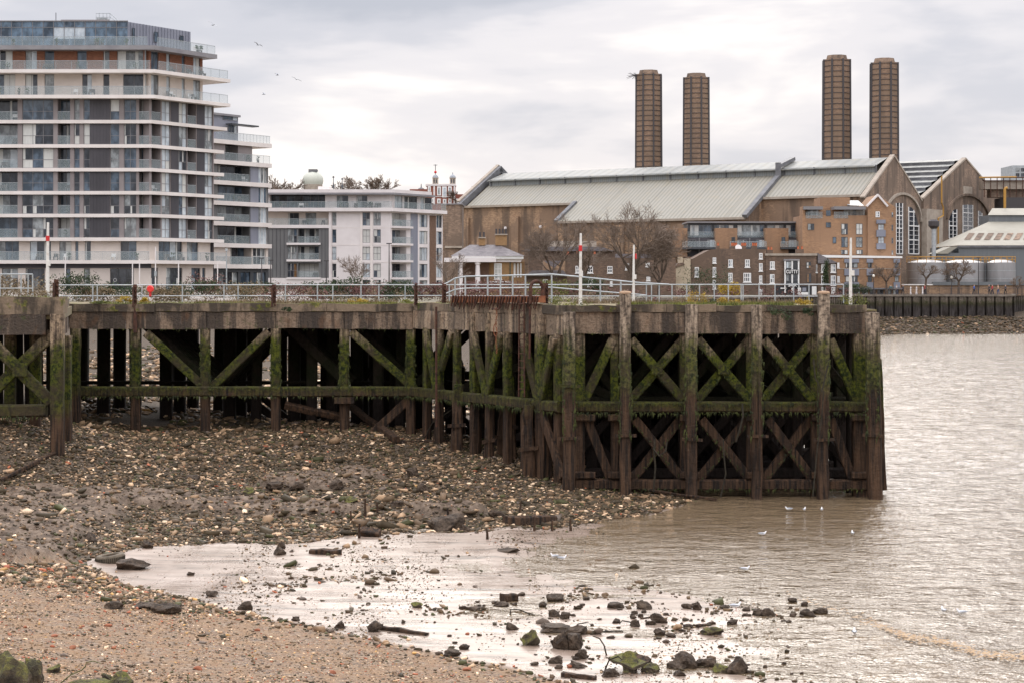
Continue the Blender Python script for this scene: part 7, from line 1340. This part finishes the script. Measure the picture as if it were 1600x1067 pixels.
tag(hd.build('scrub', LF['red']), kind='stuff')
w1_ = thing('garden_wall', (-55, 196, ZL), 'long low pale garden wall behind the planting at the left', 'wall'); blk(-100, 520, 455, 470, 196, .4, M['slab'], w1_); blk(-100, 520, 453.5, 455, 195.9, .6, M['stone'], w1_, 'coping')
# growth on the jetty
def edgegrass(x0, y0, x1, y1, zb, n, h, s, kind, rnd):
    mb = MB()
    for _ in range(n):
        f = rnd.random(); 
        if vnoise(np.array([f * 14.]), np.array([1.3 + x0]), 5)[0] < .35: continue
        q = Vector((x0 + (x1 - x0) * f, y0 + (y1 - y0) * f + rnd.uniform(0, .9), zb)); d = Vector((rnd.gauss(0, .35), rnd.gauss(0, .35), 1)).normalized() * h * rnd.uniform(.3, 1); w_ = Vector((rnd.uniform(-1, 1), rnd.uniform(-1, 1), 0)).normalized() * s
        mb.add((q - w_, q + w_, q + d), ((0, 1, 2),))
    return mb.build('edge_grass', LF[kind])
rg_ = random.Random(6)
for a in ((L0[0], YL + .2, L1[0], YL + .2, 7.02, 2600, .16, .02, 'moss'), (-28, YK + .3, -16.6, YK + .3, 7.38, 1200, .16, .02, 'moss'), (R0[0], YR + .1, R1[0] - .3, YR + .1, 7.1, 3200, .2, .02, 'moss'), (-18, 84, 13.4, 84, 6.94, 5000, .3, .03, 'tan')): tag(edgegrass(*a, rg_), kind='stuff')
for px, Y, w_, h, k, lab, zb in ((1088, 70, 1.1, .62, 'yellow', 'largest yellow gorse clump on the jetty head', 6.95), (1060, 71, .8, .4, 'tan', 'brownish tuft left of the largest gorse clump', 6.95), (1140, 70.5, 1.0, .38, 'yellow', 'low yellow clump behind the third bay of the jetty head', 6.95), (1258, 70, 1.1, .42, 'yellow', 'bright yellow clump left of the tall right pile', 6.95), (1108, 70.5, .5, .3, 'green', 'small green tuft right of the largest gorse clump', 6.95),
    (1335, 66.9, 1.1, .5, 'moss', 'mossy green mound at the right end of the jetty', 6.98), (896, 67.2, 1.7, .42, 'moss', 'bright green mossy mound at the left end of the jetty head', 6.95), (865, 69.5, 1.2, .55, 'moss', 'yellow-green tuft beside the rusty post by the hoop', 6.95), (1220, 66.2, .8, .55, 'green', 'green plant hanging on the face of the jetty head', 6.5), (1260, 66.2, .5, .3, 'green', 'little green plant on the coping before the tall right pile', 6.7), (196, 77.5, .9, .35, 'yellow', 'yellow tuft left of the rusty drain post', 6.98), (222, 77.5, .6, .3, 'yellow', 'yellow tuft right of the rusty drain post', 6.98), (155, 76.2, .9, .16, 'moss', 'patch of green moss on the left coping', 7.0), (560, 78, 1.1, .3, 'yellow', 'low yellow tuft near the right of the left length', 6.95), (640, 78, .8, .35, 'moss', 'green tuft beside the thin rusty post', 6.95), (50, 66, 1.6, .3, 'tan', 'dry grass on the left block', 7.35), (448, 76.1, .4, .2, 'green', 'tiny green plant on the coping by the middle rusty post', 6.7)):
    bush(px, Y, w_, h, zb, k, lab, 420, .045, name='tuft', cat='plant')
# ------------------------------------------------------------------ rocks, tyre, mud-flat details
rockm = mat('wet_rock', (.08, .06, .045), .7, spec=.25); nt = rockm.node_tree; p = wpos(nt); f = noisen(nt, p, 5, 6, .75); f2 = noisen(nt, p, 22, 4, .8)
c = rampn(nt, f, [(.36, (.018, .012, .008)), (.5, (.05, .034, .022)), (.66, (.125, .088, .06))]); c = mixn(nt, rampn(nt, f2, [(.5, (0, 0, 0)), (.62, (.5,) * 3)]), c, (.15, .11, .075)); nt.links.new(c, nt.nodes['Principled BSDF'].inputs['Base Color']); bump(nt, mathn(nt, 'ADD', f, f2), .8, .05); M['rock'] = rockm
mossr = mat('mossy_rock', (.08, .06, .045), .85); nt = mossr.node_tree; g_n = nt.nodes.new('ShaderNodeNewGeometry'); p = g_n.outputs['Position']; f = noisen(nt, p, 4, 6, .75); f2 = noisen(nt, p, 26, 4, .8); s3 = nt.nodes.new('ShaderNodeSeparateXYZ'); nt.links.new(g_n.outputs['Normal'], s3.inputs[0])
c = rampn(nt, f, [(.36, (.03, .024, .016)), (.55, (.1, .075, .045)), (.7, (.3, .25, .19))]); mk = mathn(nt, 'MULTIPLY', rampn(nt, s3.outputs[2], [(.05, (0, 0, 0)), (.55, (1, 1, 1))]), rampn(nt, f, [(.42, (.15,) * 3), (.55, (.95,) * 3)])); c = mixn(nt, mk, c, rampn(nt, f2, [(.38, (.04, .052, .007)), (.6, (.19, .175, .028))])); nt.links.new(c, nt.nodes['Principled BSDF'].inputs['Base Color']); bump(nt, mathn(nt, 'ADD', f, f2), .8, .05); M['mossrock'] = mossr
def rockmesh(seed, sx, sy, sz, rough=.28, sub=3, blocky=.35):
    bm = bmesh.new(); bmesh.ops.create_icosphere(bm, subdivisions=sub, radius=1); rnd = random.Random(seed); o1 = rnd.uniform(0, 99)
    pl = [(Vector((rnd.gauss(0, 1), rnd.gauss(0, 1), rnd.gauss(0, 1))).normalized(), rnd.uniform(.45, .8)) for _ in range(9)]
    from mathutils import noise as mn
    for v in bm.verts:
        q = v.co.copy()
        for n_, d_ in pl:
            e_ = q.dot(n_) - d_
            if e_ > 0: q -= n_ * e_ * (1 - blocky * .3)
        q *= 1.25 * (1 + rough * mn.fractal(v.co * 1.6 + Vector((o1, 0, 0)), 1, 2, 4)); v.co = Vector((q.x * sx, q.y * sy, q.z * sz))
    me = bpy.data.meshes.new('rock'); bm.to_mesh(me); bm.free(); return me
def rock(px, pb, wpx, hpx, label, sd, m='rock', group=None, sub=3, name='rock'):
    g = GP(px, pb); s_ = g.y / FX; w_ = wpx * s_ / 2; h_ = hpx * s_; me = rockmesh(sd, w_, w_ * .75, h_ * .62, sub=sub); me.materials.append(M[m]); o = bpy.data.objects.new(name, me); COL.objects.link(o)
    o.location = (g.x, g.y, g.z + h_ * .33); o.rotation_euler.z = random.Random(sd).uniform(-.5, .5); tag(o, label, 'rock', group); return o
big = [(170, 876, 46, 0, None), (826, 1006, 26, 22, 'squarish rock with a bright moss cap, left of the front rock row'), (873, 1013, 24, 28, 'upright pointed rock in the front rock row'), (898, 1014, 32, 24, 'broad triangular rock right of the upright pointed one'), (908, 1028, 22, 13, 'low dark rock at the foot of the triangular one'), (902, 990, 34, 14, 'flat-topped stone block behind the front rock row'), (866, 984, 50, 12, 'long low log-like rock left of the flat-topped block'),
 (799, 983, 20, 11, 'rounded rock standing alone on bright mud near the long low rock'), (1029, 972, 22, 17, 'cube-shaped rock on the mud, right of the middle'), (1114, 990, 30, 12, 'wide low mossy rock beside the small stick'), (1144, 974, 22, 8, 'low round stone with a gull standing on it'), (868, 938, 26, 13, 'dark lumpy rock near the top of the stony patch'), (960, 948, 24, 9, 'wide flat rock in the upper stone scatter'), (1004, 950, 26, 12, 'rough rock in the upper stone scatter right of the flat one'),
 (1074, 1041, 34, 22, 'largest angular boulder in the front row, right part'), (1104, 1041, 26, 14, 'low boulder right of the largest angular one'), (1152, 1051, 30, 24, 'rounded dark boulder at the right end of the front row'), (1128, 1050, 22, 15, 'greenish boulder left of the rounded dark one'), (1056, 1043, 30, 12, 'low dark rock left of the largest angular boulder'), (984, 1048, 34, 26, 'slab-sided rock under the mossy board'), (952, 1056, 26, 12, 'wedge-shaped stone at the bottom near the gravel edge'), (1061, 1055, 18, 9, 'small grey pyramid stone below the angular boulder'),
 (1017, 1050, 26, 14, 'brown rock right of the mossy board'), (903, 1042, 28, 10, 'flat dark rock above the gravel edge'), (868, 1035, 18, 10, 'small dark rock above the wooden stick'), (1258, 946, 12, 7, 'small dark stone furthest right in the upper scatter'), (1280, 957, 22, 9, 'dark stone at the right end of the stone belt'), (1263, 961, 22, 9, 'dark stone just left of the last one in the belt'), (1202, 962, 22, 11, 'rounded stone by the tight cluster at the right of the belt'), (1186, 960, 20, 9, 'stone in the tight cluster at the right'), (1090, 952, 14, 12, 'upright small stone near the right cluster'), (1076, 950, 18, 9, 'low stone left of the upright small one'),
 (993, 978, 14, 10, 'small stone between the flat-topped block and the cube rock'), (1015, 975, 14, 8, 'little stone left of the cube-shaped rock'), (1030, 992, 18, 9, 'low stone right below the cube-shaped rock'), (1048, 994, 14, 7, 'small round stone right of the cube-shaped rock'), (882, 966, 16, 10, 'roundish stone right of the bent twig'), (866, 962, 18, 10, 'dark stone beside the bent twig'), (785, 946, 22, 8, 'stone at the end of the flat board on the mud'), (653, 948, 18, 9, 'mossy lump in the mid mud flat'), (745, 952, 20, 7, 'brown stone in the middle of the mud flat'),
 (532, 981, 18, 12, 'pointed stone at the gravel edge, left'), (462, 969, 14, 9, 'rounded stone at the gravel edge far left'), (586, 986, 20, 14, 'round dark stone at the left end of the grey pipe'), (630, 973, 7, 6, 'tiny dark stone above the grey pipe'), (726, 1014, 14, 8, 'stone lying between the gravel edge and the mud'), (706, 1024, 26, 10, 'flat dark stone at the gravel edge in the middle'), (542, 866, 6, 0, None), (437, 866, 18, 12, 'dark rock at the left end of the waterlogged plank'), (440, 856, 14, 10, 'rock perched behind the waterlogged plank'),
 (205, 888, 60, 14, 'long dark rock slab right of the tyre'), (256, 957, 44, 16, 'wide dark rock in the cobbles below the bright mud'), (176, 950, 32, 12, 'tilted slate-like rock in the cobbles at the left'), (228, 950, 40, 10, 'flat dark rock left of the wide one in the cobbles'), (331, 931, 20, 9, 'rock on the bright mud near its lower left edge'), (383, 952, 18, 14, 'upright rock on the lower edge of the bright mud'), (299, 898, 12, 5, 'small stone on the bright mud right of the dark slab'), (796, 862, 34, 7, 'flat dark piece at the water edge left of the floating gulls'), (232, 855, 16, 12, 'squarish rock on the upper left edge of the bright mud'),
 (138, 752, 22, 12, 'dark boulder among shingle at the left'), (388, 722, 18, 10, 'boulder with green cap in the upper shingle'), (524, 719, 20, 13, 'rounded boulder in the shingle below the jetty'), (645, 744, 20, 13, 'dark boulder in the middle of the shingle'), (508, 762, 26, 12, 'large block in the shingle right of the mud patch'), (463, 752, 24, 12, 'block lying on the shingle mud patch'), (662, 765, 20, 14, 'brown boulder in the shingle left of the hump'), (695, 808, 50, 26, 'big brown hump of rock at the foot of the shingle'), (727, 810, 16, 10, 'smooth grey stone right of the brown hump'), (773, 806, 24, 12, 'rough block left of the brown baulk'),
 (546, 783, 26, 10, 'mossy flat stone on the pale mud mound'), (430, 770, 30, 10, 'flat block in the middle shingle'), (620, 790, 18, 10, 'dark block left of the brown hump'), (300, 712, 20, 8, 'low dark stone in the upper shingle near the left'), (352, 835, 12, 8, 'dark stone at the lower left rim of the shingle')]
for i, (px, pb, w_, h_, lab) in enumerate(big):
    if lab: rock(px, pb, w_, h_, lab, 100 + i, 'mossrock' if 'moss' in lab or 'green' in lab else 'rock')
rr_ = random.Random(12); k_ = 0
while k_ < 110:
    px = rr_.uniform(690, 1260); pb = rr_.gauss(np.interp(px, [690, 900, 1100, 1260], [945, 960, 965, 955]), 16) if k_ % 3 else rr_.gauss(np.interp(px, [690, 800, 1200], [1000, 1030, 1050]), 10)
    if pb > np.interp(px, [690, 900], [1015, 1062]) - 6 or pb > 1066 or pb < 915: continue
    w_ = min(19, rr_.lognormvariate(1.95, .4)); reg = 0 if px < 860 and pb < 985 else 1 if px < 1029 and pb < 985 else 2 if px < 1130 and pb < 985 else 3 if pb < 985 else 4 if px < 960 else 5
    lb = ('small dark stone in the stony mud left of the lumpy dark rock', 'small dark stone in the upper scatter between the lumpy rock and the cube-shaped rock', 'small dark stone in the upper scatter just right of the cube-shaped rock', 'small dark stone at the right end of the scatter, near the water', 'small dark stone among the front rocks left of the mossy board', 'small dark stone in the front rock row right of the mossy board')[reg]
    rock(px, pb, w_, w_ * rr_.uniform(.35, .6), lb, 400 + k_, group=('stones left of the lumpy rock', 'stones left of the cube rock', 'stones right of the cube rock', 'stones near the water', 'stones left of the mossy board', 'stones right of the mossy board')[reg], sub=2, name='stone'); k_ += 1
for i, (px, pb, w_, h_, lab) in enumerate(((12, 1078, 62, 50, 'biggest moss-covered boulder at the bottom left corner'), (50, 1074, 34, 42, 'grey-faced mossy boulder at the bottom left beside the biggest one'), (83, 1050, 22, 12, 'small mossy stone between the corner boulders and the twig'), (193, 1074, 42, 22, 'rounded mossy boulder cut by the bottom edge'), (140, 1074, 60, 14, 'low mossy stone at the bottom edge between two boulders'), (166, 1064, 16, 14, 'little mossy stone left of the rounded boulder'))): rock(px, pb, w_, h_, lab, 900 + i, 'mossrock')
brk = brickmat('brick_chip', (.33, .12, .06), (.26, .09, .045), (.3, .12, .06), 3, .1)
for i, (px, py, w_, lab) in enumerate(((169, 978, 12, 'orange brick chip upper left on the sand'), (114, 1013, 14, 'long orange brick chip near the left'), (177, 1013, 9, 'small orange brick right of the long chip'), (85, 994, 11, 'flat red brick sliver at the left'), (15, 992, 10, 'red brick chip at the left edge'), (126, 981, 6, 'tiny orange chip left of the upper brick'), (222, 1014, 0, ''), (310, 1046, 14, 'orange brick piece lower middle of the sand'), (520, 1052, 14, 'thin red brick sliver at the bottom middle'), (880, 1040, 14, ''), (730, 1047, 14, 'bright orange brick at the gravel edge'), (40, 980, 9, 'small brick chip above the flat sliver'), (402, 985, 9, 'little brick chip in the gravel rim'))):
    if not lab or not w_: continue
    g = GP(px, py); s_ = g.y / FX * w_ / 2; me = rockmesh(50 + i, s_, s_ * .6, s_ * .5, .12, 2, 1); me.materials.append(brk); o = bpy.data.objects.new('brick_piece', me); COL.objects.link(o); o.location = g + Vector((0, 0, s_ * .3)); o.rotation_euler.z = i * 1.3; tag(o, lab, 'brick')
# mossy board leaning on the slab-sided rock
g = GP(975, 1046); t = thing('mossy_board', g, 'green mossy board leaning over a rock in the front row', 'board'); a = P(960, 1030, g.y - .1); b_ = P(1000, 1043, g.y - .5); mb = MB(); mb.timber(P(962, 1026, g.y + .2), P(1001, 1041, g.y - .3), .42, .07, 5, .015, random.Random(2)); mb.build('board', M['mossrock'], t)
mb = MB(); mb.timber(P(985, 1026, g.y + .5), P(1013, 1036, g.y + .3), .3, .07, 4, .015, random.Random(4)); mb.build('second_board', M['timber'], t)
def twig(pts, lab, r_=.02, m='rope'):
    q0 = GP(*pts[0][:2]); y = q0.y; P3 = [q0 + Vector((0, 0, -.02))] + [P(a, b__, y + (c_ if c_ else 0)) for a, b__, c_ in pts[1:]]; P3[-1].z = max(P3[-1].z, gz(P3[-1].x, P3[-1].y)); o = MB().tube(P3, [r_] + [r_ * .8] * (len(P3) - 2) + [r_ * .5], 5).build('twig', M[m]); tag(o, lab, 'twig'); rebase(o, q0)
twig([(797, 960, 0), (798, 951, 0), (812, 952, 0), (824, 957, 0), (836, 966, 0)], 'bent arching twig on the mud left of centre'); twig([(948, 1023, 0), (944, 1008, 0), (937, 997, 0), (926, 993, 0)], 'tall curved twig above the mossy board'); twig([(893, 982, 0), (904, 974, 0), (920, 971, 0)], 'twig rising right of the flat-topped block'); twig([(974, 987, 0), (972, 985, 0), (945, 986, 0), (935, 987, 0)], 'straight twig lying right of the flat-topped block'); twig([(945, 1045, 0), (952, 1030, -.1), (966, 1025, -.2), (972, 1030, -.2)], 'looping stem on the left of the mossy board'); twig([(994, 974, 0), (984, 971, 0), (972, 969, 0), (968, 974, 0)], 'small arched twig near the cube-shaped rock')
M['stem'] = noisy('green_stem', (.05, .06, .015), (.11, .12, .03), 5, .8)
twig([(92, 1067, 0), (110, 1054, 0), (128, 1046, 0), (134, 1040, 0), (135, 1034, 0), (146, 1032, 0), (158, 1036, 0)], 'bent green briar stem at the bottom left', .012, 'stem'); twig([(16, 1068, 0), (10, 1056, 0), (3, 1046, 0)], 'bright green grass stalk over the corner boulder', .014, 'stem'); twig([(295, 1067, 0), (293, 1058, 0), (295, 1050, 0)], 'short dark sprout at the bottom edge', .012, 'stem'); twig([(20, 1030, 0), (22, 1022, 0), (36, 1020, 0), (52, 1026, 0)], 'thin looping twig behind the corner boulders', .008); twig([(170, 1067, 0), (176, 1058, 0), (178, 1054, 0)], 'thin stem left of the rounded mossy boulder', .008, 'stem')
# tyre half sunk
g = GP(172, 877); R_ = 22.5 * g.y / FX; prof = [(R_ * .62, .0), (R_ * .93, .0), (R_, .05), (R_ * 1.01, .12), (R_, .19), (R_ * .93, .24), (R_ * .62, .24), (R_ * .6, .2), (R_ * .8, .18), (R_ * .8, .05), (R_ * .6, .04), (R_ * .62, 0)]
ty = thing('car_tyre', g, 'worn car tyre lying flat at the edge of the bright mud', 'tyre'); vs = []; n = 36
for r_, z_ in prof:
    for k in range(n): a_ = 2 * math.pi * k / n; vs.append((g.x + r_ * math.cos(a_), g.y + r_ * math.sin(a_), g.z - .04 + z_ + .04 * math.cos(a_)))
MB().add(vs, [(i * n + k, i * n + (k + 1) % n, (i + 1) * n + (k + 1) % n, (i + 1) * n + k) for i in range(len(prof) - 1) for k in range(n)]).build('tyre', noisy('muddy_rubber', (.07, .055, .035), (.16, .125, .085), 4, .8), ty, smooth=True)
mb = MB()
for k in range(48): a_ = 2 * math.pi * k / 48; c_ = Vector((g.x + R_ * 1.01 * math.cos(a_), g.y + R_ * 1.01 * math.sin(a_), g.z + .08 + .04 * math.cos(a_))); mb.obox(c_, Vector((-math.sin(a_), math.cos(a_), 0)) * .012, Vector((math.cos(a_), math.sin(a_), 0)) * .012, (0, 0, .06))
mb.build('tread', M['rope'], ty); o = MB().lathe((g.x, g.y, g.z + .1), [(R_ * .78, 0), (R_ * .3, .02)], 20).build('silt_fill', M['ground'], ty)
# planks on the mud
baulk(784, 939, 806, 937, .25, 'flat weathered board end in the stony mud, left of the lumpy rock', m=M['timber']); baulk(1000, 966, 1030, 963, .05, 'thin stick lying above the cube-shaped rock'); baulk(718, 950, 738, 952, .08, 'short stick in the middle of the mud flat')
# ------------------------------------------------------------------ gulls
GW = mat('gull_white', (.82, .82, .82), .6); GG = mat('gull_grey', (.38, .4, .43), .6); GB = mat('gull_black', (.03, .03, .03), .5); GR = mat('gull_bill', (.35, .05, .02), .4)
def gull(loc, rot, lab, standing=False, sc_=1.0):
    t = thing('gull', loc, lab, 'gull', 'gulls on the river'); L_ = Vector(loc)
    spine = [(-.22, 0, .10), (-.14, 0, .085), (-.02, 0, .075), (.08, 0, .085), (.13, 0, .13), (.15, 0, .18), (.19, 0, .195)]; rr = [.012, .035, .066, .06, .032, .034, .02]; z0 = .1 if standing else -.02
    MB().tube([L_ + Vector(s_) + Vector((0, 0, z0)) for s_ in spine], rr, 12).build('body', GW, t, smooth=True)
    for sd in (-1, 1): MB().tube([L_ + Vector((x, sd * y, z + z0)) for x, y, z in ((.07, .05, .1), (-.05, .062, .11), (-.16, .035, .115), (-.27, .01, .12))], [.015, .035, .025, .006], 8).build('wing', GG, t, smooth=True)
    MB().tube([L_ + Vector((.2, 0, .193 + z0)), L_ + Vector((.245, 0, .185 + z0))], [.01, .003], 6).build('bill', GR, t); MB().tube([L_ + Vector((-.24, 0, .12 + z0)), L_ + Vector((-.31, 0, .125 + z0))], [.012, .004], 6).build('wing_tip', GB, t)
    if standing:
        for sd in (-1, 1): MB().tube([L_ + Vector((0, sd * .025, .12)), L_ + Vector((0, sd * .025, 0)), L_ + Vector((.03, sd * .025, 0))], .006, 5).build('leg', GR, t)
    t.rotation_euler.z = rot; t.scale = (sc_,) * 3; return t
for px, py, rot, lab in ((1232, 796, 2.9, 'white gull floating, left of the three under the jetty'), (1257, 797, 1.2, 'white gull floating, middle of the three under the jetty'), (1284, 797, 1.4, 'white gull floating, right of the three under the jetty'), (1192, 835, .2, 'faint gull on the water below the three'), (1332, 834, 1.5, 'gull on the water right of and below the three'), (866, 870, 2.8, 'left gull of a close pair near the shore'), (879, 873, .2, 'right gull of a close pair near the shore'), (1165, 890, .1, 'gull floating alone on open water in the middle'), (1474, 955, 1.7, 'left gull of the pair far out at the right'), (1502, 958, 3.0, 'right gull of the pair far out at the right'), (1335, 989, 1.4, 'gull at the end of the foam line')):
    gull(tuple(G(px, py, .03)), rot, lab, False, .62)
g = GP(1150, 967); gull((g.x, g.y, g.z + .2), .3, 'gull standing on a low round stone in the mud flat', True, .7)
def fly(px, py, Y, rot, lab, up=.12, bank=0):
    q = P(px, py, Y); t = thing('flying_gull', q, lab, 'gull', 'gulls in the air'); MB().tube([q + Vector(s_) for s_ in ((-.24, 0, 0), (-.1, 0, 0), (.08, 0, .01), (.2, 0, .02), (.26, 0, .01))], [.01, .05, .055, .03, .006], 8).build('body', GG, t, smooth=True)
    for sd in (-1, 1):
        pts_ = [(.08, 0, .02), (.1, .25, up), (.0, .6, up * .6), (-.08, .6, up * .6), (-.04, .25, up), (-.08, 0, .02)]; vs_ = [q + Vector((x, sd * y, z + dz)) for dz in (0, .015) for x, y, z in pts_]; n = 6
        MB().add(vs_, [(0, 1, 4, 5), (1, 2, 3, 4), (11, 10, 7, 6), (10, 9, 8, 7)] + [(i, 6 + i, 6 + (i + 1) % 6, (i + 1) % 6) for i in range(6)]).build('wing', GG, t)
    t.rotation_euler = (bank, 0, rot); return t
fly(332, 40, 190, 1.2, 'gull flying highest, right of the tall block roof', .2, .5); fly(403, 71, 190, 2.4, 'second gull flying to the right of the tall block', .15, .3); fly(433, 118, 230, .6, 'small distant gull in the air', .2, .2); fly(463, 125, 200, 1.9, 'gull gliding furthest right in the sky', .1, .4); fly(412, 148, 220, .3, 'lowest of the flying gulls', .18, .2)
# foam line drifting on the water
fm2 = noisy('foam', (.34, .22, .12), (.46, .33, .2), 3, .9); mb = MB(); rf_ = random.Random(3); base = [(1230, 930), (1310, 950), (1345, 968), (1420, 992), (1500, 1012), (1560, 1022), (1640, 1034)]
for i in range(2600):
    px = rf_.uniform(1230, 1640); py = float(np.interp(px, [q[0] for q in base], [q[1] for q in base])) + rf_.gauss(0, 3.5) + 3 * math.sin(px * .05)
    if rf_.random() > float(np.interp(px, [1230, 1330, 1400, 1640], [.05, .12, .5, .35])): continue
    g = G(px, py, .05); r_ = rf_.uniform(.01, .035); n = 6; mb.add([(g.x + r_ * 1.6 * math.cos(k), g.y + r_ * math.sin(k), g.z + float(waves(np.array([g.x]), np.array([g.y]))[0])) for k in range(n)] + [(g.x, g.y, g.z + r_ * .35 + float(waves(np.array([g.x]), np.array([g.y]))[0]))], [(k, (k + 1) % n, n) for k in range(n)])
tag(mb.build('foam_line', fm2), kind='stuff')
